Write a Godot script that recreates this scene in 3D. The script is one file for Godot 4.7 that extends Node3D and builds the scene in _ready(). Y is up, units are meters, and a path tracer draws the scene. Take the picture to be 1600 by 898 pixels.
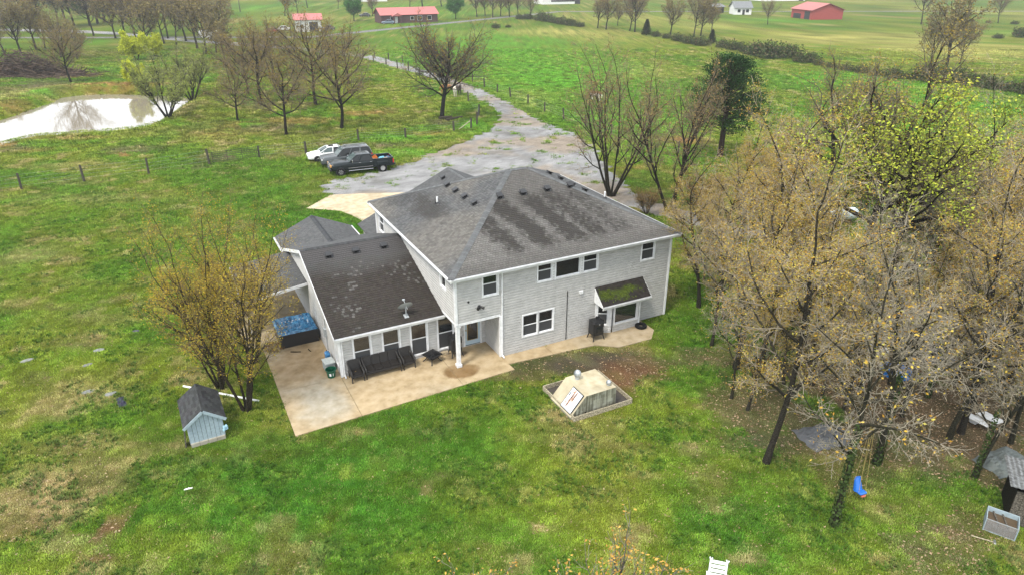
extends Node3D

# ---------------------------------------------------------------- mesh builder
class MB:
	var v := PackedVector3Array()
	var n := PackedVector3Array()
	var c := PackedColorArray()
	var ix := PackedInt32Array()
	var col := Color(1, 1, 1)
	func tri(a: Vector3, b: Vector3, d: Vector3, out := Vector3.ZERO) -> void:
		var nn := (d - a).cross(b - a).normalized()
		var k := v.size()
		if out != Vector3.ZERO and nn.dot(out) < 0.0:
			nn = -nn
			v.append(a); v.append(d); v.append(b)
		else:
			v.append(a); v.append(b); v.append(d)
		for j in 3:
			n.append(nn); c.append(col); ix.append(k + j)
	func quad(a: Vector3, b: Vector3, d: Vector3, e: Vector3, out := Vector3.ZERO) -> void:
		var nn := (d - a).cross(b - a)
		if nn.length_squared() < 1e-14:
			nn = (e - a).cross(d - a)
		nn = nn.normalized()
		var k := v.size()
		if out != Vector3.ZERO and nn.dot(out) < 0.0:
			nn = -nn
			v.append(a); v.append(e); v.append(d); v.append(b)
		else:
			v.append(a); v.append(b); v.append(d); v.append(e)
		for j in 4:
			n.append(nn); c.append(col)
		ix.append(k); ix.append(k + 1); ix.append(k + 2); ix.append(k); ix.append(k + 2); ix.append(k + 3)
	func box(o: Vector3, s: Vector3, bv := 0.0, b := Basis.IDENTITY) -> void:
		var h := s * 0.5
		bv = minf(bv, minf(h.x, minf(h.y, h.z)) * 0.6)
		var i3 := [Vector3(1, 0, 0), Vector3(0, 1, 0), Vector3(0, 0, 1)]
		for ax in 3:
			var p: Vector3 = i3[ax]
			var q: Vector3 = i3[(ax + 1) % 3]
			var r: Vector3 = i3[(ax + 2) % 3]
			for sg in [-1.0, 1.0]:
				var f: Vector3 = p * h * sg
				var hq: Vector3 = q * (h.dot(q) - bv)
				var hr: Vector3 = r * (h.dot(r) - bv)
				quad(o + b * (f - hq - hr), o + b * (f + hq - hr), o + b * (f + hq + hr), o + b * (f - hq + hr), b * (p * sg))
			if bv > 0.0:
				for s1 in [-1.0, 1.0]:
					for s2 in [-1.0, 1.0]:
						var a1: Vector3 = q * (h.dot(q) * s1) + r * ((h.dot(r) - bv) * s2)
						var a2: Vector3 = q * ((h.dot(q) - bv) * s1) + r * (h.dot(r) * s2)
						var hp: Vector3 = p * (h.dot(p) - bv)
						quad(o + b * (a1 - hp), o + b * (a1 + hp), o + b * (a2 + hp), o + b * (a2 - hp), b * (q * s1 + r * s2))
		if bv > 0.0:
			for sx in [-1.0, 1.0]:
				for sy in [-1.0, 1.0]:
					for sz in [-1.0, 1.0]:
						tri(o + b * Vector3(h.x * sx, (h.y - bv) * sy, (h.z - bv) * sz), o + b * Vector3((h.x - bv) * sx, h.y * sy, (h.z - bv) * sz), o + b * Vector3((h.x - bv) * sx, (h.y - bv) * sy, h.z * sz), b * Vector3(sx, sy, sz))
	# box between two points: thickness w (sideways) and h (upwards)
	func beam(a: Vector3, e: Vector3, w: float, h: float, bv := 0.0) -> void:
		var d := e - a
		var z := d.normalized()
		var x := Vector3.UP.cross(z)
		x = Vector3.RIGHT if x.length() < 1e-4 else x.normalized()
		var y := z.cross(x)
		box((a + e) * 0.5, Vector3(w, h, d.length()), bv, Basis(x, y, z))
	func tube(p: PackedVector3Array, r: PackedFloat32Array, sides: int, caps := false) -> void:
		var m := p.size()
		var k0 := v.size()
		for k in m:
			var t: Vector3 = p[mini(k + 1, m - 1)] - p[maxi(k - 1, 0)]
			t = t.normalized()
			var ref := Vector3(0.31, 0.0, 0.95) if absf(t.y) > 0.6 else Vector3.UP
			var u := t.cross(ref).normalized()
			var w := u.cross(t)
			for j in sides:
				var a := TAU * j / sides
				var d := u * cos(a) + w * sin(a)
				v.append(p[k] + d * r[k]); n.append(d); c.append(col)
		for k in m - 1:
			for j in sides:
				var a := k0 + k * sides + j
				var b := k0 + k * sides + (j + 1) % sides
				ix.append(a); ix.append(b); ix.append(b + sides)
				ix.append(a); ix.append(b + sides); ix.append(a + sides)
		if caps:
			for e in 2:
				var kk := 0 if e == 0 else m - 1
				var t := (p[0] - p[1]).normalized() if e == 0 else (p[m - 1] - p[m - 2]).normalized()
				for j in range(1, sides - 1):
					tri(v[k0 + kk * sides], v[k0 + kk * sides + j], v[k0 + kk * sides + j + 1], t)
	func rod(a: Vector3, b: Vector3, r: float, sides := 8, r2 := -1.0) -> void:
		tube(PackedVector3Array([a, b]), PackedFloat32Array([r, r if r2 < 0.0 else r2]), sides, true)
	# lathe round y: profile of (radius, height)
	func lathe(o: Vector3, prof: Array, sides := 16, b := Basis.IDENTITY) -> void:
		for k in prof.size() - 1:
			var p: Vector2 = prof[k]
			var q: Vector2 = prof[k + 1]
			for j in sides:
				var a0 := TAU * j / sides
				var a1 := TAU * (j + 1) / sides
				var d0 := Vector3(cos(a0), 0, sin(a0))
				var d1 := Vector3(cos(a1), 0, sin(a1))
				quad(o + b * (d0 * p.x + Vector3.UP * p.y), o + b * (d1 * p.x + Vector3.UP * p.y), o + b * (d1 * q.x + Vector3.UP * q.y), o + b * (d0 * q.x + Vector3.UP * q.y), b * ((d0 + d1) * (q.y - p.y) * signf(1.0) + Vector3.UP * (p.x - q.x)))
	# smooth skin over rings of points of equal count
	func skin(rings: Array, closed := true, caps := true) -> void:
		var m: int = rings[0].size()
		var k0 := v.size()
		var mid := Vector3.ZERO
		for r in rings:
			for q in r:
				mid += q
		mid /= float(m * rings.size())
		for a in rings.size():
			for j in m:
				var p: Vector3 = rings[a][j]
				var t: Vector3 = rings[mini(a + 1, rings.size() - 1)][j] - rings[maxi(a - 1, 0)][j]
				var w: Vector3 = rings[a][(j + 1) % m] - rings[a][(j - 1 + m) % m]
				var nn := t.cross(w).normalized()
				v.append(p); n.append(nn); c.append(col)
		for a in rings.size() - 1:
			for j in (m if closed else m - 1):
				var p := k0 + a * m + j
				var q := k0 + a * m + (j + 1) % m
				ix.append(p); ix.append(q); ix.append(q + m); ix.append(p); ix.append(q + m); ix.append(p + m)
		if caps:
			for e in [0, rings.size() - 1]:
				var cc := Vector3.ZERO
				for q in rings[e]:
					cc += q
				cc /= m
				var dd: Vector3 = cc - mid
				for j in m:
					tri(cc, rings[e][j], rings[e][(j + 1) % m], dd)
	func flat_poly(pts: PackedVector2Array, y: float) -> void:
		var t := Geometry2D.triangulate_polygon(pts)
		var k := v.size()
		for p in pts:
			v.append(Vector3(p.x, y, p.y)); n.append(Vector3.UP); c.append(col)
		for j in range(0, t.size(), 3):
			var a := pts[t[j]]
			var b := pts[t[j + 1]]
			var d := pts[t[j + 2]]
			var up := (Vector3(d.x - a.x, 0, d.y - a.y)).cross(Vector3(b.x - a.x, 0, b.y - a.y)).y > 0.0
			ix.append(k + t[j]); ix.append(k + t[j + (1 if up else 2)]); ix.append(k + t[j + (2 if up else 1)])
	func prism(pts: PackedVector2Array, y0: float, y1: float) -> void:
		flat_poly(pts, y1)
		var cw := Geometry2D.is_polygon_clockwise(pts)
		for k in pts.size():
			var a := pts[k]
			var b := pts[(k + 1) % pts.size()]
			var d := b - a
			var o := Vector3(d.y, 0, -d.x) * (1.0 if not cw else -1.0)
			quad(Vector3(a.x, y0, a.y), Vector3(b.x, y0, b.y), Vector3(b.x, y1, b.y), Vector3(a.x, y1, a.y), o)
	func mesh() -> ArrayMesh:
		var a := []
		a.resize(Mesh.ARRAY_MAX)
		a[Mesh.ARRAY_VERTEX] = v
		a[Mesh.ARRAY_NORMAL] = n
		a[Mesh.ARRAY_COLOR] = c
		a[Mesh.ARRAY_INDEX] = ix
		var m := ArrayMesh.new()
		m.add_surface_from_arrays(Mesh.PRIMITIVE_TRIANGLES, a)
		return m

# ---------------------------------------------------------------- scene helpers
var taken := {}
var M := {}
var rng := RandomNumberGenerator.new()
var nz := FastNoiseLite.new()
var nf := FastNoiseLite.new()

func numbered(s: String) -> String:
	if not taken.has(s):
		taken[s] = 0
		return s
	taken[s] += 1
	return "%s_%03d" % [s, taken[s]]

func tag(o: Node, label: String, category: String, group := "") -> void:
	o.set_meta("label", label)
	o.set_meta("category", category)
	if group:
		o.set_meta("group", group)

func thing(called: String, label: String, category: String, at := Vector3.ZERO, turn := 0.0, group := "") -> Node3D:
	var o := Node3D.new()
	o.name = numbered(called)
	add_child(o)
	o.position = at
	o.rotation.y = turn
	tag(o, label, category, group)
	return o

func part(parent: Node, called: String, m: Mesh, material: Material) -> MeshInstance3D:
	var o := MeshInstance3D.new()
	o.name = called
	o.mesh = m
	for k in m.get_surface_count():
		o.set_surface_override_material(k, material)
	parent.add_child(o, true)
	return o

func struct(called: String, m: Mesh, material: Material) -> MeshInstance3D:
	var o := part(self, numbered(called), m, material)
	o.set_meta("kind", "structure")
	return o

func lin(r: float, g: float, b: float, a := 1.0) -> Color:
	var q := Color(r, g, b).linear_to_srgb()
	q.a = a
	return q

func noise_tex(sd: int, freq: float, stops: Array, size := 512, kind := FastNoiseLite.TYPE_SIMPLEX_SMOOTH, normal := false, bump := 4.0) -> NoiseTexture2D:
	var f := FastNoiseLite.new()
	f.seed = sd
	f.noise_type = kind
	f.frequency = freq
	f.fractal_octaves = 5
	var t := NoiseTexture2D.new()
	t.width = size
	t.height = size
	t.seamless = true
	t.noise = f
	if normal:
		t.as_normal_map = true
		t.bump_strength = bump
	elif stops:
		var g := Gradient.new()
		var off := PackedFloat32Array()
		var cs := PackedColorArray()
		for s in stops:
			off.append(s[0]); cs.append(s[1])
		g.offsets = off
		g.colors = cs
		t.color_ramp = g
	return t

func mat(called: String, color: Color, rough := 0.8, tex: Texture2D = null, scale := 1.0, nrm: Texture2D = null, nscale := 1.0, vcol := false, metal := 0.0) -> StandardMaterial3D:
	var m := StandardMaterial3D.new()
	m.resource_name = called
	m.albedo_color = color
	m.roughness = rough
	m.metallic = metal
	m.vertex_color_use_as_albedo = vcol
	if rough >= 0.85:
		m.metallic_specular = 0.15
	if tex or nrm:
		m.uv1_triplanar = true
		m.uv1_scale = Vector3.ONE * scale
		m.albedo_texture = tex
		if nrm:
			m.normal_enabled = true
			m.normal_texture = nrm
			m.normal_scale = nscale
	M[called] = m
	return m

func g2(k: float) -> Color:
	return Color(k, k, k)

func make_materials() -> void:
	var mott := noise_tex(1, 0.01, [[0.1, g2(0.9)], [0.5, g2(0.96)], [0.9, g2(1.0)]])
	var fine := noise_tex(2, 0.06, [[0.2, g2(0.6)], [0.5, g2(0.85)], [0.8, g2(1.0)]])
	var finen := noise_tex(2, 0.06, [], 512, FastNoiseLite.TYPE_SIMPLEX_SMOOTH, true, 6.0)
	var soil := noise_tex(3, 0.03, [[0.1, Color(0.55, 0.5, 0.42)], [0.4, Color(0.78, 0.76, 0.68)], [0.6, Color(0.93, 0.94, 0.86)], [0.9, Color(1, 0.98, 0.9)]], 1024)
	var soiln := noise_tex(4, 0.05, [], 1024, FastNoiseLite.TYPE_SIMPLEX_SMOOTH, true, 8.0)
	var grav := noise_tex(5, 0.09, [[0.1, Color(0.42, 0.41, 0.4)], [0.45, Color(0.72, 0.72, 0.72)], [0.7, Color(0.92, 0.92, 0.93)], [0.95, Color(1, 1, 1)]], 1024, FastNoiseLite.TYPE_CELLULAR)
	var gravn := noise_tex(5, 0.09, [], 1024, FastNoiseLite.TYPE_CELLULAR, true, 8.0)
	var conc := noise_tex(6, 0.008, [[0.1, Color(0.86, 0.84, 0.8)], [0.45, Color(0.94, 0.93, 0.9)], [0.85, Color(1, 1, 1)]], 1024)
	var bark := noise_tex(7, 0.03, [[0.2, g2(0.45)], [0.5, g2(0.75)], [0.7, Color(0.85, 0.88, 0.8)], [0.9, Color(1, 1, 0.97)]])
	var barkn := noise_tex(7, 0.04, [], 512, FastNoiseLite.TYPE_SIMPLEX_SMOOTH, true, 10.0)
	var wood := noise_tex(8, 0.02, [[0.2, g2(0.55)], [0.5, g2(0.8)], [0.8, g2(1.0)]])
	var m: StandardMaterial3D
	m = mat("ground", Color(1, 1, 1), 1.0, soil, 0.45, soiln, 1.0, true)
	m.uv1_world_triplanar = true
	m = mat("gravel", Color(1, 1, 1), 0.95, grav, 0.6, gravn, 1.0, true)
	m.uv1_world_triplanar = true
	m = mat("concrete", Color(1, 1, 1), 0.85, conc, 0.16, finen, 0.15, true)
	m.uv1_world_triplanar = true
	mat("grass", Color(1, 1, 1), 0.9, null, 1.0, null, 1.0, true)
	M.grass.backlight_enabled = true
	M.grass.backlight = lin(0.03, 0.06, 0.01)
	mat("dead_leaf", Color(1, 1, 1), 0.9, null, 1.0, null, 1.0, true)
	mat("leaf", Color(1, 1, 1), 0.8, null, 1.0, null, 1.0, true)
	M.leaf.backlight_enabled = true
	M.leaf.backlight = lin(0.1, 0.08, 0.01)
	M.leaf.metallic_specular = 0.15
	mat("bark", Color(1, 1, 1), 0.95, bark, 0.7, barkn, 1.0, true)
	mat("twig", Color(1, 1, 1), 0.95, null, 1.0, null, 1.0, true)
	mat("shingle", Color(1, 1, 1), 0.95, fine, 3.0, finen, 0.6, true)
	mat("siding", lin(0.47, 0.465, 0.45), 0.6, mott, 0.35)
	mat("white_trim", lin(0.74, 0.75, 0.76), 0.5, mott, 0.5)
	mat("deck", lin(0.03, 0.03, 0.03), 0.95)
	m = mat("glass", lin(0.02, 0.022, 0.024, 0.55), 0.03)
	m.transparency = BaseMaterial3D.TRANSPARENCY_ALPHA
	m.metallic_specular = 0.85
	m = mat("screen", lin(0.05, 0.052, 0.055, 0.9), 0.5)
	m.transparency = BaseMaterial3D.TRANSPARENCY_ALPHA
	mat("interior", lin(0.3, 0.26, 0.2), 0.9, mott, 0.4)
	mat("black_metal", lin(0.014, 0.014, 0.015), 0.45, fine, 2.0)
	mat("black_plastic", lin(0.012, 0.012, 0.013), 0.5)
	mat("steel", lin(0.42, 0.43, 0.44), 0.35, mott, 2.0, null, 1.0, false, 0.85)
	mat("galvanised", lin(0.45, 0.48, 0.5), 0.5, mott, 1.5, null, 1.0, false, 0.5)
	mat("wicker", lin(0.02, 0.017, 0.015), 0.65, fine, 6.0, finen, 0.8)
	mat("cushion", lin(0.03, 0.027, 0.025), 0.9, fine, 8.0)
	mat("rough_wood", lin(0.52, 0.46, 0.33), 0.9, wood, 1.2, barkn, 0.3)
	mat("grey_wood", lin(0.16, 0.145, 0.12), 0.95, wood, 1.2, barkn, 0.4)
	mat("dark_wood", lin(0.04, 0.035, 0.025), 0.95, bark, 0.9, barkn, 0.5)
	mat("post_wood", lin(0.11, 0.1, 0.08), 0.95, wood, 1.5, barkn, 0.5)
	mat("blue_grey_paint", lin(0.3, 0.38, 0.42), 0.7, mott, 1.2)
	mat("tyre", lin(0.012, 0.012, 0.012), 0.85)
	mat("rim", lin(0.5, 0.5, 0.5), 0.3, null, 1.0, null, 1.0, false, 0.8)
	mat("chrome", lin(0.6, 0.6, 0.6), 0.15, null, 1.0, null, 1.0, false, 1.0)
	for a in [["truck_paint", lin(0.008, 0.013, 0.014)], ["suv_paint", lin(0.07, 0.078, 0.082)], ["white_paint", lin(0.72, 0.73, 0.72)], ["red_paint", lin(0.3, 0.03, 0.025)]]:
		m = mat(a[0], a[1], 0.14)
		m.metallic_specular = 0.35
		m.clearcoat_enabled = true
		m.clearcoat = 0.2
		m.clearcoat_roughness = 0.06
	m = mat("car_glass", lin(0.012, 0.014, 0.015), 0.05)
	m.metallic_specular = 0.4
	m = mat("windshield", lin(0.06, 0.085, 0.085), 0.05)
	m.metallic_specular = 0.5
	mat("tail_red", lin(0.45, 0.01, 0.012), 0.2)
	mat("amber_lens", lin(0.55, 0.28, 0.08), 0.2)
	mat("clear_lens", lin(0.6, 0.62, 0.62), 0.15)
	mat("coloured", Color(1, 1, 1), 0.7, null, 1.0, null, 1.0, true)
	mat("mottled", Color(1, 1, 1), 0.8, mott, 1.0, null, 1.0, true)
	mat("glossy", Color(1, 1, 1), 0.25, mott, 2.0, null, 1.0, true)
	mat("tub_shell", lin(0.1, 0.24, 0.36), 0.25, noise_tex(11, 0.018, [[0.2, Color(0.35, 0.5, 0.6)], [0.5, Color(0.6, 0.8, 0.9)], [0.6, Color(0.95, 1.0, 1.0)], [0.7, Color(0.5, 0.7, 0.85)], [0.95, Color(0.3, 0.45, 0.6)]]), 0.35)
	mat("dish_grey", lin(0.3, 0.31, 0.31), 0.6)
	mat("metal_roof_red", lin(0.4, 0.115, 0.1), 0.5, mott, 0.3)
	mat("metal_roof_grey", lin(0.24, 0.25, 0.25), 0.5, wood, 0.5, null, 1.0, false, 0.3)
	mat("barn_red", lin(0.3, 0.05, 0.04), 0.8, mott, 0.3)
	mat("barn_white", lin(0.68, 0.68, 0.66), 0.7, mott, 0.3)
	mat("brick_brown", lin(0.1, 0.06, 0.055), 0.9, mott, 0.5)
	mat("door_blue", lin(0.4, 0.5, 0.56), 0.5)
	mat("brass", lin(0.4, 0.3, 0.12), 0.4, null, 1.0, null, 1.0, false, 0.5)
	mat("moss", Color(1, 1, 1), 1.0, fine, 2.0, finen, 1.0, true)
	m = mat("water", lin(0.2, 0.175, 0.135), 0.05)
	m.metallic_specular = 0.42
	m.normal_enabled = true
	m.uv1_triplanar = true
	m.uv1_scale = Vector3.ONE * 0.25
	m.normal_texture = noise_tex(12, 0.01, [], 512, FastNoiseLite.TYPE_SIMPLEX_SMOOTH, true, 1.0)
	m.normal_scale = 0.08

# ---------------------------------------------------------------- scene
func _ready() -> void:
	rng.seed = 20250401
	nz.seed = 5
	nz.noise_type = FastNoiseLite.TYPE_SIMPLEX_SMOOTH
	nz.frequency = 0.06
	nz.fractal_octaves = 4
	nf.seed = 9
	nf.noise_type = FastNoiseLite.TYPE_SIMPLEX_SMOOTH
	nf.frequency = 0.45
	nf.fractal_octaves = 3
	var cam := Camera3D.new()
	cam.name = "camera"
	cam.position = Vector3(0, 19.44, 0)
	cam.rotation_degrees = Vector3(-25.05, 0, 0)
	cam.fov = 44.95
	cam.near = 0.1
	cam.far = 6000.0
	add_child(cam)
	cam.current = true
	var sky_m := ProceduralSkyMaterial.new()
	sky_m.sky_top_color = Color(0.85, 0.87, 0.9)
	sky_m.sky_horizon_color = Color(0.93, 0.95, 0.97)
	sky_m.sky_curve = 0.25
	sky_m.ground_bottom_color = Color(0.3, 0.33, 0.24)
	sky_m.ground_horizon_color = Color(0.7, 0.72, 0.7)
	sky_m.sun_angle_max = 1.0
	var sky := Sky.new()
	sky.sky_material = sky_m
	var env := Environment.new()
	env.background_mode = Environment.BG_SKY
	env.sky = sky
	env.tonemap_mode = Environment.TONE_MAPPER_LINEAR
	env.tonemap_exposure = 2.75
	env.sdfgi_enabled = true
	env.ssao_enabled = true
	env.ssil_enabled = true
	env.fog_enabled = true
	env.fog_density = 0.00025
	env.fog_light_color = Color(0.86, 0.88, 0.9)
	var we := WorldEnvironment.new()
	we.name = "environment"
	we.environment = env
	add_child(we)
	var sun := DirectionalLight3D.new()
	sun.name = "sun"
	sun.light_energy = 0.5
	sun.light_angular_distance = 14.0
	sun.light_color = Color(1.0, 0.97, 0.92)
	sun.shadow_enabled = true
	sun.rotation_degrees = Vector3(-58, -38, 0)
	add_child(sun)
	make_materials()
	build_ground()
	print("ground")
	build_hard_surfaces()
	build_house()
	print("house")
	build_yard_things()
	build_vehicles()
	build_fences()
	build_far_buildings()
	build_animals()
	print("things")
	build_trees()
	print("trees")
	build_grass()
	print("done")

# ---------------------------------------------------------------- ground
const HOUSE_AT := Vector3(-2.862, 0, -31.482)
const HOUSE_TURN := 0.47490
const WATER_Y := -0.35
var gx := PackedFloat32Array()
var gz := PackedFloat32Array()
var gcol := PackedColorArray()
var gcover := PackedFloat32Array()
var keep_off: Array[PackedVector2Array] = []
var pond := PackedVector2Array([Vector2(-58.67, -72.47), Vector2(-61.6, -81.86), Vector2(-60.67, -85.15), Vector2(-59.6, -87.24), Vector2(-56.8, -87.95), Vector2(-54.98, -89.05), Vector2(-52.08, -89.79), Vector2(-49.95, -91.31), Vector2(-48.48, -94.09), Vector2(-48.66, -97.9), Vector2(-49.62, -102.48), Vector2(-50.27, -107.46), Vector2(-51.29, -112.91), Vector2(-53.51, -115.23), Vector2(-58.75, -116.43), Vector2(-64.61, -117.65), Vector2(-68.85, -117.65), Vector2(-71.55, -116.43), Vector2(-72.6, -114.64), Vector2(-71.59, -109.04), Vector2(-71.33, -103.93), Vector2(-70.93, -99.69), Vector2(-71, -95.75), Vector2(-70.85, -88.31), Vector2(-67.79, -80)])

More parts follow.
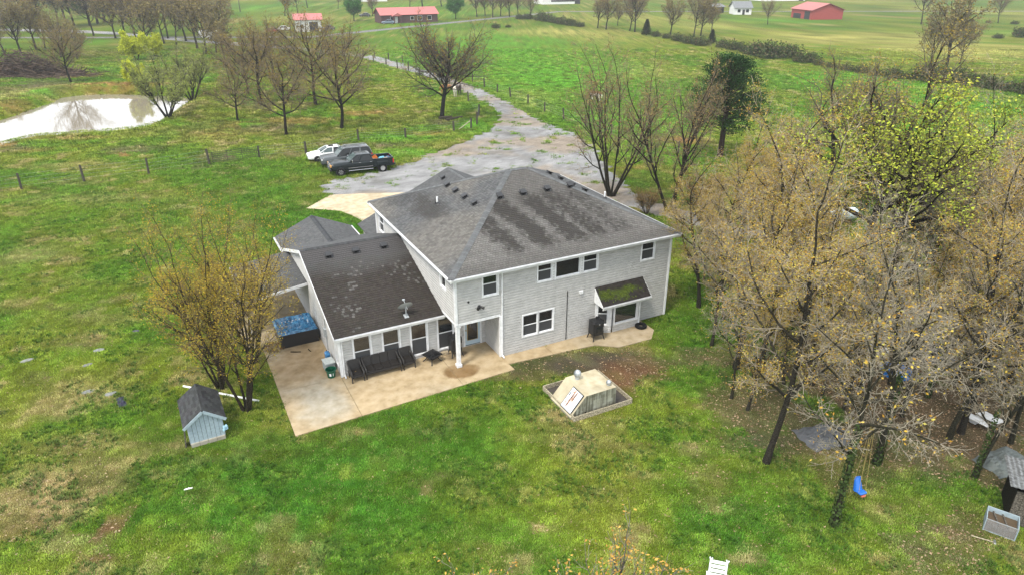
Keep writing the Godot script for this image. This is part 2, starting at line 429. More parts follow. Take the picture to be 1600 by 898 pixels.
# matter lying on or growing in the field: centre x, z, half sizes, what, how much
const EARTH := 0
const STRAW := 1
const LUSH := 2
const YELLOW := 3
const LITTER := 4
const RUST := 5
const OLIVE := 6
const BRIGHT := 7
const HAY := 8
const MUD := 9
const TONE := [Color(0.135, 0.102, 0.072), Color(0.3, 0.23, 0.12), Color(0.04, 0.12, 0.011), Color(0.155, 0.195, 0.022), Color(0.14, 0.08, 0.052), Color(0.27, 0.15, 0.065), Color(0.115, 0.13, 0.028), Color(0.09, 0.235, 0.022), Color(0.32, 0.3, 0.1), Color(0.085, 0.073, 0.062)]
const COVER := [0.12, 0.6, 1.0, 1.0, 0.1, 0.2, 0.9, 1.0, 0.9, 0.04]
var patches := [
	[-7.68, -21.58, 8.45, 5.67, LUSH, 0.75], [-12.63, -23.12, 3.23, 4.52, LUSH, 0.6], [-2.87, -25.27, 4.59, 2.77, LUSH, 0.6], [-6.62, -23.95, 3.31, 2.13, LUSH, 0.6], [8.1, -21.22, 2.78, 2.15, LUSH, 0.7], [8.74, -19.22, 3.54, 2.19, LUSH, 0.75], [11.5, -20.87, 2.25, 2.46, LUSH, 0.5], [-6.06, -27.21, 2.73, 1.03, LUSH, 0.7], [-1.93, -29.38, 1.93, 0.69, LUSH, 0.6], [0.61, -27.73, 0.92, 1.06, LUSH, 0.6],
	[-21.87, -32.5, 4.17, 4.07, YELLOW, 0.35], [-40.9, -57.13, 6.63, 6.9, YELLOW, 0.3], [-27.64, -57.13, 4.97, 6.9, LUSH, 0.35], [-25.52, -38.68, 3.59, 2.67, LUSH, 0.35], [-20.41, -35.37, 1.86, 1.54, LUSH, 0.5], [-17.87, -53.89, 5.78, 6.23, LUSH, 0.65], [-22.8, -64.74, 6.78, 6.41, LUSH, 0.4], [-12.46, -53.12, 3.64, 3.02, LUSH, 0.8], [-12.57, -85, 6.28, 3.45, BRIGHT, 0.5], [-4.99, -90.46, 2.49, 5.8, BRIGHT, 0.8],
	[-11.51, -77.11, 6.48, 2.6, BRIGHT, 0.6], [-17.97, -62.68, 3.59, 4.02, OLIVE, 0.3],
	[-19.17, -21.95, 3.11, 2.26, STRAW, 0.75], [-17.66, -21.58, 1.54, 1.84, STRAW, 0.7], [-20.94, -24.82, 3.4, 1.79, OLIVE, 0.6], [-21.2, -28.82, 2.53, 1.68, STRAW, 0.5], [-24.5, -30.57, 0.99, 0.61, EARTH, 0.5], [-24.24, -34.25, 2.17, 1.02, EARTH, 0.45], [-23.92, -34.99, 0.92, 0.76, STRAW, 0.6], [-29.5, -38.68, 2.39, 0.71, STRAW, 0.3], [-21.51, -27.73, 1.84, 1.06, STRAW, 0.45], [-19.22, -25.27, 2.01, 1.15, STRAW, 0.35], [-22.9, -27.73, 0.43, 1.85, STRAW, 0.4], [-15.27, -20.19, 0.59, 1.5, LITTER, 0.9], [-15.17, -19.22, 0.47, 0.37, MUD, 0.8], [-15.03, -18.61, 0.92, 0.3, LITTER, 0.7], [-18.6, -19.86, 1.45, 0.98, LITTER, 0.45], [-16.78, -19.22, 1.65, 0.62, STRAW, 0.4], [-29.29, -42.51, 4.31, 1.04, OLIVE, 0.5], [-38.46, -60.73, 8.16, 2.28, STRAW, 0.25], [-35.59, -47.01, 3.28, 2.21, STRAW, 0.35], [-23.83, -36.97, 2.31, 0.66, STRAW, 0.35], [-20.65, -32.5, 0.76, 2.02, OLIVE, 0.6],
	[-43.54, -78.58, 3.29, 2.69, EARTH, 0.65], [-43.24, -76.54, 1.43, 1.43, RUST, 0.6], [-46.14, -72.21, 5.43, 1.54, STRAW, 0.4], [-57.67, -79.49, 2.96, 2.44, EARTH, 0.6], [-54.33, -78.28, 2.19, 1.49, RUST, 0.4], [-31.85, -75.69, 2.83, 2.52, EARTH, 0.6], [-33.51, -71.19, 2.68, 1.5, EARTH, 0.4], [-43.14, -65.81, 3.13, 1.75, STRAW, 0.35],
	[-17.99, -80.73, 9, 1.57, EARTH, 0.65], [-24.93, -76.25, 4.27, 1.42, EARTH, 0.6], [-9.6, -86.75, 3.2, 1.79, RUST, 0.55], [-9.43, -93.65, 2.57, 2.46, EARTH, 0.7], [-28.53, -94.47, 7.78, 3.34, RUST, 0.5], [-20.98, -100.2, 5.47, 2.32, RUST, 0.55], [-31.58, -90.46, 4.99, 3.09, EARTH, 0.6], [-38.45, -106.07, 5.77, 5.17, EARTH, 0.45], [-37.29, -92.43, 3.39, 3.21, RUST, 0.4], [-24, -86.75, 8, 2.86, OLIVE, 0.5], [-39.89, -90.46, 3.32, 9.73, OLIVE, 0.6], [-15.56, -94.47, 7.78, 5.86, OLIVE, 0.5], [-24.73, -114.37, 7.21, 10.75, YELLOW, 0.3], [-46, -101.14, 2.21, 5.69, STRAW, 0.4], [-36, -86.75, 4.8, 4.3, RUST, 0.35], [-55.6, -156.02, 10.85, 20.87, EARTH, 0.35],
	[-67.05, -122.87, 9.89, 6.08, RUST, 0.75], [-82.18, -124.47, 7.77, 8.29, EARTH, 0.6], [-78.32, -114.37, 6.18, 8.34, STRAW, 0.45], [-75.23, -114.37, 2.47, 4.75, BRIGHT, 0.7], [-73.34, -103.55, 2.82, 4.94, RUST, 0.5], [-82.8, -136.95, 7.31, 4.97, RUST, 0.6], [-93.44, -140.5, 9.97, 6.95, MUD, 0.5], [-98.88, -173.96, 14.98, 25.56, OLIVE, 0.5], [-111.45, -200.9, 6.97, 17.04, BRIGHT, 0.5], [-81.51, -148.78, 5.26, 7.74, BRIGHT, 0.3], [-60.4, -81.36, 3.02, 1.59, RUST, 0.7], [-54.78, -84.66, 7.04, 1.37, RUST, 0.4], [-44.43, -88.57, 4.89, 3.72, OLIVE, 0.6], [-63.78, -145.91, 7.65, 18.43, OLIVE, 0.6], [-57.19, -135.31, 2.89, 4.86, BRIGHT, 0.5],
	[-6.21, -193.88, 34.15, 58.73, BRIGHT, 0.75], [9.12, -137.85, 21.66, 39.03, BRIGHT, 0.8], [17.29, -94.47, 10.37, 17.13, BRIGHT, 0.7], [62.7, -129.38, 18.24, 16.18, BRIGHT, 0.75], [68.83, -108.71, 15.73, 9.78, BRIGHT, 0.6], [53.6, -94.47, 22.48, 17.13, BRIGHT, 0.5], [-16.27, -156.02, 8.14, 20.87, BRIGHT, 0.6], [15.86, -229.74, 23.79, 17.65, HAY, 0.75], [-15.43, -222.49, 11.58, 10.41, HAY, 0.3], [2.95, -108.71, 5.9, 10.89, HAY, 0.2], [27.22, -209.91, 16.33, 18.52, HAY, 0.4], [26.47, -144.04, 7.56, 17.99, HAY, 0.25],
	[41.35, -286.06, 43.78, 33.45, HAY, 0.4], [68.51, -249.03, 19.27, 20.6, HAY, 0.5], [90.75, -211.43, 21.78, 26.11, HAY, 0.75], [111.77, -182.66, 21.73, 33.29, HAY, 0.8], [90.37, -276.69, 14.27, 15.84, BRIGHT, 0.7], [104.67, -273.91, 11.76, 18.61, BRIGHT, 0.7], [202.98, -330.38, 24.69, 60.75, HAY, 0.4], [150.68, -228.94, 15.86, 11, BRIGHT, 0.5], [116.16, -211.43, 16.33, 26.11, HAY, 0.6],
	[-39.32, -253.59, 26.21, 16.04, BRIGHT, 0.6], [-47.58, -229.16, 11.9, 13.21, BRIGHT, 0.5], [-80.26, -284.69, 21.89, 26.64, HAY, 0.5], [-68.31, -212.35, 7.38, 7.62, EARTH, 0.5], [-27.43, -322.99, 24.69, 33.96, BRIGHT, 0.4], [-106.94, -361.75, 36.66, 42.24, BRIGHT, 0.5], [-123.07, -348.62, 11.72, 48.84, BRIGHT, 0.7], [-36.4, -247.49, 6.42, 5.12, RUST, 0.4], [-50.32, -370.61, 25.16, 33.39, BRIGHT, 0.6],
	[15.11, -77.11, 6.48, 4.64, BRIGHT, 0.5], [20.82, -83.31, 3.86, 2.99, RUST, 0.75], [13.4, -71.19, 3.35, 1.5, RUST, 0.4], [15.86, -66.92, 5.71, 5.42, OLIVE, 0.5], [12.48, -58.88, 4.54, 3.6, LITTER, 0.55], [17.69, -57.13, 4.42, 4.11, STRAW, 0.45], [47.64, -96.6, 3.53, 3.48, RUST, 0.8], [23.95, -54.67, 3.19, 1.9, BRIGHT, 0.4], [20.64, -44.67, 4.04, 2.25, OLIVE, 0.5],
	[3.4, -31.7, 4.43, 1.17, MUD, 1.0], [4.86, -32.5, 3.47, 1.08, MUD, 1.0], [6.22, -31.19, 2.35, 1.39, LITTER, 1.0], [1, -30.88, 1.67, 0.62, EARTH, 0.9], [5.4, -30.09, 1.96, 0.96, LITTER, 1.0], [6.89, -32.16, 0.83, 0.53, STRAW, 0.5], [8.15, -29.97, 1.3, 0.83, LUSH, 0.4], [-1.32, -30.57, 1.66, 0.31, EARTH, 0.6], [1.51, -27.21, 1.21, 1.03, STRAW, 0.3], [4.15, -26.46, 2.08, 0.69, STRAW, 0.35],
	[10.04, -33.89, 1.08, 0.72, LUSH, 0.6], [10.38, -36.97, 1.15, 0.83, LUSH, 0.5], [10.41, -32.5, 2.08, 1.35, EARTH, 0.6], [10.76, -27.73, 1.84, 2.12, EARTH, 0.6], [11.47, -25.27, 2.58, 1.38, MUD, 0.5], [14.55, -28.82, 1.9, 1.12, LUSH, 0.5], [13.95, -25.74, 1.45, 0.66, MUD, 0.8], [13.24, -26.96, 1.81, 1.01, LUSH, 0.35],
	[19.91, -29.38, 7.71, 7.78, EARTH, 1.0], [18.91, -29.97, 4.89, 4.82, EARTH, 0.85], [13.22, -27.73, 3.38, 3.73, EARTH, 0.6], [17.35, -32.5, 3.12, 4.07, EARTH, 0.7], [20.28, -27.73, 4.3, 3.19, EARTH, 0.85], [23.36, -27.73, 2.77, 3.73, EARTH, 0.85], [17.78, -25.27, 3.44, 2.31, MUD, 0.55], [20.4, -23.95, 2.21, 2.56, EARTH, 0.8], [22.56, -32.5, 4.17, 2.7, EARTH, 0.7], [18.88, -36.15, 3.4, 2.4, EARTH, 0.6], [24.72, -38.68, 4.39, 2.67, LITTER, 0.5], [26.91, -36.97, 3.46, 3.32, STRAW, 0.4], [13.61, -23.53, 1.63, 0.83, OLIVE, 0.5], [12.25, -23.53, 1.91, 0.83, OLIVE, 0.5], [14.16, -22.33, 1.57, 0.92, STRAW, 0.3], [16.78, -22.33, 2.1, 1.15, LUSH, 0.4], [16.67, -19.86, 1.93, 1.31, EARTH, 0.6], [15.32, -18.31, 1.83, 0.88, MUD, 0.6], [14.65, -19.22, 0.95, 0.75, EARTH, 0.5], [19, -20.87, 1.5, 1.4, OLIVE, 0.5], [14.5, -20.87, 1, 0.7, STRAW, 0.35], [21.53, -39.58, 1.62, 0.74, LUSH, 0.5], [30.3, -38.68, 2.39, 1.78, YELLOW, 0.4], [29.89, -43.57, 3.52, 2.16, YELLOW, 0.4],
	[7.92, -24.82, 0.74, 0.4, STRAW, 0.7], [7.77, -26.71, 0.9, 0.4, STRAW, 0.35], [3.73, -25.27, 1.15, 0.46, STRAW, 0.55], [3.11, -24.82, 0.68, 0.27, STRAW, 0.5], [5.34, -24.6, 1.12, 0.62, STRAW, 0.3], [4.84, -25.04, 0.57, 0.27, STRAW, 0.5], [0.97, -20.05, 0.73, 0.17, STRAW, 0.6], [1.18, -19.22, 0.28, 0.25, STRAW, 0.6], [-3.53, -22.26, 0.37, 0.46, STRAW, 0.7], [-2.96, -23.2, 0.54, 0.28, STRAW, 0.4], [0.34, -18.31, 0.69, 0.58, STRAW, 0.5], [4.08, -23.53, 1.91, 1.24, YELLOW, 0.45], [1.93, -23.95, 1.65, 1.28, YELLOW, 0.4], [-1.52, -21.22, 2.02, 1.43, YELLOW, 0.4], [-2.77, -18.61, 2.77, 0.9, YELLOW, 0.45], [-9.04, -20.19, 0.98, 0.67, STRAW, 0.35], [-8.01, -18.31, 1.37, 0.88, STRAW, 0.4], [-0.93, -18.91, 1.17, 0.92, OLIVE, 0.5], [8.01, -22.92, 1.07, 0.8, STRAW, 0.25], [7.84, -21.22, 0.35, 0.5, STRAW, 0.5], [8.32, -18.61, 1.16, 0.48, STRAW, 0.5], [5.61, -22.92, 1.07, 0.4, STRAW, 0.3], [-10.75, -19.53, 0.38, 0.77, STRAW, 0.45], [-12.18, -21.95, 1.3, 0.9, OLIVE, 0.4], [-12.29, -19.22, 1.42, 0.94, YELLOW, 0.5], [-14.42, -21.22, 0.61, 1.43, LUSH, 0.5], [-13.82, -19.22, 0.47, 1.56, YELLOW, 0.6], [-15.05, -23.12, 0.38, 0.4, STRAW, 0.4], [-14.86, -24.82, 0.68, 0.36, STRAW, 0.45],
]

func ground_height(x: float, z: float) -> float:
	var h := 0.0
	if x < -38.0 and x > -100.0 and z < -68.0 and z > -125.0:
		var p := Vector2(x, z)
		var d := 1e9
		for k in pond.size():
			var q := Geometry2D.get_closest_point_to_segment(p, pond[k], pond[(k + 1) % pond.size()])
			d = minf(d, p.distance_to(q))
		if Geometry2D.is_point_in_polygon(p, pond):
			h = WATER_Y - minf(1.6, 0.04 + 0.35 * d)
		else:
			h = WATER_Y - WATER_Y * smoothstep(0.0, 2.6, d) + 0.02
			if d < 14.0 and z < -88.0:
				h += 0.75 * smoothstep(0.4, 3.0, d) * (1.0 - smoothstep(4.0, 13.0, d)) * smoothstep(-94.0, -101.0, z)
	return h

func ground_sample(x: float, z: float) -> Array:
	var a := nz.get_noise_2d(x, z)
	var b := nz.get_noise_2d(x * 0.16 + 300.0, z * 0.16)
	var f := nf.get_noise_2d(x, z)
	var s := nz.get_noise_2d(x * 3.1 + 90.0, z * 3.1 - 40.0)
	var lush := smoothstep(-0.35, 0.45, a * 0.9 + b * 0.5 + s * 0.6)
	var c: Color = TONE[YELLOW].lerp(TONE[LUSH], lush * 0.72)
	c = c.lerp(TONE[OLIVE], smoothstep(0.0, 0.5, -a + f * 0.5) * 0.6)
	c = c.lerp(TONE[STRAW], smoothstep(0.1, 0.5, f * 0.6 - s * 0.6 - lush * 0.16) * 0.6)
	var cover := 0.92
	for p in patches:
		var dx: float = (x - p[0]) / p[2]
		var dz: float = (z - p[1]) / p[3]
		if dx < 1.6 and dx > -1.6 and dz < 1.6 and dz > -1.6:
			var d := sqrt(dx * dx + dz * dz) + 0.75 * f + 0.75 * s
			var w: float = (1.0 - smoothstep(0.35, 1.25, d)) * p[5]
			if w > 0.0:
				w *= clampf(1.0 + 1.1 * (s + f), 0.35, 1.5)
				w = minf(w, 1.0)
				var k: int = p[4]
				c = c.lerp(TONE[k], w)
				cover = lerpf(cover, COVER[k], w)
	var e := nf.get_noise_2d(x * 3.7 + 11.0, z * 3.7)
	c = c * (1.0 + 0.4 * f + 0.3 * s + 0.3 * e)
	return [c, cover]

func axis(lo: float, hi: float, step: float, far_lo: float, far_hi: float) -> PackedFloat32Array:
	var o := PackedFloat32Array()
	var low := []
	var p := lo
	var st := step
	while p > far_lo:
		st *= 1.09
		p -= st
		low.append(p)
	low.reverse()
	for q in low:
		o.append(q)
	var n := int(round((hi - lo) / step))
	for k in n + 1:
		o.append(lo + k * step)
	p = hi
	st = step
	while p < far_hi:
		st *= 1.09
		p += st
		o.append(p)
	return o

func build_ground() -> void:
	gx = axis(-66.0, 46.0, 0.5, -3200.0, 3200.0)
	gz = axis(-150.0, -12.0, 0.5, -4200.0, 260.0)
	var nx := gx.size()
	var nzz := gz.size()
	var m := MB.new()
	for j in nzz:
		for i in nx:
			var x := gx[i]
			var z := gz[j]
			var s := ground_sample(x, z)
			m.v.append(Vector3(x, ground_height(x, z), z))
			m.n.append(Vector3.UP)
			gcol.append(s[0])
			gcover.append(s[1])
	m.c = gcol
	for j in nzz - 1:
		for i in nx - 1:
			var a := j * nx + i
			m.ix.append_array(PackedInt32Array([a, a + 1, a + nx + 1, a, a + nx + 1, a + nx]))
	for j in range(1, nzz - 1):
		for i in range(1, nx - 1):
			var a := j * nx + i
			if gx[i] < -38.0 and gx[i] > -100.0 and gz[j] < -68.0 and gz[j] > -125.0:
				m.n[a] = Vector3(m.v[a - 1].y - m.v[a + 1].y, gx[i + 1] - gx[i - 1], (m.v[a - nx].y - m.v[a + nx].y) * (gx[i + 1] - gx[i - 1]) / (gz[j + 1] - gz[j - 1])).normalized()
	struct("ground", m.mesh(), M.ground)
	var w := MB.new()
	var grown := Geometry2D.offset_polygon(pond, 1.2)
	w.flat_poly(grown[0], WATER_Y)
	struct("pond_water", w.mesh(), M.water)
	keep_off.append(pond)

# a sheet with ragged edges
func ragged(pts: PackedVector2Array, step: float, amp: float) -> PackedVector2Array:
	var o := PackedVector2Array()
	for k in pts.size():
		var a := pts[k]
		var b := pts[(k + 1) % pts.size()]
		var n := maxi(1, int(a.distance_to(b) / step))
		var side := (b - a).orthogonal().normalized()
		for j in n:
			var p := a.lerp(b, float(j) / n)
			o.append(p + side * amp * nf.get_noise_2d(p.x * 2.0, p.y * 2.0))
	return o

# a flat sheet cut into cells that carry a tone of their own
func sheet(pts: PackedVector2Array, y: float, cell: float, tone: Callable) -> ArrayMesh:
	var m := MB.new()
	var lo := pts[0]
	var hi := pts[0]
	for p in pts:
		lo = lo.min(p)
		hi = hi.max(p)
	var x := lo.x
	while x < hi.x:
		var strip := PackedVector2Array([Vector2(x, lo.y - 1), Vector2(x + cell, lo.y - 1), Vector2(x + cell, hi.y + 1), Vector2(x, hi.y + 1)])
		for band in Geometry2D.intersect_polygons(pts, strip):
			var b0 := band[0].y
			var b1 := band[0].y
			for p in band:
				b0 = minf(b0, p.y)
				b1 = maxf(b1, p.y)
			var z := floorf(b0 / cell) * cell
			while z < b1:
				var sq := PackedVector2Array([Vector2(x, z), Vector2(x + cell, z), Vector2(x + cell, z + cell), Vector2(x, z + cell)])
				for piece in Geometry2D.intersect_polygons(band, sq):
					var k := m.v.size()
					m.flat_poly(piece, y)
					for q in range(k, m.v.size()):
						m.c[q] = tone.call(m.v[q].x, m.v[q].z)
				z += cell
		x += cell
	return m.mesh()

func gravel_tone(x: float, z: float) -> Color:
	var a := nz.get_noise_2d(x * 2.0, z * 2.0)
	var f := nf.get_noise_2d(x * 0.8, z * 0.8)
	var c := Color(0.44, 0.44, 0.435)
	c = c.lerp(Color(0.42, 0.34, 0.25), smoothstep(0.0, 0.5, nz.get_noise_2d(x * 1.3 + 50.0, z * 1.3) + 0.25 * f + 0.05) * 0.8)
	c = c.lerp(Color(0.17, 0.16, 0.14), smoothstep(0.2, 0.6, a + f * 0.4) * 0.6)
	return c * (1.0 + 0.3 * f + 0.35 * nf.get_noise_2d(x * 4.0, z * 4.0))

func build_hard_surfaces() -> void:
	var drive := PackedVector2Array([Vector2(-34.11, -165.52), Vector2(-26.95, -152.36), Vector2(-18.69, -140.17), Vector2(-12.67, -128.95), Vector2(-8.57, -119.3), Vector2(-5.61, -113.19), Vector2(-3.06, -105.56), Vector2(-1.88, -97.92), Vector2(-2.34, -90.85), Vector2(-4.35, -85.69), Vector2(-6.42, -81.36), Vector2(-8.69, -77.69), Vector2(-10.34, -74.59), Vector2(-12.2, -71.19), Vector2(-15.41, -67.83), Vector2(-17.66, -66.47), Vector2(-18.17, -63.49), Vector2(-16.5, -61.49), Vector2(-9.48, -61.88), Vector2(-2.4, -62.68), Vector2(8.94, -59.98), Vector2(13.8, -54.51), Vector2(18.04, -50.94), Vector2(23.35, -48.01), Vector2(27.15, -45.12), Vector2(27.9, -43.14), Vector2(28.92, -44.22), Vector2(27.75, -47.26), Vector2(24.44, -50.67), Vector2(18.83, -53.58), Vector2(14.52, -57.82), Vector2(11.38, -62.68), Vector2(10.05, -71.19), Vector2(9.75, -80.73), Vector2(7.31, -88.2), Vector2(4.32, -94.47), Vector2(1.83, -100.66), Vector2(-0.99, -109.8), Vector2(-5.44, -121.25), Vector2(-11.97, -134.34), Vector2(-17.96, -144.63), Vector2(-24.88, -156.52), Vector2(-33.03, -169.15)])
	drive = ragged(drive, 0.5, 1.3)
	struct("gravel_drive", sheet(drive, 0.006, 0.5, gravel_tone), M.gravel)
	keep_off.append(drive)
	var far_road := PackedVector2Array([Vector2(-400, -208), Vector2(-60, -214), Vector2(20, -330), Vector2(600, -338), Vector2(600, -334), Vector2(22, -326), Vector2(-57, -210), Vector2(-400, -204)])
	struct("far_road", sheet(far_road, 0.01, 20.0, func(_x, _z): return Color(0.3, 0.3, 0.29)), M.gravel)
	var lane := PackedVector2Array([Vector2(-176.32, -242.37), Vector2(-144.11, -237.55), Vector2(-122.93, -228.43), Vector2(-89.24, -204.73), Vector2(-57.67, -188.31), Vector2(-35.3, -171.65), Vector2(-33.3, -164.34), Vector2(-55.54, -181.01), Vector2(-86.37, -197.84), Vector2(-118.54, -219.97), Vector2(-138.79, -228.43), Vector2(-169.68, -232.9)])
	struct("gravel_lane", sheet(ragged(lane, 2.0, 0.6), 0.008, 4.0, gravel_tone), M.gravel)
	# concrete: slabs with open joints between them
	var pale := func(x, z): return Color(0.44, 0.375, 0.27) * (1.0 + 0.3 * nf.get_noise_2d(x * 0.6, z * 0.6) + 0.22 * nz.get_noise_2d(x * 2.0, z * 2.0))
	slabs("patio", [
		[Vector2(-8.85, -2.03), Vector2(-5.74, -1.885), Vector2(-5.74, 1.9), Vector2(-8.85, 1.9)],
		[Vector2(-5.72, -1.883), Vector2(-0.42, -1.64), Vector2(-0.42, 1.9), Vector2(-5.72, 1.9)],
		[Vector2(-0.40, -1.638), Vector2(2.6, -1.5), Vector2(2.53, 0.02), Vector2(2.53, 1.9), Vector2(-0.40, 1.9)],
		[Vector2(-8.85, 1.92), Vector2(-5.68, 1.92), Vector2(-5.68, 7.1), Vector2(-8.85, 7.1)],
		[Vector2(-9.75, 7.12), Vector2(-5.68, 7.12), Vector2(-5.68, 14.0), Vector2(-9.75, 14.0)],
	], true)
	slabs("walkway", [
		[Vector2(2.56, -0.86), Vector2(5.2, -1.08), Vector2(5.2, -0.02), Vector2(2.56, -0.02)],
		[Vector2(5.215, -1.081), Vector2(7.8, -1.3), Vector2(7.8, -0.02), Vector2(5.215, -0.02)],
		[Vector2(7.815, -1.32), Vector2(8.88, -2.1), Vector2(11.05, -2.16), Vector2(11.84, -1.37), Vector2(11.84, -0.02), Vector2(7.815, -0.02)],
	], false)
	var apron := PackedVector2Array([Vector2(-17.98, -57.82), Vector2(-16.78, -61.69), Vector2(-14.26, -62.08), Vector2(-9.56, -62.48), Vector2(-6.06, -63.49), Vector2(-2.4, -62.68), Vector2(-2.13, -54.67), Vector2(-10.14, -51.65), Vector2(-10.98, -52.09), Vector2(-12.42, -54.51), Vector2(-13.72, -56.12), Vector2(-14.92, -57.13)])
	var am := MB.new()
	struct("driveway_apron", sheet(apron, 0.03, 0.6, pale), M.concrete)
	keep_off.append(apron)

func house_xz(u: float, w: float) -> Vector2:
	var p := HOUSE_AT + Basis(Vector3.UP, HOUSE_TURN) * Vector3(u, 0, -w)
	return Vector2(p.x, p.z)

func patio_tone(u: float, w: float, warm: bool) -> Color:
	var f := nf.get_noise_2d(u, w)
	var a := nz.get_noise_2d(u * 4.0, w * 4.0)
	var c := Color(0.39, 0.31, 0.2)
	# leaf-stained brown on the slabs by the tub, grey cement on the outer corner
	c = c.lerp(Color(0.27, 0.195, 0.115), (1.0 - smoothstep(0.5, 1.3, Vector2((u + 7.4) / 1.6, (w - 4.4) / 2.6).length() + 0.5 * a)) * (0.8 if warm else 0.0))
	c = c.lerp(Color(0.33, 0.315, 0.27), (1.0 - smoothstep(0.4, 1.2, Vector2((u + 7.3) / 1.7, (w - 0.3) / 2.2).length() + 0.6 * a)) * (0.8 if warm else 0.0))
	# rust stain
	var d := Vector2((u - 0.0) / 1.25, (w + 0.45) / 0.95).length() + 0.35 * a + 0.12 * f
	if warm:
		c = c.lerp(Color(0.2, 0.13, 0.065), (1.0 - smoothstep(0.72, 0.86, d)) * clampf(0.8 + a, 0.3, 1.0))
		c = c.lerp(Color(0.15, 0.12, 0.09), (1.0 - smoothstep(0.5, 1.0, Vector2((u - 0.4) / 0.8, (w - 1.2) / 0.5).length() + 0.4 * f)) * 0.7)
	var big := nz.get_noise_2d(u * 1.3 + 31.0, w * 1.3)
	c = c.lerp(Color(0.31, 0.275, 0.215), smoothstep(-0.1, 0.5, big + 0.25 * a) * 0.5)
	var fine := nf.get_noise_2d(u * 7.0, w * 7.0)
	c = c.lerp(Color(0.2, 0.15, 0.09), smoothstep(0.45, 0.7, fine) * 0.5)
	return c * (1.0 + 0.07 * f + 0.1 * fine)

func slabs(called: String, list: Array, warm: bool) -> void:
	var o := Node3D.new()
	o.name = numbered(called)
	o.set_meta("kind", "structure")
	add_child(o)
	o.position = HOUSE_AT
	o.rotation.y = HOUSE_TURN
	var hull := PackedVector2Array()
	for s in list:
		var loc := PackedVector2Array()
		var world := PackedVector2Array()
		for p in s:
			loc.append(Vector2(p.x, -p.y))
			world.append(house_xz(p.x, p.y))
		keep_off.append(world)
		if Geometry2D.is_polygon_clockwise(loc):
			loc.reverse()
		var m := MB.new()
		m.prism(loc, -0.1, 0.05)
		# the top is laid again in small cells so that stains can follow the slab
		var top := sheet(loc, 0.054, 0.11, func(x, z): return patio_tone(x, -z, warm))
		for k in m.v.size():
			m.c[k] = patio_tone(m.v[k].x, -m.v[k].z, warm)
		var st := SurfaceTool.new()
		st.append_from(m.mesh(), 0, Transform3D.IDENTITY)
		st.append_from(top, 0, Transform3D.IDENTITY)
		part(o, "slab", st.commit(), M.concrete)

# ---------------------------------------------------------------- house
func W(u: float, y: float, v: float) -> Vector3:
	return Vector3(u, y, -v)

# lap siding on a wall: o start at ground level, d along, n outwards
func siding(parent: Node, o: Vector3, d: Vector3, n: Vector3, length: float, y0: float, y1: float, holes := [], top = null, material: Material = null) -> void:
	var m := MB.new()
	var course := 0.155
	var y := y0
	while y < y1 - 0.001:
		var ye := minf(y + course, y1)
		var cuts := [y, ye]
		for h in holes:
			for q in [h.position.y, h.end.y]:
				if q > y + 0.002 and q < ye - 0.002:
					cuts.append(q)
		cuts.sort()
		for k in cuts.size() - 1:
			var a: float = cuts[k]
			var b: float = cuts[k + 1]
			var mid := (a + b) * 0.5
			var lo := 0.0
			var hi := length
			if top != null:
				var r: Vector2 = top.call(mid)
				lo = maxf(lo, r.x)
				hi = minf(hi, r.y)
			if hi - lo < 0.02:
				continue
			var spans := [[lo, hi]]
			for h in holes:
				if h.position.y < mid and h.end.y > mid:
					var next := []
					for s in spans:
						if h.position.x > s[0] and h.position.x < s[1]:
							next.append([s[0], h.position.x])
						if h.end.x > s[0] and h.end.x < s[1]:
							next.append([h.end.x, s[1]])
						if h.position.x >= s[1] or h.end.x <= s[0]:
							next.append(s)
					spans = next
			# dutch lap: a flat face, a cove that steps back, and the lip of the next board over it
			for s in spans:
				var p0: Vector3 = o + d * s[0]
				var p1: Vector3 = o + d * s[1]
				var steps := [[0.0, 0.042], [0.68, 0.038], [0.82, 0.004], [1.0, 0.003]]
				for j in 3:
					var ya := clampf(y + course * steps[j][0], a, b)
					var yb := clampf(y + course * steps[j + 1][0], a, b)
					if yb - ya < 0.001:
						continue
					var w0: float = inverse_lerp(steps[j][0], steps[j + 1][0], (ya - y) / course)
					var w1: float = inverse_lerp(steps[j][0], steps[j + 1][0], (yb - y) / course)
					var oa: float = lerpf(steps[j][1], steps[j + 1][1], w0)
					var ob: float = lerpf(steps[j][1], steps[j + 1][1], w1)
					m.quad(p0 + Vector3.UP * ya + n * oa, p1 + Vector3.UP * ya + n * oa, p1 + Vector3.UP * yb + n * ob, p0 + Vector3.UP * yb + n * ob, n)
				if k == 0:
					m.quad(p0 + Vector3.UP * a, p1 + Vector3.UP * a, p1 + Vector3.UP * a + n * 0.042, p0 + Vector3.UP * a + n * 0.042, Vector3.DOWN)
		y = ye
	var s := part(parent, "lap_siding", m.mesh(), material if material else M.siding)
	s.set_meta("kind", "stuff")

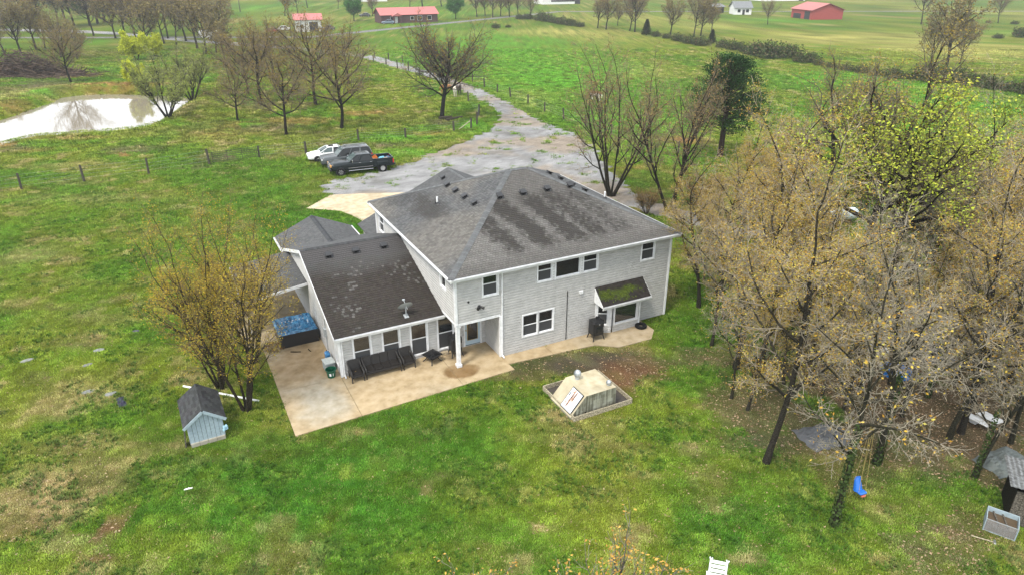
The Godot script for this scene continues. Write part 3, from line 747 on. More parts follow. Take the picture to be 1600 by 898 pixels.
# a window: trim frame > sash rails and panes
func window(parent: Node, o: Vector3, d: Vector3, n: Vector3, r: Rect2, style := 0, trim := 0.085) -> void:
	var b := Basis(d, Vector3.UP, n)
	var at := func(s: float, y: float, k: float) -> Vector3: return o + d * s + Vector3.UP * y + n * k
	var x0 := r.position.x
	var x1 := r.end.x
	var y0 := r.position.y
	var y1 := r.end.y
	var m := MB.new()
	for s in [x0 - trim * 0.5, x1 + trim * 0.5]:
		m.box(at.call(s, (y0 + y1) * 0.5, 0.022), Vector3(trim, y1 - y0 + trim * 2.0, 0.095), 0.008, b)
	for y in [y0 - trim * 0.5, y1 + trim * 0.5]:
		m.box(at.call((x0 + x1) * 0.5, y, 0.022), Vector3(x1 - x0 - 0.002, trim, 0.092), 0.008, b)
	var f := part(parent, "window", m.mesh(), M.white_trim)
	var sash := MB.new()
	var mid := (y0 + y1) * 0.5
	var t := 0.035
	if style == 0:
		sash.box(at.call((x0 + x1) * 0.5, mid, -0.01), Vector3(x1 - x0, 0.05, 0.035), 0.006, b)
	for s in [x0 + t * 0.5, x1 - t * 0.5]:
		sash.box(at.call(s, mid, -0.016), Vector3(t, y1 - y0, 0.03), 0.004, b)
	for y in [y0 + t * 0.5, y1 - t * 0.5]:
		sash.box(at.call((x0 + x1) * 0.5, y, -0.018), Vector3(x1 - x0 - t * 2.0, t, 0.03), 0.004, b)
	part(f, "sash", sash.mesh(), M.white_trim)
	var panes := [[y0 + t, mid - 0.025], [mid + 0.025, y1 - t]] if style == 0 else [[y0 + t, y1 - t]]
	for k in panes.size():
		var g := MB.new()
		g.box(at.call((x0 + x1) * 0.5, (panes[k][0] + panes[k][1]) * 0.5, -0.022), Vector3(x1 - x0 - t * 2.0, panes[k][1] - panes[k][0], 0.005), 0.0, b)
		part(f, "pane", g.mesh(), M.glass)
	if style == 0:
		var g := MB.new()
		g.quad(at.call(x0 + t, y0 + t, -0.008), at.call(x1 - t, y0 + t, -0.008), at.call(x1 - t, mid - 0.025, -0.008), at.call(x0 + t, mid - 0.025, -0.008), n)
		part(f, "insect_screen", g.mesh(), M.screen)
	# a blind drawn part of the way, and a curtain
	var bl := MB.new()
	var yb := y1 - (y1 - y0) * 0.12
	var k2 := y1
	while k2 > yb:
		bl.box(at.call((x0 + x1) * 0.5, k2, -0.07), Vector3(x1 - x0 - 0.04, 0.012, 0.03), 0.0, b)
		k2 -= 0.035
	part(f, "blind", bl.mesh(), M.white_trim)

# shingled roof plane: a convex polygon whose first edge is the eave; tone(t up-slope, s along) gives the tab's colour
func shingles(parent: Node, pts: Array, tone: Callable, expo := 0.15, tab := 0.17) -> void:
	var p0: Vector3 = pts[0]
	var e: Vector3 = (pts[1] - p0).normalized()
	var nn: Vector3 = (pts[2] - p0).cross(pts[1] - p0).normalized()
	if nn.y < 0.0:
		nn = -nn
	var s := e.cross(nn).normalized()
	if s.y < 0.0:
		s = -s
	var flat := []
	var tmax := 0.0
	for p in pts:
		var q := Vector2((p - p0).dot(e), (p - p0).dot(s))
		flat.append(q)
		tmax = maxf(tmax, q.y)
	var reach := func(t: float) -> Vector2:
		var lo := 1e9
		var hi := -1e9
		for k in flat.size():
			var a: Vector2 = flat[k]
			var b: Vector2 = flat[(k + 1) % flat.size()]
			if absf(a.y - b.y) < 1e-5:
				if absf(a.y - t) < 1e-3:
					lo = minf(lo, minf(a.x, b.x))
					hi = maxf(hi, maxf(a.x, b.x))
				continue
			var f := (t - a.y) / (b.y - a.y)
			if f >= -0.0001 and f <= 1.0001:
				var x := lerpf(a.x, b.x, f)
				lo = minf(lo, x)
				hi = maxf(hi, x)
		return Vector2(lo, hi)
	# sheathing
	var dk := MB.new()
	var und := nn * -0.09
	for k in range(1, pts.size() - 1):
		dk.tri(pts[0] - nn * 0.004, pts[k] - nn * 0.004, pts[k + 1] - nn * 0.004, nn)
		dk.tri(pts[0] + und, pts[k] + und, pts[k + 1] + und, -nn)
	part(parent, "roof_sheathing", dk.mesh(), M.deck)
	var m := MB.new()
	var row := 0
	var t := 0.0
	while t < tmax - 0.02:
		var t1 := minf(t + expo, tmax)
		var ra: Vector2 = reach.call(t + 0.0005)
		var rb: Vector2 = reach.call(t1 - 0.0005)
		if ra.y - ra.x < 0.03:
			break
		var x := floorf(ra.x / tab) * tab - (tab * 0.5 if row % 2 == 1 else 0.0) + rng.randf_range(-0.02, 0.02)
		while x < maxf(ra.y, rb.y):
			var a0 := clampf(x + 0.005, ra.x, ra.y)
			var a1 := clampf(x + tab - 0.005, ra.x, ra.y)
			var b0 := clampf(x + 0.005, rb.x, rb.y)
			var b1 := clampf(x + tab - 0.005, rb.x, rb.y)
			if a1 - a0 > 0.01 or b1 - b0 > 0.01:
				m.col = tone.call(x + tab * 0.5, t)
				var lift := nn * (0.017 + rng.randf() * 0.004)
				var A := p0 + e * a0 + s * t
				var B := p0 + e * a1 + s * t
				var C := p0 + e * b1 + s * t1
				var D := p0 + e * b0 + s * t1
				m.quad(A + lift, B + lift, C + nn * 0.005, D + nn * 0.005, nn)
				m.quad(A, B, B + lift, A + lift, -s)
			x += tab
		t += expo
		row += 1
	var o := part(parent, "shingle_courses", m.mesh(), M.shingle)
	o.set_meta("kind", "stuff")

# overlapping cap shingles along a hip or ridge
func cap_line(parent: Node, a: Vector3, b: Vector3, na: Vector3, nb: Vector3, tint: Color) -> void:
	var m := MB.new()
	var d := (b - a).normalized()
	var n := int(a.distance_to(b) / 0.16)
	var sa := na.cross(d).normalized()
	var sb := nb.cross(d).normalized()
	if sa.dot(nb) > 0.0:
		sa = -sa
	if sb.dot(na) > 0.0:
		sb = -sb
	var up := (na + nb).normalized()
	for k in n:
		var p := a + d * (0.16 * k)
		var q := a + d * (0.16 * (k + 1) + 0.01)
		m.col = tint * rng.randf_range(0.85, 1.12)
		var l0 := up * 0.05
		var l1 := up * 0.038
		for s in [sa, sb]:
			var nn: Vector3 = na if s == sa else nb
			m.quad(p + l0, q + l1, q + s * 0.17 + nn * 0.024, p + s * 0.17 + nn * 0.034, nn)
			m.quad(p + s * 0.17 + nn * 0.034, q + s * 0.17 + nn * 0.024, q + s * 0.17, p + s * 0.17, s)
			m.quad(p + l0, p + s * 0.17 + nn * 0.034, p + s * 0.17, p, -d)
	part(parent, "ridge_cap", m.mesh(), M.shingle)

func roof_vent(parent: Node, at: Vector3, e: Vector3, n: Vector3) -> void:
	var s := e.cross(n).normalized()
	if s.y < 0.0:
		s = -s
	var b := Basis(e, n, e.cross(n))
	var m := MB.new()
	m.box(at + n * 0.02, Vector3(0.42, 0.02, 0.42), 0.004, b)
	m.box(at + n * 0.09, Vector3(0.26, 0.14, 0.26), 0.01, b)
	m.box(at + n * 0.17, Vector3(0.38, 0.06, 0.36), 0.02, b)
	part(parent, "roof_vent", m.mesh(), M.black_plastic)

func pipe_vent(parent: Node, at: Vector3, h: float, n: Vector3) -> void:
	var m := MB.new()
	m.rod(at, at + Vector3.UP * h, 0.055, 10)
	var p := part(parent, "vent_pipe", m.mesh(), M.white_trim)
	var f := MB.new()
	f.lathe(at, [Vector2(0.2, 0.02), Vector2(0.12, 0.08), Vector2(0.075, 0.16)], 10, Basis(Quaternion(Vector3.UP, n)))
	part(p, "flashing", f.mesh(), M.black_plastic)

func eave(parent: Node, a: Vector3, b: Vector3, out: Vector3) -> void:
	# gutter with an open trough over a fascia board
	var m := MB.new()
	m.beam(a - Vector3.UP * 0.1, b - Vector3.UP * 0.1, 0.025, 0.2)
	part(parent, "fascia", m.mesh(), M.white_trim)
	var g := MB.new()
	var d := (b - a).normalized()
	var p := PackedVector2Array([Vector2(0.016, -0.02), Vector2(0.016, -0.12), Vector2(0.08, -0.12), Vector2(0.11, -0.02)])
	for k in 3:
		var q := p[k]
		var r := p[k + 1]
		var nn := out * (r.y - q.y) * -1.0 + Vector3.UP * (r.x - q.x)
		g.quad(a + out * q.x + Vector3.UP * q.y, b + out * q.x + Vector3.UP * q.y, b + out * r.x + Vector3.UP * r.y, a + out * r.x + Vector3.UP * r.y)
	for e in [a, b]:
		g.quad(e + out * p[0].x + Vector3.UP * p[0].y, e + out * p[1].x + Vector3.UP * p[1].y, e + out * p[2].x + Vector3.UP * p[2].y, e + out * p[3].x + Vector3.UP * p[3].y, d if e == b else -d)
	g.beam(a + out * 0.108 - Vector3.UP * 0.018, b + out * 0.108 - Vector3.UP * 0.018, 0.014, 0.02)
	part(parent, "gutter", g.mesh(), M.white_trim)

func trim_post(parent: Node, called: String, at: Vector3, y0: float, y1: float, w := 0.1, wd := 0.1) -> void:
	var m := MB.new()
	m.box(at + Vector3.UP * (y0 + y1) * 0.5, Vector3(w, y1 - y0, wd), 0.008)
	part(parent, called, m.mesh(), M.white_trim)

func downspout(parent: Node, at: Vector3, y0: float, y1: float, out: Vector3) -> void:
	var m := MB.new()
	m.box(at + out * 0.07 + Vector3.UP * (y0 + y1) * 0.5, Vector3(0.07, y1 - y0, 0.07), 0.01)
	m.beam(at + out * 0.07 + Vector3.UP * (y0 + 0.04), at + out * 0.3 + Vector3.UP * (y0 - 0.02), 0.07, 0.07, 0.01)
	m.beam(at + out * 0.07 + Vector3.UP * (y1 - 0.02), at + out * 0.36 + Vector3.UP * (y1 + 0.14), 0.06, 0.06, 0.01)
	part(parent, "downspout", m.mesh(), M.white_trim)

func build_house() -> void:
	var H := thing("house", "two-storey house with pale grey lap siding and dark hipped shingle roofs", "house", HOUSE_AT, HOUSE_TURN)
	var u2 := 13.6
	var D := 13.15
	var ze := 5.35
	var zr := 8.33
	var hp := 2.565
	var ov := 0.37
	var FU := Vector3(1, 0, 0)
	var FV := Vector3(0, 0, -1)   # towards the back
	var front := Vector3(0, 0, 1)
	var west := Vector3(-1, 0, 0)
	keep_off.append(PackedVector2Array([house_xz(0, 0), house_xz(u2, 0), house_xz(u2, D), house_xz(0, D)]))
	keep_off.append(PackedVector2Array([house_xz(-5.67, 1.9), house_xz(0, 1.9), house_xz(0, 17.7), house_xz(-5.67, 17.7)]))
	# ---- two-storey block, front wall (v = 0)
	var wf := [Rect2(1.54, 3.92, 0.8, 1.26), Rect2(4.76, 4.05, 0.83, 1.2), Rect2(5.86, 4.05, 1.5, 1.2), Rect2(7.62, 4.05, 0.88, 1.2), Rect2(11.55, 3.98, 0.85, 1.2), Rect2(3.88, 0.98, 0.88, 1.24), Rect2(4.86, 0.98, 0.88, 1.24)]
	siding(H, W(2.53, 0, 0), FU, front, u2 - 2.53, 0.06, ze, wf.map(func(r): return Rect2(r.position - Vector2(2.53, 0), r.size)))
	siding(H, W(0, 0, 0), FU, front, 2.53, hp, ze, [wf[0]])
	for k in wf.size():
		window(H, W(0, 0, 0), FU, front, wf[k], 1 if k == 2 else 0, 0.085 if k != 2 else 0.1)
	# panels that fill between the three windows of the upper bay
	var mp := MB.new()
	for s in [[5.68, 5.755], [7.465, 7.53]]:
		mp = MB.new()
		mp.box(W((s[0] + s[1]) * 0.5, 4.65, -0.01), Vector3(s[1] - s[0], 1.37, 0.06), 0.006)
		part(H, "window_mullion", mp.mesh(), M.white_trim)
	# left wall over the wing and over the porch
	var wl := [Rect2(1.15, 4.12, 0.72, 0.78), Rect2(11.55, 3.7, 0.95, 1.1)]
	siding(H, W(0, 0, 0), FV, west, D, hp, ze, wl)
	siding(H, W(0, 0, 8.0), FV, west, D - 8.0, 0.06, hp)
	window(H, W(0, 0, 0), FV, west, wl[0], 1)
	window(H, W(0, 0, 0), FV, west, wl[1], 0)
	siding(H, W(u2, 0, 0), FV, Vector3(1, 0, 0), D, 0.06, ze)
	siding(H, W(0, 0, D), FU, FV, u2, 0.06, ze)
	# porch recess under the upper floor
	siding(H, W(2.53, 0, 0), FV, west, 1.91, 0.06, hp)
	var sf := MB.new()
	sf.box(W(1.265, hp - 0.03, 0.955), Vector3(2.5, 0.05, 1.9), 0.0)
	part(H, "porch_soffit", sf.mesh(), M.white_trim)
	var bd := MB.new()
	bd.box(W(1.3, hp + 0.03, -0.03), Vector3(2.44, 0.14, 0.03), 0.005)
	bd.box(W(-0.03, hp + 0.03, 0.93), Vector3(0.03, 0.14, 1.9), 0.005)
	part(H, "band_board", bd.mesh(), M.white_trim)
	var pm := MB.new()
	pm.box(W(0.1, 1.28, 0.1), Vector3(0.2, 2.5, 0.2), 0.012)
	pm.box(W(0.1, 0.14, 0.1), Vector3(0.29, 0.18, 0.29), 0.015)
	pm.box(W(0.1, 2.46, 0.1), Vector3(0.27, 0.14, 0.27), 0.015)
	part(H, "porch_post", pm.mesh(), M.white_trim)
	# floors and inner faces so that rooms are rooms
	var fl := MB.new()
	fl.box(W(u2 * 0.5 + 1.26, 0.03, D * 0.5), Vector3(u2 - 2.7, 0.04, D - 0.2))
	fl.box(W(u2 * 0.5, hp + 0.1, D * 0.5), Vector3(u2 - 0.2, 0.06, D - 0.2))
	fl.box(W(-2.8, 0.03, 7.0), Vector3(5.5, 0.04, 10.0))
	fl.box(W(u2 * 0.5, ze - 0.03, D * 0.5), Vector3(u2 - 0.2, 0.04, D - 0.2))
	for y in [1.3, 4.0]:
		fl.box(W(7.9, y, 3.6), Vector3(11.0, 2.3, 0.06))
	fl.box(W(-2.8, 1.25, 5.2), Vector3(5.4, 2.3, 0.06))
	part(H, "interior", fl.mesh(), M.interior)
	# corner boards
	trim_post(H, "corner_board", W(0.0, 0, 0.0), hp, ze, 0.14, 0.14)
	trim_post(H, "corner_board", W(2.53, 0, 0.0), 0.06, hp, 0.14, 0.14)
	trim_post(H, "corner_board", W(u2, 0, 0.0), 0.06, ze, 0.14, 0.14)
	trim_post(H, "corner_board", W(0.0, 0, D), 0.06, ze, 0.14, 0.14)
	trim_post(H, "corner_board", W(u2, 0, D), 0.06, ze, 0.14, 0.14)
	downspout(H, W(2.6, 0, 0.0), 0.12, ze - 0.22, front)
	# ---- wing front wall and door (v = 1.908)
	var vw := 1.908
	var ww := [Rect2(-4.93, 0.42, 0.86, 1.76), Rect2(-3.37, 0.42, 0.86, 1.76), Rect2(-1.83, 0.3, 0.86, 1.88), Rect2(-0.3, 0.3, 0.86, 1.88)]
	var door := Rect2(1.26, 0.1, 0.92, 2.06)
	var holes := ww.map(func(r): return Rect2(r.position + Vector2(5.67, 0), r.size))
	holes.append(Rect2(door.position + Vector2(5.67, 0), door.size))
	siding(H, W(-5.67, 0, vw), FU, front, 8.2, 0.06, 2.5, holes)
	for r in ww:
		window(H, W(0, 0, vw), FU, front, r, 0)
	trim_post(H, "corner_board", W(-5.67, 0, vw), 0.06, 2.4, 0.14, 0.14)
	downspout(H, W(-5.55, 0, vw), 0.12, 2.26, front)
	var dm := MB.new()
	for s in [1.22, 2.22]:
		dm.box(W(s, 1.15, vw - 0.012), Vector3(0.08, 2.2, 0.08), 0.008)
	dm.box(W(1.72, 2.21, vw - 0.012), Vector3(0.92, 0.09, 0.078), 0.008)
	var df := part(H, "door_frame", dm.mesh(), M.white_trim)
	var dd := MB.new()
	for s in [1.33, 2.11]:
		dd.box(W(s, 1.13, vw + 0.03), Vector3(0.14, 2.06, 0.045), 0.005)
	dd.box(W(1.72, 0.24, vw + 0.03), Vector3(0.64, 0.28, 0.044), 0.005)
	dd.box(W(1.72, 2.06, vw + 0.03), Vector3(0.64, 0.2, 0.044), 0.005)
	var dl := part(H, "door", dd.mesh(), M.door_blue)
	var dg := MB.new()
	dg.box(W(1.72, 1.17, vw + 0.03), Vector3(0.6, 1.54, 0.01))
	part(dl, "pane", dg.mesh(), M.glass)
	var db := MB.new()
	for s in [1.41, 2.03]:
		db.box(W(s, 1.17, vw + 0.0), Vector3(0.03, 1.6, 0.02), 0.004)
	for y in [0.385, 1.955]:
		db.box(W(1.72, y, vw + 0.0), Vector3(0.59, 0.03, 0.02), 0.004)
	part(dl, "glazing_bead", db.mesh(), M.brass)
	var dk := MB.new()
	dk.rod(W(1.31, 1.05, vw + 0.0), W(1.31, 1.05, vw - 0.06), 0.03, 8)
	part(dl, "handle", dk.mesh(), M.brass)
	# wing west gable wall
	var wv := 8.47
	var wz := 4.76
	var zw := 2.48
	var ev := vw - 0.32
	var slope := (wz - zw) / (wv - ev)
	var vback := wv + (wv - vw)
	siding(H, W(-5.67, 0, vw), FV, west, vback - vw, 0.06, wz - 0.1, [Rect2(0.25, 0.55, 0.5, 1.4)], func(y):
		var over := maxf(0.0, (y - (zw + slope * (vw - ev)) + 0.12) / slope)
		return Vector2(over, vback - vw - over))
	window(H, W(-5.67, 0, vw), FV, west, Rect2(0.25, 0.55, 0.5, 1.4), 1, 0.05)
	siding(H, W(-5.67, 0, vback), FU, FV, 5.67, 0.06, 2.5)
	trim_post(H, "corner_board", W(-5.67, 0, vback), 0.06, 2.4, 0.1, 0.1)
	# light strip along the west wall: conduit and a meter box
	var cm := MB.new()
	cm.rod(W(-5.73, 0.3, 4.6), W(-5.73, 2.9, 4.6), 0.03, 6)
	cm.box(W(-5.76, 1.4, 4.6), Vector3(0.16, 0.5, 0.3), 0.02)
	part(H, "electric_meter", cm.mesh(), M.galvanised)
	# ---- roofs. Weathered tabs: darker algae runs and paler bare tabs where the photograph shows them
	var pk1 := 6.41
	var pk2 := 7.58
	var A := W(-ov, ze, -ov)
	var B := W(u2 + ov, ze, -ov)
	var C := W(u2 + ov, ze, D + ov)
	var E_ := W(-ov, ze, D + ov)
	var P1 := W(pk1, zr, D * 0.5)
	var P2 := W(pk2, zr, D * 0.5)
	var warm := Color(0.145, 0.139, 0.13)
	var cool := Color(0.13, 0.133, 0.135)
	var tab_front := func(s: float, t: float) -> Color:
		var a := nz.get_noise_2d(s * 3.0 - t * 1.4, t * 0.7)
		var f := nf.get_noise_2d(s * 3.0, t * 3.0)
		var c := warm * rng.randf_range(0.88, 1.1)
		var st := 0.0
		for q in [[5.4, 3.1, 1.0], [7.3, 3.2, 0.9], [9.0, 2.6, 0.7], [3.9, 2.2, 0.8], [10.6, 2.2, 0.5]]:
			var sx: float = s - q[0] - (q[1] - t) * 0.35
			st = maxf(st, q[2] * (1.0 - smoothstep(0.1, 1.15, absf(sx) + 0.4 * a + 0.35 * f)) * (1.0 - smoothstep(4.3, 5.6, t + a)) * smoothstep(0.3, 1.4, t))
		# grey granules still lie on the tabs beside the dark algae runs
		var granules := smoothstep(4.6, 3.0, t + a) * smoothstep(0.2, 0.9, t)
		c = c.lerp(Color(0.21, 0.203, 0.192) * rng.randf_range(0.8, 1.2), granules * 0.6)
		c = c.lerp(Color(0.058, 0.054, 0.05), clampf(st * 1.15 + rng.randfn(0, 0.16) * smoothstep(0.05, 0.4, st), 0.0, 0.92))
		return c
	var tab_left := func(s: float, t: float) -> Color:
		var a := nz.get_noise_2d(s * 2.0 + 40.0, t * 2.0)
		var f := nf.get_noise_2d(s * 2.5, t * 2.5)
		var c := cool.lerp(Color(0.18, 0.172, 0.158), smoothstep(0.0, 0.6, a + 0.3)) * rng.randf_range(0.78, 1.2)
		c = c.lerp(Color(0.068, 0.065, 0.061), clampf((1.0 - smoothstep(0.2, 1.2, Vector2((s - 5.6) / 2.8, (t - 2.2) / 0.9).length() + 0.7 * a + 0.5 * f)) * 0.8 + rng.randfn(0, 0.05), 0.0, 0.85))
		c = c.lerp(Color(0.045, 0.046, 0.047), (1.0 - smoothstep(0.4, 1.1, Vector2((s - 1.6) / 2.2, (t - 1.3) / 0.9).length() + 0.6 * a)) * 0.4)
		return c
	var tab_plain := func(_s: float, _t: float) -> Color: return cool * rng.randf_range(0.82, 1.15)
	var tab_wing := func(s: float, t: float) -> Color:
		var a := nz.get_noise_2d(s * 3.0 + 10.0, t * 3.0)
		var f := nf.get_noise_2d(s * 2.0, t * 2.0)
		var c := Color(0.06, 0.053, 0.047) * rng.randf_range(0.86, 1.16)
		c = c.lerp(Color(0.1, 0.098, 0.095), smoothstep(4.4, 6.0, t + a))
		var pale := 0.0
		for q in [[1.1, 1.7, 0.7, 1.4], [2.2, 4.4, 1.1, 0.8], [4.9, 4.2, 1.0, 0.7], [3.4, 4.9, 1.4, 0.6], [1.9, 3.6, 0.8, 0.6], [5.4, 3.2, 0.4, 0.6]]:
			pale = maxf(pale, 1.0 - smoothstep(0.4, 1.2, Vector2((s - q[0]) / q[2], (t - q[1]) / q[3]).length() + 0.5 * a + 0.3 * f))
		if rng.randf() < pale * 0.33:
			c = Color(0.125, 0.119, 0.112) * rng.randf_range(0.65, 1.25)
		return c
	var RF := Node3D.new()
	RF.name = "main_roof"
	H.add_child(RF)
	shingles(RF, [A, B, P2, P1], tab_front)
	shingles(RF, [E_, A, P1], tab_left)
	shingles(RF, [C, E_, P1, P2], tab_plain)
	shingles(RF, [B, C, P2], tab_plain)
	var nF := Vector3(0, D * 0.5 + ov, zr - ze).normalized()
	var nL := Vector3(-(zr - ze), pk1 + ov, 0).normalized()
	var nR := Vector3(zr - ze, u2 - pk2 + ov, 0).normalized()
	var nB := Vector3(0, D * 0.5 + ov, -(zr - ze)).normalized()
	var cap := Color(0.16, 0.166, 0.17)
	cap_line(RF, A, P1, nF, nL, cap)
	cap_line(RF, B, P2, nF, nR, cap)
	cap_line(RF, E_, P1, nL, nB, cap)
	cap_line(RF, C, P2, nR, nB, cap)
	cap_line(RF, P1, P2, nF, nB, cap)
	for v in [9.2, 7.9, 6.55, 5.2]:
		roof_vent(RF, W(3.5, ze + (3.5 + ov) * (zr - ze) / (pk1 + ov), v), Vector3(0, 0, 1), nL)
	for u in [4.75, 6.25, 7.85, 9.4]:
		roof_vent(RF, W(u, ze + (4.55 + ov) * (zr - ze) / (D * 0.5 + ov), 4.55), FU, nF)
	for v in [4.2, 5.6, 7.0, 8.4]:
		roof_vent(RF, W(u2 - 3.4, ze + (3.4 + ov) * (zr - ze) / (u2 - pk2 + ov), v), Vector3(0, 0, 1), nR)
	pipe_vent(RF, W(2.2, ze + (2.2 + ov) * (zr - ze) / (pk1 + ov), 7.7), 0.45, nL)
	pipe_vent(RF, W(u2 - 1.6, ze + (1.6 + ov) * (zr - ze) / (u2 - pk2 + ov), 4.6), 0.45, nR)
	for q in [[A, B, front], [E_, A, west], [C, E_, FV], [B, C, Vector3(1, 0, 0)]]:
		eave(H, q[0] - Vector3.UP * 0.01, q[1] - Vector3.UP * 0.01, q[2])
	var so := MB.new()
	so.box(W(u2 * 0.5, ze - 0.17, -ov * 0.5), Vector3(u2 + ov * 2.0 - 0.04, 0.015, ov - 0.04))
	so.box(W(u2 * 0.5, ze - 0.17, D + ov * 0.5), Vector3(u2 + ov * 2.0 - 0.04, 0.015, ov - 0.04))
	so.box(W(-ov * 0.5, ze - 0.172, D * 0.5), Vector3(ov - 0.04, 0.015, D))
	so.box(W(u2 + ov * 0.5, ze - 0.172, D * 0.5), Vector3(ov - 0.04, 0.015, D))
	part(H, "eave_soffit", so.mesh(), M.white_trim)
	# wing roof
	var WR := Node3D.new()
	WR.name = "wing_roof"
	H.add_child(WR)
	var wl0 := -5.67 - 0.26
	var F0 := W(wl0, zw, ev)
	var F1 := W(-0.02, zw, ev)
	var R0 := W(wl0, wz, wv)
	var R1 := W(-0.02, wz, wv)
	var K0 := W(wl0, zw, wv + (wv - ev))
	var K1 := W(-0.02, zw, wv + (wv - ev))
	shingles(WR, [F0, F1, R1, R0], tab_wing, 0.17, 0.15)
	shingles(WR, [K1, K0, R0, R1], tab_plain)
	var nWF := Vector3(0, wv - ev, wz - zw).normalized()
	var nWB := Vector3(0, wv - ev, -(wz - zw)).normalized()
	cap_line(WR, R0, R1, nWF, nWB, Color(0.085, 0.087, 0.09))
	for q in [[-4.5, 7.6], [-2.95, 7.6], [-1.3, 7.6]]:
		roof_vent(WR, W(q[0], zw + (q[1] - ev) * slope, q[1]), FU, nWF)
	eave(H, F0 - Vector3.UP * 0.01, F1 - Vector3.UP * 0.01, front)
	var rk := MB.new()
	rk.beam(F0 + Vector3(-0.01, -0.1, 0), R0 + Vector3(-0.01, -0.1, 0), 0.03, 0.19)
	rk.beam(R0 + Vector3(-0.01, -0.1, 0), K0 + Vector3(-0.01, -0.1, 0), 0.03, 0.19)
	part(H, "rake_board", rk.mesh(), M.white_trim)
	var st2 := MB.new()
	st2.quad(F0 + Vector3(0.02, -0.19, 0), R0 + Vector3(0.02, -0.19, 0), R0 + Vector3(0.26, -0.19, 0), F0 + Vector3(0.26, -0.19, 0), Vector3.DOWN)
	st2.box(W(-2.9, zw - 0.15, vw - 0.16), Vector3(5.9, 0.012, 0.3))
	part(H, "eave_soffit", st2.mesh(), M.white_trim)
	# rear gabled wing, ridge running back
	var RW := Node3D.new()
	RW.name = "rear_roof"
	H.add_child(RW)
	var ra := -5.95
	var rb := -0.7
	var rm := (ra + rb) * 0.5
	var rz := 3.58
	var rt := 17.75
	shingles(RW, [W(ra, 2.42, rt), W(ra, 2.42, 11.0), W(rm, rz, 11.0), W(rm, rz, rt)], tab_plain)
	shingles(RW, [W(rb, 2.42, 11.0), W(rb, 2.42, rt), W(rm, rz, rt), W(rm, rz, 11.0)], tab_plain)
	var nrl := Vector3(-(rz - 2.42), rm - ra, 0).normalized()
	cap_line(RW, W(rm, rz, 11.6), W(rm, rz, rt), nrl, Vector3(-nrl.x, nrl.y, 0), Color(0.09, 0.094, 0.1))
	eave(H, W(rb, 2.41, 12.5), W(rb, 2.41, rt), Vector3(1, 0, 0))
	eave(H, W(ra, 2.41, rt), W(ra, 2.41, 12.5), west)
	siding(H, W(ra + 0.28, 0, 15.0), FV, west, 2.45, 0.06, 2.36)
	siding(H, W(rb - 0.28, 0, 12.0), FV, Vector3(1, 0, 0), 5.45, 0.06, 2.36)
	siding(H, W(ra + 0.28, 0, 17.45), FU, FV, rb - ra - 0.56, 0.06, 3.4, [], func(y):
		var over := maxf(0.0, (y - 2.4) / (rz - 2.42) * (rm - ra))
		return Vector2(over, rb - ra - 0.56 - over))
	# garage gable behind the main block
	var GR := Node3D.new()
	GR.name = "garage_roof"
	H.add_child(GR)
	var gp := 5.85
	var gu := 6.75
	var gt := 17.2
	var ge := 2.6
	var gs := 0.46
	var gw := (gp - ge) / gs
	shingles(GR, [W(gu - gw, ge, gt), W(gu - gw, ge, D - 1.0), W(gu, gp, D - 1.0), W(gu, gp, gt)], tab_plain)
	shingles(GR, [W(gu + gw, ge, D - 1.0), W(gu + gw, ge, gt), W(gu, gp, gt), W(gu, gp, D - 1.0)], tab_plain)
	var ngl := Vector3(-gs, 1, 0).normalized()
	cap_line(GR, W(gu, gp, D + 0.4), W(gu, gp, gt), ngl, Vector3(gs, 1, 0).normalized(), cap)
	roof_vent(GR, W(gu - 0.85, gp - 0.85 * gs, 16.0), Vector3(0, 0, 1), ngl)
	siding(H, W(gu - gw + 0.35, 0, gt - 0.3), FU, FV, gw * 2.0 - 0.7, 0.06, gp - 0.2, [], func(y):
		var over := maxf(0.0, (y - ge) / gs)
		return Vector2(over, gw * 2.0 - 0.7 - over))
	siding(H, W(gu - gw + 0.35, 0, D), FV, west, gt - 0.3 - D, 0.06, ge - 0.02)
	siding(H, W(gu + gw - 0.35, 0, D), FV, Vector3(1, 0, 0), gt - 0.3 - D, 0.06, ge - 0.02)
	keep_off.append(PackedVector2Array([house_xz(gu - gw, D), house_xz(gu + gw, D), house_xz(gu + gw, gt), house_xz(gu - gw, gt)]))
	# lean-to roof over the tub terrace
	var LR := Node3D.new()
	LR.name = "terrace_roof"
	H.add_child(LR)
	shingles(LR, [W(-9.35, 2.28, 14.0), W(-9.35, 2.28, 8.45), W(-5.7, 2.75, 8.45), W(-5.7, 2.75, 14.0)], tab_plain)
	var lm := MB.new()
	lm.beam(W(-9.36, 2.2, 8.43), W(-5.72, 2.67, 8.43), 0.03, 0.17)
	lm.beam(W(-9.37, 2.19, 8.43), W(-9.37, 2.19, 14.0), 0.03, 0.17)
	part(LR, "fascia", lm.mesh(), M.white_trim)
	for q in [8.7, 13.7]:
		var pq := MB.new()
		pq.box(W(-9.14, 1.12, q), Vector3(0.12, 2.16, 0.12), 0.01)
		part(LR, "post", pq.mesh(), M.white_trim)
	# ---- bay with the little mossy roof
	var bay := MB.new()
	bay.box(W(9.36, 1.1, -0.31), Vector3(0.3, 2.0, 0.3), 0.14)
	part(H, "bay_column", bay.mesh(), M.white_trim)
	siding(H, W(9.5, 0, -0.45), FU, front, 1.85, 0.06, 0.5)
	siding(H, W(8.62, 0, -0.02), Vector3(0.87, 0, 0.49).normalized(), Vector3(-0.49, 0, 0.87).normalized(), 0.9, 0.06, 0.5)
	window(H, W(9.5, 0, -0.45), FU, front, Rect2(0.12, 0.58, 1.55, 1.36), 1)
	window(H, W(8.62, 0, -0.02), Vector3(0.87, 0, 0.49).normalized(), Vector3(-0.49, 0, 0.87).normalized(), Rect2(0.1, 0.58, 0.56, 1.36), 0)
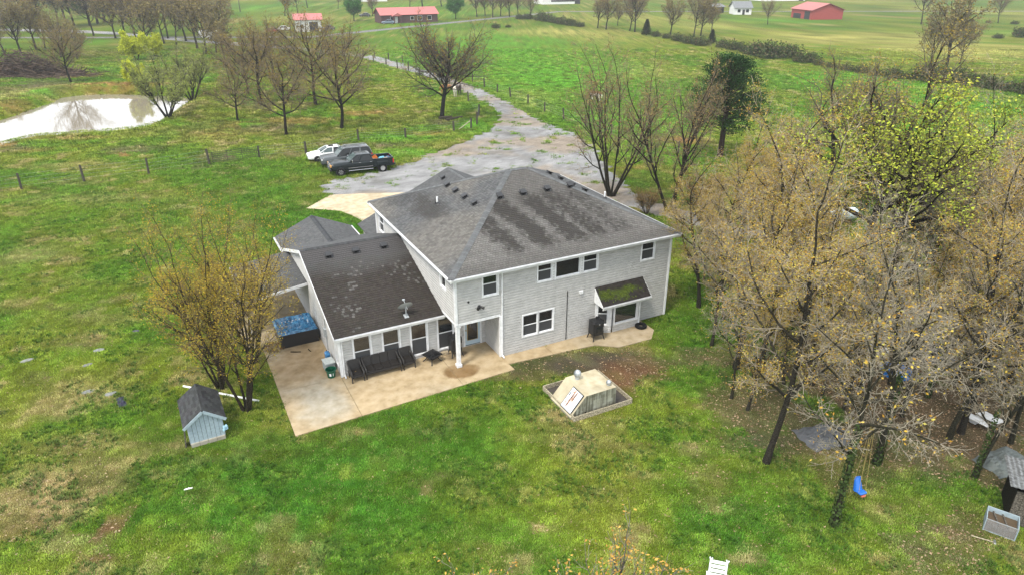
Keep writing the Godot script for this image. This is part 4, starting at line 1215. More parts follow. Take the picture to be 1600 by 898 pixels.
	siding(H, W(11.42, 0, -0.02), Vector3(-0.4, 0, 0.6).normalized(), Vector3(0.83, 0, 0.55).normalized(), 0.5, 0.06, 2.1)
	trim_post(H, "corner_board", W(11.36, 0, -0.46), 0.06, 2.05, 0.1, 0.1)
	trim_post(H, "corner_board", W(8.6, 0, -0.05), 0.06, 2.3, 0.1, 0.08)
	var BR := Node3D.new()
	BR.name = "bay_roof"
	H.add_child(BR)
	var b0 := W(8.42, 2.1, -0.95)
	var b1 := W(11.75, 2.1, -0.95)
	var b2 := W(11.75, 2.95, -0.03)
	var b3 := W(8.42, 2.95, -0.03)
	var mossy := func(s: float, t: float) -> Color:
		var a := nf.get_noise_2d(s * 2.0, t * 2.0)
		var c := Color(0.045, 0.04, 0.036) * rng.randf_range(0.8, 1.2)
		return c.lerp(Color(0.075, 0.105, 0.02) * rng.randf_range(0.7, 1.3), (1.0 - smoothstep(0.5, 1.1, Vector2((s - 1.3) / 1.4, (t - 0.62) / 0.42).length() + 0.8 * a)) * 0.9)
	shingles(BR, [b0, b1, b2, b3], mossy, 0.11)
	# cushions of moss on the shingles
	var mo := MB.new()
	var bs := (b3 - b0).normalized()
	var bn := FU.cross(bs).normalized()
	if bn.y < 0.0:
		bn = -bn
	for k in 420:
		var s := rng.randfn(1.3, 0.6)
		var t := rng.randfn(0.62, 0.2)
		if s < 0.1 or s > 3.1 or t < 0.06 or t > 1.15 or nf.get_noise_2d(s * 2.0, t * 2.0) > 0.25:
			continue
		var p := b0 + FU * s + bs * t + bn * 0.015
		var r := rng.randf_range(0.02, 0.055)
		mo.col = Color(0.085, 0.115, 0.02) * rng.randf_range(0.6, 1.4)
		for j in 5:
			var a0 := TAU * j / 5.0
			var a1 := TAU * (j + 1) / 5.0
			mo.tri(p + bn * r * 0.6, p + (FU * cos(a0) + bs * sin(a0)) * r, p + (FU * cos(a1) + bs * sin(a1)) * r, bn)
	var mom := part(BR, "moss", mo.mesh(), M.moss)
	mom.set_meta("kind", "stuff")
	eave(BR, b0 - Vector3.UP * 0.01, b1 - Vector3.UP * 0.01, front)
	var bg := MB.new()
	for u in [8.44, 11.73]:
		bg.tri(W(u, 2.0, -0.93), W(u, 2.0, -0.03), W(u, 2.9, -0.03), Vector3(-1 if u < 9.0 else 1, 0, 0))
		bg.beam(W(u - 0.02 if u < 9.0 else u + 0.02, 2.05, -0.95), W(u - 0.02 if u < 9.0 else u + 0.02, 2.87, -0.05), 0.025, 0.1)
	bg.box(W(10.08, 2.0, -0.48), Vector3(3.26, 0.02, 0.86))
	part(BR, "gable_end", bg.mesh(), M.white_trim)
	# small fittings
	var pc := MB.new()
	pc.rod(W(6.63, 0.1, -0.05), W(6.63, 3.12, -0.05), 0.022, 6)
	part(H, "conduit", pc.mesh(), M.dark_wood)
	var bx := MB.new()
	bx.box(W(7.52, 2.86, -0.06), Vector3(0.24, 0.2, 0.1), 0.02)
	part(H, "junction_box", bx.mesh(), M.white_trim)
	var cb := MB.new()
	cb.rod(W(7.76, 2.84, -0.03), W(7.76, 3.5, -0.03), 0.008, 4)
	cb.rod(W(7.62, 2.84, -0.03), W(7.76, 2.84, -0.03), 0.008, 4)
	part(H, "cable", cb.mesh(), M.black_plastic)
	var fl2 := MB.new()
	fl2.box(W(1.29, 3.4, -0.05), Vector3(0.14, 0.14, 0.06), 0.02)
	for s in [-1.0, 1.0]:
		fl2.rod(W(1.29 + s * 0.05, 3.4, -0.08), W(1.29 + s * 0.17, 3.36, -0.26), 0.055, 10, 0.075)
	fl2.rod(W(1.29, 3.36, -0.08), W(1.29, 3.3, -0.16), 0.04, 8)
	part(H, "floodlight", fl2.mesh(), M.black_plastic)
	var vb := MB.new()
	vb.rod(W(0.69, 3.78, -0.01), W(0.69, 3.78, -0.07), 0.06, 10)
	part(H, "wall_vent", vb.mesh(), M.black_plastic)
	build_dish(H, slope, ev, zw)

func build_dish(_H: Node, slope: float, ev: float, zw: float) -> void:
	var v := 1.05 + 1.0
	var at := HOUSE_AT + Basis(Vector3.UP, HOUSE_TURN) * W(-1.98, zw + (v - ev) * slope, v)
	var t := thing("satellite_dish", "grey satellite dish on a short mast on the lower wing roof", "satellite dish", at, HOUSE_TURN)
	var m := MB.new()
	m.box(Vector3(0, 0.03, 0), Vector3(0.24, 0.03, 0.3), 0.01, Basis(Vector3.RIGHT, 0.34))
	m.tube(PackedVector3Array([Vector3(0, 0.02, 0), Vector3(0, 0.3, 0.02), Vector3(0, 0.55, 0.0)]), PackedFloat32Array([0.035, 0.035, 0.03]), 8, true)
	part(t, "mast", m.mesh(), M.galvanised)
	var d := MB.new()
	var prof := []
	for k in 7:
		var r := 0.4 * k / 6.0
		prof.append(Vector2(r, r * r * 0.45))
	var b := Basis(Vector3.RIGHT, -0.85)
	d.lathe(Vector3(0, 0.55, 0.0), prof, 20, b)
	part(t, "reflector", d.mesh(), M.dish_grey)
	var f := MB.new()
	f.rod(Vector3(0, 0.56, 0.3), b * Vector3(0, 0.42, 0) + Vector3(0, 0.55, 0.1), 0.015, 6)
	f.box(b * Vector3(0, 0.46, 0) + Vector3(0, 0.55, 0.08), Vector3(0.14, 0.08, 0.1), 0.02)
	part(t, "feed_arm", f.mesh(), M.galvanised)

# ---------------------------------------------------------------- things in the yard
func HL(u: float, y: float, v: float) -> Vector3:
	return HOUSE_AT + Basis(Vector3.UP, HOUSE_TURN) * Vector3(u, y, -v)

# wicker seat of n places, facing +z, its back at -z
func wicker_seat(label: String, called: String, cat: String, at: Vector3, n: int, wide: float, group := "") -> void:
	var t := thing(called, label, cat, at, HOUSE_TURN, group)
	var m := MB.new()
	m.box(Vector3(0, 0.3, 0.02), Vector3(wide - 0.12, 0.14, 0.62), 0.02)
	part(t, "seat_frame", m.mesh(), M.wicker)
	for k in n:
		var w := (wide - 0.16) / n
		var q := MB.new()
		q.box(Vector3(-(wide - 0.16) * 0.5 + w * (k + 0.5), 0.41, 0.03), Vector3(w - 0.012, 0.1, 0.6), 0.03)
		part(t, "seat_cushion", q.mesh(), M.cushion)
		var bk := MB.new()
		bk.box(Vector3(-(wide - 0.16) * 0.5 + w * (k + 0.5), 0.68, -0.33), Vector3(w - 0.012, 0.56, 0.06), 0.02, Basis(Vector3.RIGHT, -0.22))
		part(t, "back_panel", bk.mesh(), M.wicker)
	for s in [-1.0, 1.0]:
		var a := MB.new()
		var x: float = s * (wide * 0.5 - 0.05)
		a.tube(PackedVector3Array([Vector3(x, 0.93, -0.4), Vector3(x, 0.78, -0.33), Vector3(x, 0.64, -0.12), Vector3(x, 0.62, 0.15), Vector3(x, 0.58, 0.33), Vector3(x, 0.44, 0.38)]), PackedFloat32Array([0.04, 0.045, 0.05, 0.055, 0.055, 0.045]), 8, true)
		a.box(Vector3(x, 0.42, -0.02), Vector3(0.035, 0.34, 0.6), 0.01)
		part(t, "arm", a.mesh(), M.wicker)
		for z in [-0.3, 0.36]:
			var l := MB.new()
			l.rod(Vector3(x, 0.0, z), Vector3(x, 0.44, z), 0.032, 8)
			part(t, "leg", l.mesh(), M.wicker)

func build_yard_things() -> void:
	var y0 := 0.054
	wicker_seat("dark wicker sofa of four back panels against the wing windows", "patio_sofa", "sofa", HL(-3.68, y0, 1.43), 4, 1.95)
	wicker_seat("dark wicker armchair beside the corner board, with a dry leaf on its seat", "patio_armchair", "armchair", HL(-5.05, y0, 1.4), 1, 0.72, "wicker armchairs on the patio")
	wicker_seat("dark wicker armchair between the sofa and the fire pit", "patio_armchair", "armchair", HL(-2.3, y0, 1.43), 1, 0.72, "wicker armchairs on the patio")
	for k in 1:
		var lf := MB.new()
		var p := HL(-5.1 + 0.1 * k, y0 + 0.465, 1.35 + 0.05 * k)
		lf.col = Color(0.3, 0.2, 0.08)
		leaf_quad(lf, p, 0.05)
		tag(part(self, numbered("dry_leaf"), lf.mesh(), M.dead_leaf), "curled tan oak leaf lying on the armchair by the corner", "leaf")
	# fire pit: square bowl on splayed legs with a mesh lid
	var t := thing("fire_pit", "square black steel fire pit with a mesh spark lid", "fire pit", HL(-0.95, y0, 1.25), HOUSE_TURN + 0.35)
	var m := MB.new()
	for k in 4:
		var b := Basis(Vector3.UP, k * PI * 0.5)
		m.quad(b * Vector3(-0.34, 0.42, 0.34), b * Vector3(0.34, 0.42, 0.34), b * Vector3(0.2, 0.2, 0.2), b * Vector3(-0.2, 0.2, 0.2), b * Vector3(0, -0.3, 1))
		m.box(b * Vector3(0, 0.425, 0.36), Vector3(0.82, 0.03, 0.1), 0.006, b)
	m.box(Vector3(0, 0.2, 0), Vector3(0.4, 0.02, 0.4))
	part(t, "bowl", m.mesh(), M.black_metal)
	for k in 4:
		var b := Basis(Vector3.UP, k * PI * 0.5)
		var l := MB.new()
		l.tube(PackedVector3Array([b * Vector3(0.2, 0.25, 0.2), b * Vector3(0.26, 0.12, 0.26), b * Vector3(0.36, 0.0, 0.36)]), PackedFloat32Array([0.025, 0.025, 0.03]), 6, true)
		part(t, "leg", l.mesh(), M.black_metal)
	var lid := MB.new()
	for k in 4:
		var b := Basis(Vector3.UP, k * PI * 0.5)
		lid.rod(b * Vector3(0.3, 0.44, 0.3), Vector3(0, 0.68, 0), 0.012, 5)
		for j in 6:
			var f := 0.15 + j * 0.14
			lid.rod((b * Vector3(0.3, 0.44, 0.3)).lerp(Vector3(0, 0.68, 0), f), (b * Vector3(-0.3, 0.44, 0.3)).lerp(Vector3(0, 0.68, 0), f), 0.005, 3)
			lid.rod(b * Vector3(-0.26 + j * 0.1, 0.44, 0.3), Vector3(0, 0.68, 0), 0.005, 3)
	part(t, "spark_lid", lid.mesh(), M.black_metal)
	t = thing("upright_smoker", "tall black smoker cabinet standing behind the white porch post", "smoker", HL(0.42, y0, 1.3), HOUSE_TURN)
	cabinet(t, 0.62, 1.15, 0.55, false)
	t = thing("pellet_stove", "black cabinet smoker on four legs beside the bay window", "smoker", HL(8.25, y0, -0.65), HOUSE_TURN)
	cabinet(t, 0.7, 1.15, 0.6, true)
	t = thing("brick_stack", "low stack of tan bricks between fire pit and smoker", "bricks", HL(-0.1, y0, 1.6), HOUSE_TURN)
	for k in 6:
		var q := MB.new()
		q.col = Color(0.4, 0.33, 0.22) * rng.randf_range(0.8, 1.1)
		q.box(Vector3((k % 3) * 0.13 - 0.13, 0.05 + 0.09 * (k / 3), rng.randf_range(-0.02, 0.02)), Vector3(0.12, 0.085, 0.2), 0.008)
		part(t, "brick", q.mesh(), M.mottled)
	# green tub with a paper label
	t = thing("green_bucket", "dark green muck bucket with a white paper label on the patio", "bucket", HL(-6.16, y0, 2.2), HOUSE_TURN)
	m = MB.new()
	m.col = Color(0.006, 0.085, 0.045)
	m.lathe(Vector3.ZERO, [Vector2(0.0, 0.004), Vector2(0.2, 0.0), Vector2(0.23, 0.2), Vector2(0.26, 0.42), Vector2(0.285, 0.43), Vector2(0.285, 0.46), Vector2(0.25, 0.46), Vector2(0.22, 0.2), Vector2(0.18, 0.03), Vector2(0.0, 0.03)], 22)
	part(t, "tub", m.mesh(), M.glossy)
	var lb := MB.new()
	lb.col = Color(0.75, 0.77, 0.76)
	for q in [[-0.25, 0.2], [0.22, 0.5]]:
		for j in 4:
			var a0: float = q[0] + (q[1] - 0.1) * j / 4.0 - PI * 0.5 + PI
			var a1: float = q[0] + (q[1] - 0.1) * (j + 1) / 4.0 - PI * 0.5 + PI
			var f := func(a: float, y: float) -> Vector3: return Vector3(cos(a), 0, sin(a)) * (0.203 + y * 0.14 + 0.004) + Vector3.UP * y
			lb.quad(f.call(a0, 0.14), f.call(a1, 0.14), f.call(a1, 0.31), f.call(a0, 0.31), Vector3(cos(a0), 0, sin(a0)))
	part(t, "paper_label", lb.mesh(), M.coloured)
	t = thing("storage_bin", "pale grey lidded plastic bin behind the green bucket", "bin", HL(-6.08, y0, 2.98), HOUSE_TURN + 0.08)
	m = MB.new()
	m.col = Color(0.3, 0.34, 0.34)
	m.box(Vector3(0, 0.24, 0), Vector3(0.5, 0.48, 0.62), 0.03)
	part(t, "body", m.mesh(), M.mottled)
	m = MB.new()
	m.col = Color(0.42, 0.46, 0.45)
	m.box(Vector3(0, 0.5, 0), Vector3(0.56, 0.05, 0.68), 0.02)
	part(t, "lid", m.mesh(), M.mottled)
	t = thing("water_jug", "upright blue plastic jug leaning by the wing wall", "jug", HL(-5.95, y0, 3.75), HOUSE_TURN)
	m = MB.new()
	m.col = Color(0.05, 0.2, 0.42)
	m.box(Vector3(0, 0.3, 0), Vector3(0.26, 0.6, 0.42), 0.06)
	m.rod(Vector3(0, 0.58, 0.08), Vector3(0, 0.68, 0.08), 0.04, 10)
	part(t, "body", m.mesh(), M.glossy)
	m = MB.new()
	m.tube(PackedVector3Array([Vector3(-0.02, 0.55, -0.14), Vector3(0, 0.68, -0.12), Vector3(0, 0.68, 0.0), Vector3(0, 0.58, 0.04)]), PackedFloat32Array([0.02, 0.02, 0.02, 0.02]), 6, true)
	part(t, "handle", m.mesh(), M.black_plastic)
	# hot tub
	t = thing("hot_tub", "open hot tub with marbled blue shell and black skirt on the terrace", "hot tub", HL(-6.9, y0, 7.3), HOUSE_TURN)
	m = MB.new()
	for q in [[Vector3(0, 0.4, 1.0), Vector3(2.08, 0.8, 0.06)], [Vector3(0, 0.4, -1.0), Vector3(2.08, 0.8, 0.06)], [Vector3(1.01, 0.4, 0), Vector3(0.06, 0.8, 1.93)], [Vector3(-1.01, 0.4, 0), Vector3(0.06, 0.8, 1.93)], [Vector3(0, 0.04, 0), Vector3(1.96, 0.06, 1.93)]]:
		m.box(q[0], q[1], 0.01)
	part(t, "skirt", m.mesh(), M.black_plastic)
	m = MB.new()
	var N := 26
	var P := []
	for j in N + 1:
		for i in N + 1:
			var x := -1.08 + 2.16 * i / N
			var z := -1.05 + 2.1 * j / N
			var e := maxf(absf(x) / 1.08, absf(z) / 1.05)
			var h := 0.92
			if e < 0.84:
				h = 0.92 - 0.3 * smoothstep(0.84, 0.74, e)
				h -= 0.22 * smoothstep(0.5, 0.36, maxf(absf(x), absf(z)))
				h += 0.12 * smoothstep(0.35, 0.2, absf(x - 0.62)) * smoothstep(0.3, 0.15, absf(z + 0.62)) + 0.09 * smoothstep(0.3, 0.1, Vector2(x + 0.6, z + 0.55).length())
				h += 0.05 * sin(x * 9.0) * sin(z * 8.0 + 1.0)
			elif e > 0.965:
				h = 0.92 - 0.12 * (e - 0.965) / 0.035
			else:
				h += 0.02 * sin(x * 7.0 + z * 3.0)
			P.append(Vector3(x, h, z))
	for j in N:
		for i in N:
			var a := j * (N + 1) + i
			m.quad(P[a], P[a + 1], P[a + N + 2], P[a + N + 1], Vector3.UP)
	part(t, "shell", m.mesh(), M.tub_shell)
	m = MB.new()
	for k in 7:
		m.rod(Vector3(-0.6 + 0.2 * k, 0.72, -0.78 + 0.02 * (k % 2)), Vector3(-0.6 + 0.2 * k, 0.74, -0.72), 0.035, 8)
	part(t, "jet", m.mesh(), M.steel)
	# bits of brush wood and a dropped broom beside the tub
	for q in [[-7.55, 5.7, -7.05, 5.45], [-6.62, 5.55, -6.55, 5.25]]:
		var bm := thing("fallen_stick", "dark broken stick lying on the patio beyond the bucket" if q[0] < -7.0 else "short dark stick lying near the hot tub corner", "stick", HL(q[0], y0, q[1]), 0.0)
		m = MB.new()
		var d := HL(q[2], y0, q[3]) - HL(q[0], y0, q[1])
		m.tube(PackedVector3Array([Vector3(0, 0.03, 0), d * 0.5 + Vector3(0, 0.035, 0.02), d + Vector3(0, 0.03, 0)]), PackedFloat32Array([0.03, 0.028, 0.02]), 6, true)
		part(bm, "stick", m.mesh(), M.dark_wood)
	t = thing("leaf_heap", "heap of rust-brown leaves and twigs under the tub's corner", "leaves", HL(-8.25, y0, 6.6))
	m = MB.new()
	for k in 260:
		m.col = Color(0.22, 0.11, 0.045).lerp(Color(0.1, 0.07, 0.04), rng.randf())
		var a := rng.randf() * TAU
		var r := sqrt(rng.randf()) * 0.6
		leaf_quad(m, Vector3(cos(a) * r, 0.02 + rng.randf() * 0.3 * (1.0 - r), sin(a) * r), 0.06)
	var hp2 := part(t, "leaves", m.mesh(), M.dead_leaf)
	hp2.set_meta("kind", "stuff")
	# ring of stones and an old tyre by the bay
	t = thing("old_tyre", "black car tyre lying on the walkway by the bay window", "tyre", HL(11.35, y0, -0.75))
	m = MB.new()
	var prof := []
	for k in 13:
		var a := TAU * k / 12.0
		prof.append(Vector2(0.26 + 0.1 * cos(a), 0.1 + 0.1 * sin(a)))
	m.lathe(Vector3.ZERO, prof, 24)
	part(t, "casing", m.mesh(), M.tyre)
	build_shelter()
	build_well_house()
	build_coop()
	build_woods_litter()
	# long white pipe behind the well house
	var pa := Vector3(-16.64, 0.05, -29.72)
	var pb := Vector3(-12.39, 0.05, -28.41)
	t = thing("plastic_pipe", "long white plastic pipe lying on grass behind the little shed", "pipe", pa)
	m = MB.new()
	m.tube(PackedVector3Array([Vector3.ZERO, (pb - pa) * 0.5, pb - pa]), PackedFloat32Array([0.055, 0.055, 0.055]), 10, true)
	part(t, "pipe", m.mesh(), M.white_trim)
	# rocking chair
	var rc := Vector3(6.89, 0.85, -16.94)
	rc.y = 0.0
	t = thing("rocking_chair", "white slatted wooden rocking chair at the lower edge of the lawn", "rocking chair", rc, -0.27)
	for s in [-1.0, 1.0]:
		m = MB.new()
		var x: float = s * 0.27
		m.tube(PackedVector3Array([Vector3(x, 0.1, -0.5), Vector3(x, 0.03, -0.2), Vector3(x, 0.03, 0.15), Vector3(x, 0.1, 0.45)]), PackedFloat32Array([0.025, 0.028, 0.028, 0.025]), 6, true)
		part(t, "rocker", m.mesh(), M.white_trim)
		m = MB.new()
		m.beam(Vector3(x, 0.05, -0.18), Vector3(x, 1.16, -0.4), 0.06, 0.045, 0.008)
		m.beam(Vector3(x, 1.13, -0.395), Vector3(x - 0.035, 1.25, -0.42), 0.045, 0.035, 0.006)
		m.beam(Vector3(x, 1.13, -0.395), Vector3(x + 0.055, 1.23, -0.42), 0.045, 0.035, 0.006)
		part(t, "back_post", m.mesh(), M.white_trim)
		m = MB.new()
		m.beam(Vector3(x, 0.05, 0.24), Vector3(x, 0.66, 0.24), 0.05, 0.05, 0.006)
		part(t, "front_leg", m.mesh(), M.white_trim)
		m = MB.new()
		m.box(Vector3(x + s * 0.03, 0.68, -0.02), Vector3(0.12, 0.03, 0.62), 0.01)
		part(t, "arm", m.mesh(), M.white_trim)
	for k in 5:
		m = MB.new()
		m.box(Vector3(0, 0.42 - 0.005 * k, 0.22 - 0.1 * k), Vector3(0.56, 0.025, 0.085), 0.006)
		part(t, "seat_slat", m.mesh(), M.white_trim)
	for k in 4:
		m = MB.new()
		var yy := 0.6 + 0.165 * k
		m.box(Vector3(0, yy, -0.18 - (yy - 0.05) * 0.198 - 0.01), Vector3(0.49, 0.125, 0.022), 0.006, Basis(Vector3.RIGHT, -0.195))
		part(t, "back_slat", m.mesh(), M.white_trim)

func cabinet(t: Node3D, w: float, h: float, d: float, glass: bool) -> void:
	var m := MB.new()
	var leg := 0.3
	m.box(Vector3(0, leg + (h - leg) * 0.5, 0), Vector3(w, h - leg, d), 0.05)
	part(t, "body", m.mesh(), M.black_metal)
	for sx in [-1.0, 1.0]:
		for sz in [-1.0, 1.0]:
			m = MB.new()
			m.tube(PackedVector3Array([Vector3(sx * (w * 0.5 - 0.06), leg + 0.05, sz * (d * 0.5 - 0.06)), Vector3(sx * (w * 0.5 + 0.02), 0, sz * (d * 0.5 + 0.02))]), PackedFloat32Array([0.035, 0.03]), 6, true)
			part(t, "leg", m.mesh(), M.black_metal)
	m = MB.new()
	m.box(Vector3(0, leg + (h - leg) * 0.52, d * 0.5 + 0.012), Vector3(w - 0.1, (h - leg) * 0.82, 0.03), 0.012)
	var dr := part(t, "door", m.mesh(), M.black_metal)
	m = MB.new()
	m.rod(Vector3(w * 0.36, leg + 0.3, d * 0.5 + 0.06), Vector3(w * 0.36, leg + 0.55, d * 0.5 + 0.06), 0.015, 6)
	part(dr, "handle", m.mesh(), M.steel)
	if glass:
		m = MB.new()
		m.box(Vector3(0, leg + 0.42, d * 0.5 + 0.03), Vector3(w - 0.3, 0.34, 0.012), 0.004)
		part(dr, "pane", m.mesh(), M.car_glass)
		m = MB.new()
		m.lathe(Vector3(0, leg + 0.72, d * 0.5 + 0.03), [Vector2(0.0, 0.012), Vector2(0.045, 0.01), Vector2(0.05, 0.0)], 14, Basis(Vector3.RIGHT, PI * 0.5))
		part(dr, "thermometer", m.mesh(), M.steel)
	m = MB.new()
	m.box(Vector3(0, h + 0.01, 0), Vector3(w * 0.96, 0.04, d * 0.96), 0.015)
	m.rod(Vector3(w * 0.15, h + 0.02, -d * 0.2), Vector3(w * 0.15, h + 0.12, -d * 0.2), 0.06, 10)
	m.lathe(Vector3(w * 0.15, h + 0.12, -d * 0.2), [Vector2(0.1, 0.0), Vector2(0.1, 0.02), Vector2(0.0, 0.05)], 10)
	part(t, "top_plate", m.mesh(), M.black_metal)

func build_shelter() -> void:
	var at := HL(4.2, 0, -5.7)
	var t := thing("storm_shelter", "concrete storm shelter wedge with a sloped white steel hatch", "storm shelter", at, HOUSE_TURN)
	# local: x along the house front, z towards the lawn
	var x0 := -1.3
	var xs := -0.48
	var x1 := 1.24
	var zf := 0.92
	var zb := -0.93
	var ht := 1.07
	var m := MB.new()
	m.col = Color(0.42, 0.385, 0.29)
	var n := 14
	var stain := func(x: float, z: float, s: float) -> Color:
		return Color(0.43, 0.39, 0.29) * (1.0 + 0.25 * nf.get_noise_2d(x * 1.2 + s, z * 1.2) + 0.2 * nz.get_noise_2d(x * 9.0, z * 9.0 + s))
	for i in n:
		for j in n:
			var xa := lerpf(xs, x1, float(i) / n)
			var xb := lerpf(xs, x1, float(i + 1) / n)
			var za := lerpf(zb, zf, float(j) / n)
			var zc := lerpf(zb, zf, float(j + 1) / n)
			m.col = stain.call(xa, za, 0.0)
			m.quad(Vector3(xa, ht, za), Vector3(xb, ht, za), Vector3(xb, ht, zc), Vector3(xa, ht, zc), Vector3.UP)
			var f0 := float(i) / n
			var f1 := float(i + 1) / n
			m.col = stain.call(xa - 3.0, za, 7.0)
			m.quad(Vector3(lerpf(x0, xs, f0), lerpf(0.12, ht, f0), za), Vector3(lerpf(x0, xs, f1), lerpf(0.12, ht, f1), za), Vector3(lerpf(x0, xs, f1), lerpf(0.12, ht, f1), zc), Vector3(lerpf(x0, xs, f0), lerpf(0.12, ht, f0), zc), Vector3(-1, 1, 0))
	part(t, "top", m.mesh(), M.concrete)
	# side walls stained in dark vertical runs
	m = MB.new()
	for z in [zf, zb]:
		var k := 60
		for i in k:
			var xa := lerpf(x0, x1, float(i) / k)
			var xb := lerpf(x0, x1, float(i + 1) / k)
			var ya := minf(ht, lerpf(0.12, ht, (xa - x0) / (xs - x0)))
			var yb := minf(ht, lerpf(0.12, ht, (xb - x0) / (xs - x0)))
			for j in 6:
				var run := nf.get_noise_2d(xa * 14.0, 3.0 + j * 0.25) + 0.5 * nf.get_noise_2d(xa * 4.0, j * 0.5 + 20.0)
				m.col = Color(0.34, 0.35, 0.29).lerp(Color(0.13, 0.13, 0.1), clampf(0.45 + run * 1.3, 0.0, 1.0))
				m.quad(Vector3(xa, ya * j / 6.0, z), Vector3(xb, yb * j / 6.0, z), Vector3(xb, yb * (j + 1) / 6.0, z), Vector3(xa, ya * (j + 1) / 6.0, z), Vector3(0, 0, signf(z)))
	m.quad(Vector3(x1, 0, zb), Vector3(x1, 0, zf), Vector3(x1, ht, zf), Vector3(x1, ht, zb), Vector3.RIGHT)
	m.quad(Vector3(x0, 0, zb), Vector3(x0, 0, zf), Vector3(x0, 0.12, zf), Vector3(x0, 0.12, zb), Vector3.LEFT)
	part(t, "side_wall", m.mesh(), M.concrete)
	# hatch on the slope
	var e := Vector3(xs - x0, ht - 0.12, 0).normalized()
	var nn := Vector3(-e.y, e.x, 0)
	var b := Basis(e, nn, e.cross(nn))
	var c := Vector3(lerpf(x0, xs, 0.52), lerpf(0.12, ht, 0.52), 0.36)
	m = MB.new()
	m.box(c + nn * 0.02, Vector3(1.12, 0.05, 0.92), 0.008, b)
	var fr := part(t, "hatch_frame", m.mesh(), M.black_metal)
	m = MB.new()
	m.col = Color(0.62, 0.66, 0.7)
	m.box(c + nn * 0.045, Vector3(1.04, 0.03, 0.84), 0.01, b)
	part(fr, "hatch_panel", m.mesh(), M.mottled)
	# flakes of red lead where the white paint has gone
	m = MB.new()
	for k in 260:
		var px := rng.randf_range(-0.4, 0.42)
		var pz: float = [-0.26, -0.1, 0.06][k % 3] + rng.randfn(0, 0.022)
		if nf.get_noise_2d(px * 2.0, pz * 9.0) < -0.15 or (k % 3 == 2 and px < 0.0):
			continue
		m.col = Color(0.42, 0.23, 0.15).lerp(Color(0.6, 0.42, 0.32), rng.randf())
		m.box(c + nn * 0.0625 + b * Vector3(px, 0, pz), Vector3(rng.randf_range(0.06, 0.2), 0.002, rng.randf_range(0.025, 0.06)), 0.0, b)
	var fk := part(fr, "paint_flakes", m.mesh(), M.coloured)
	fk.set_meta("kind", "stuff")
	m = MB.new()
	m.rod(c + nn * 0.1 + b * Vector3(0.1, 0, -0.3), c + nn * 0.1 + b * Vector3(0.3, 0, -0.3), 0.014, 6)
	part(fr, "handle", m.mesh(), M.black_metal)
	# turbine vents
	for q in [[-0.05, -0.55, 0.34, 0.19], [1.0, 0.6, 0.1, 0.13]]:
		m = MB.new()
		var r: float = q[3]
		var o := Vector3(q[0], ht, q[1])
		m.rod(o, o + Vector3.UP * q[2] * 0.5, r * 0.62, 14)
		var v := part(t, "turbine_vent", m.mesh(), M.galvanised)
		m = MB.new()
		var oc: Vector3 = o + Vector3.UP * (q[2] * 0.5 + r * 0.75)
		for k in 16:
			var a := TAU * k / 16.0
			var rings := []
			for j in 7:
				var f := -1.1 + 2.2 * j / 6.0
				var rr := r * cos(f) * 1.0
				var d0 := Vector3(cos(a), 0, sin(a)) * rr
				var d1 := Vector3(cos(a + 0.5), 0, sin(a + 0.5)) * rr * 0.9
				rings.append([oc + d0 + Vector3.UP * sin(f) * r, oc + d1 + Vector3.UP * sin(f) * r])
			for j in 6:
				m.quad(rings[j][0], rings[j][1], rings[j + 1][1], rings[j + 1][0], Vector3(cos(a), 0, sin(a)))
		m.lathe(oc + Vector3.UP * r * 0.85, [Vector2(r * 0.5, 0), Vector2(r * 0.3, r * 0.12), Vector2(0, r * 0.16)], 14)
		part(v, "turbine_head", m.mesh(), M.galvanised)
	# timber border round it
	t = thing("planter_border", "weathered timber board border around the storm shelter", "border", HL(4.64, 0, -5.35), HOUSE_TURN)
	var bx0 := -1.66
	var bx1 := 1.64
	var bzf := 1.48
	var bzb := -1.48
	for q in [[Vector3(bx0 + 0.28, 0.14, bzf), Vector3(bx1, 0.14, bzf)], [Vector3(bx0, 0.13, bzf), Vector3(bx0 + 0.26, 0.13, bzf)], [Vector3(bx1, 0.14, bzf), Vector3(bx1, 0.14, bzb)], [Vector3(bx0, 0.14, bzb), Vector3(bx1, 0.14, bzb)], [Vector3(bx0, 0.135, bzf), Vector3(bx0, 0.135, 0.2)], [Vector3(bx0, 0.14, 0.17), Vector3(bx0, 0.14, bzb)]]:
		m = MB.new()
		m.beam(q[0], q[1], 0.045, 0.28, 0.006)
		part(t, "board", m.mesh(), M.rough_wood)
	for q in [Vector3(bx1 + 0.04, 0.12, bzf - 0.1), Vector3(0.6, 0.2, 0.95), Vector3(-1.0, 0.16, bzf - 0.08), Vector3(bx0 + 0.27, 0.14, bzf - 0.06)]:
		m = MB.new()
		m.box(q, Vector3(0.05, 0.3, 0.05), 0.004)
		part(t, "stake", m.mesh(), M.dark_wood)
	m = MB.new()
	m.box(Vector3(0, 0.03, 0), Vector3(bx1 - bx0 - 0.06, 0.05, bzf - bzb - 0.06))
	m.col = Color(0.05, 0.04, 0.032)
	for k in m.c.size():
		m.c[k] = Color(0.05, 0.04, 0.032)
	part(t, "soil", m.mesh(), M.mottled)
	keep_off.append(PackedVector2Array([house_xz(2.98, -6.85), house_xz(6.3, -6.85), house_xz(6.3, -3.87), house_xz(2.98, -3.87)]))

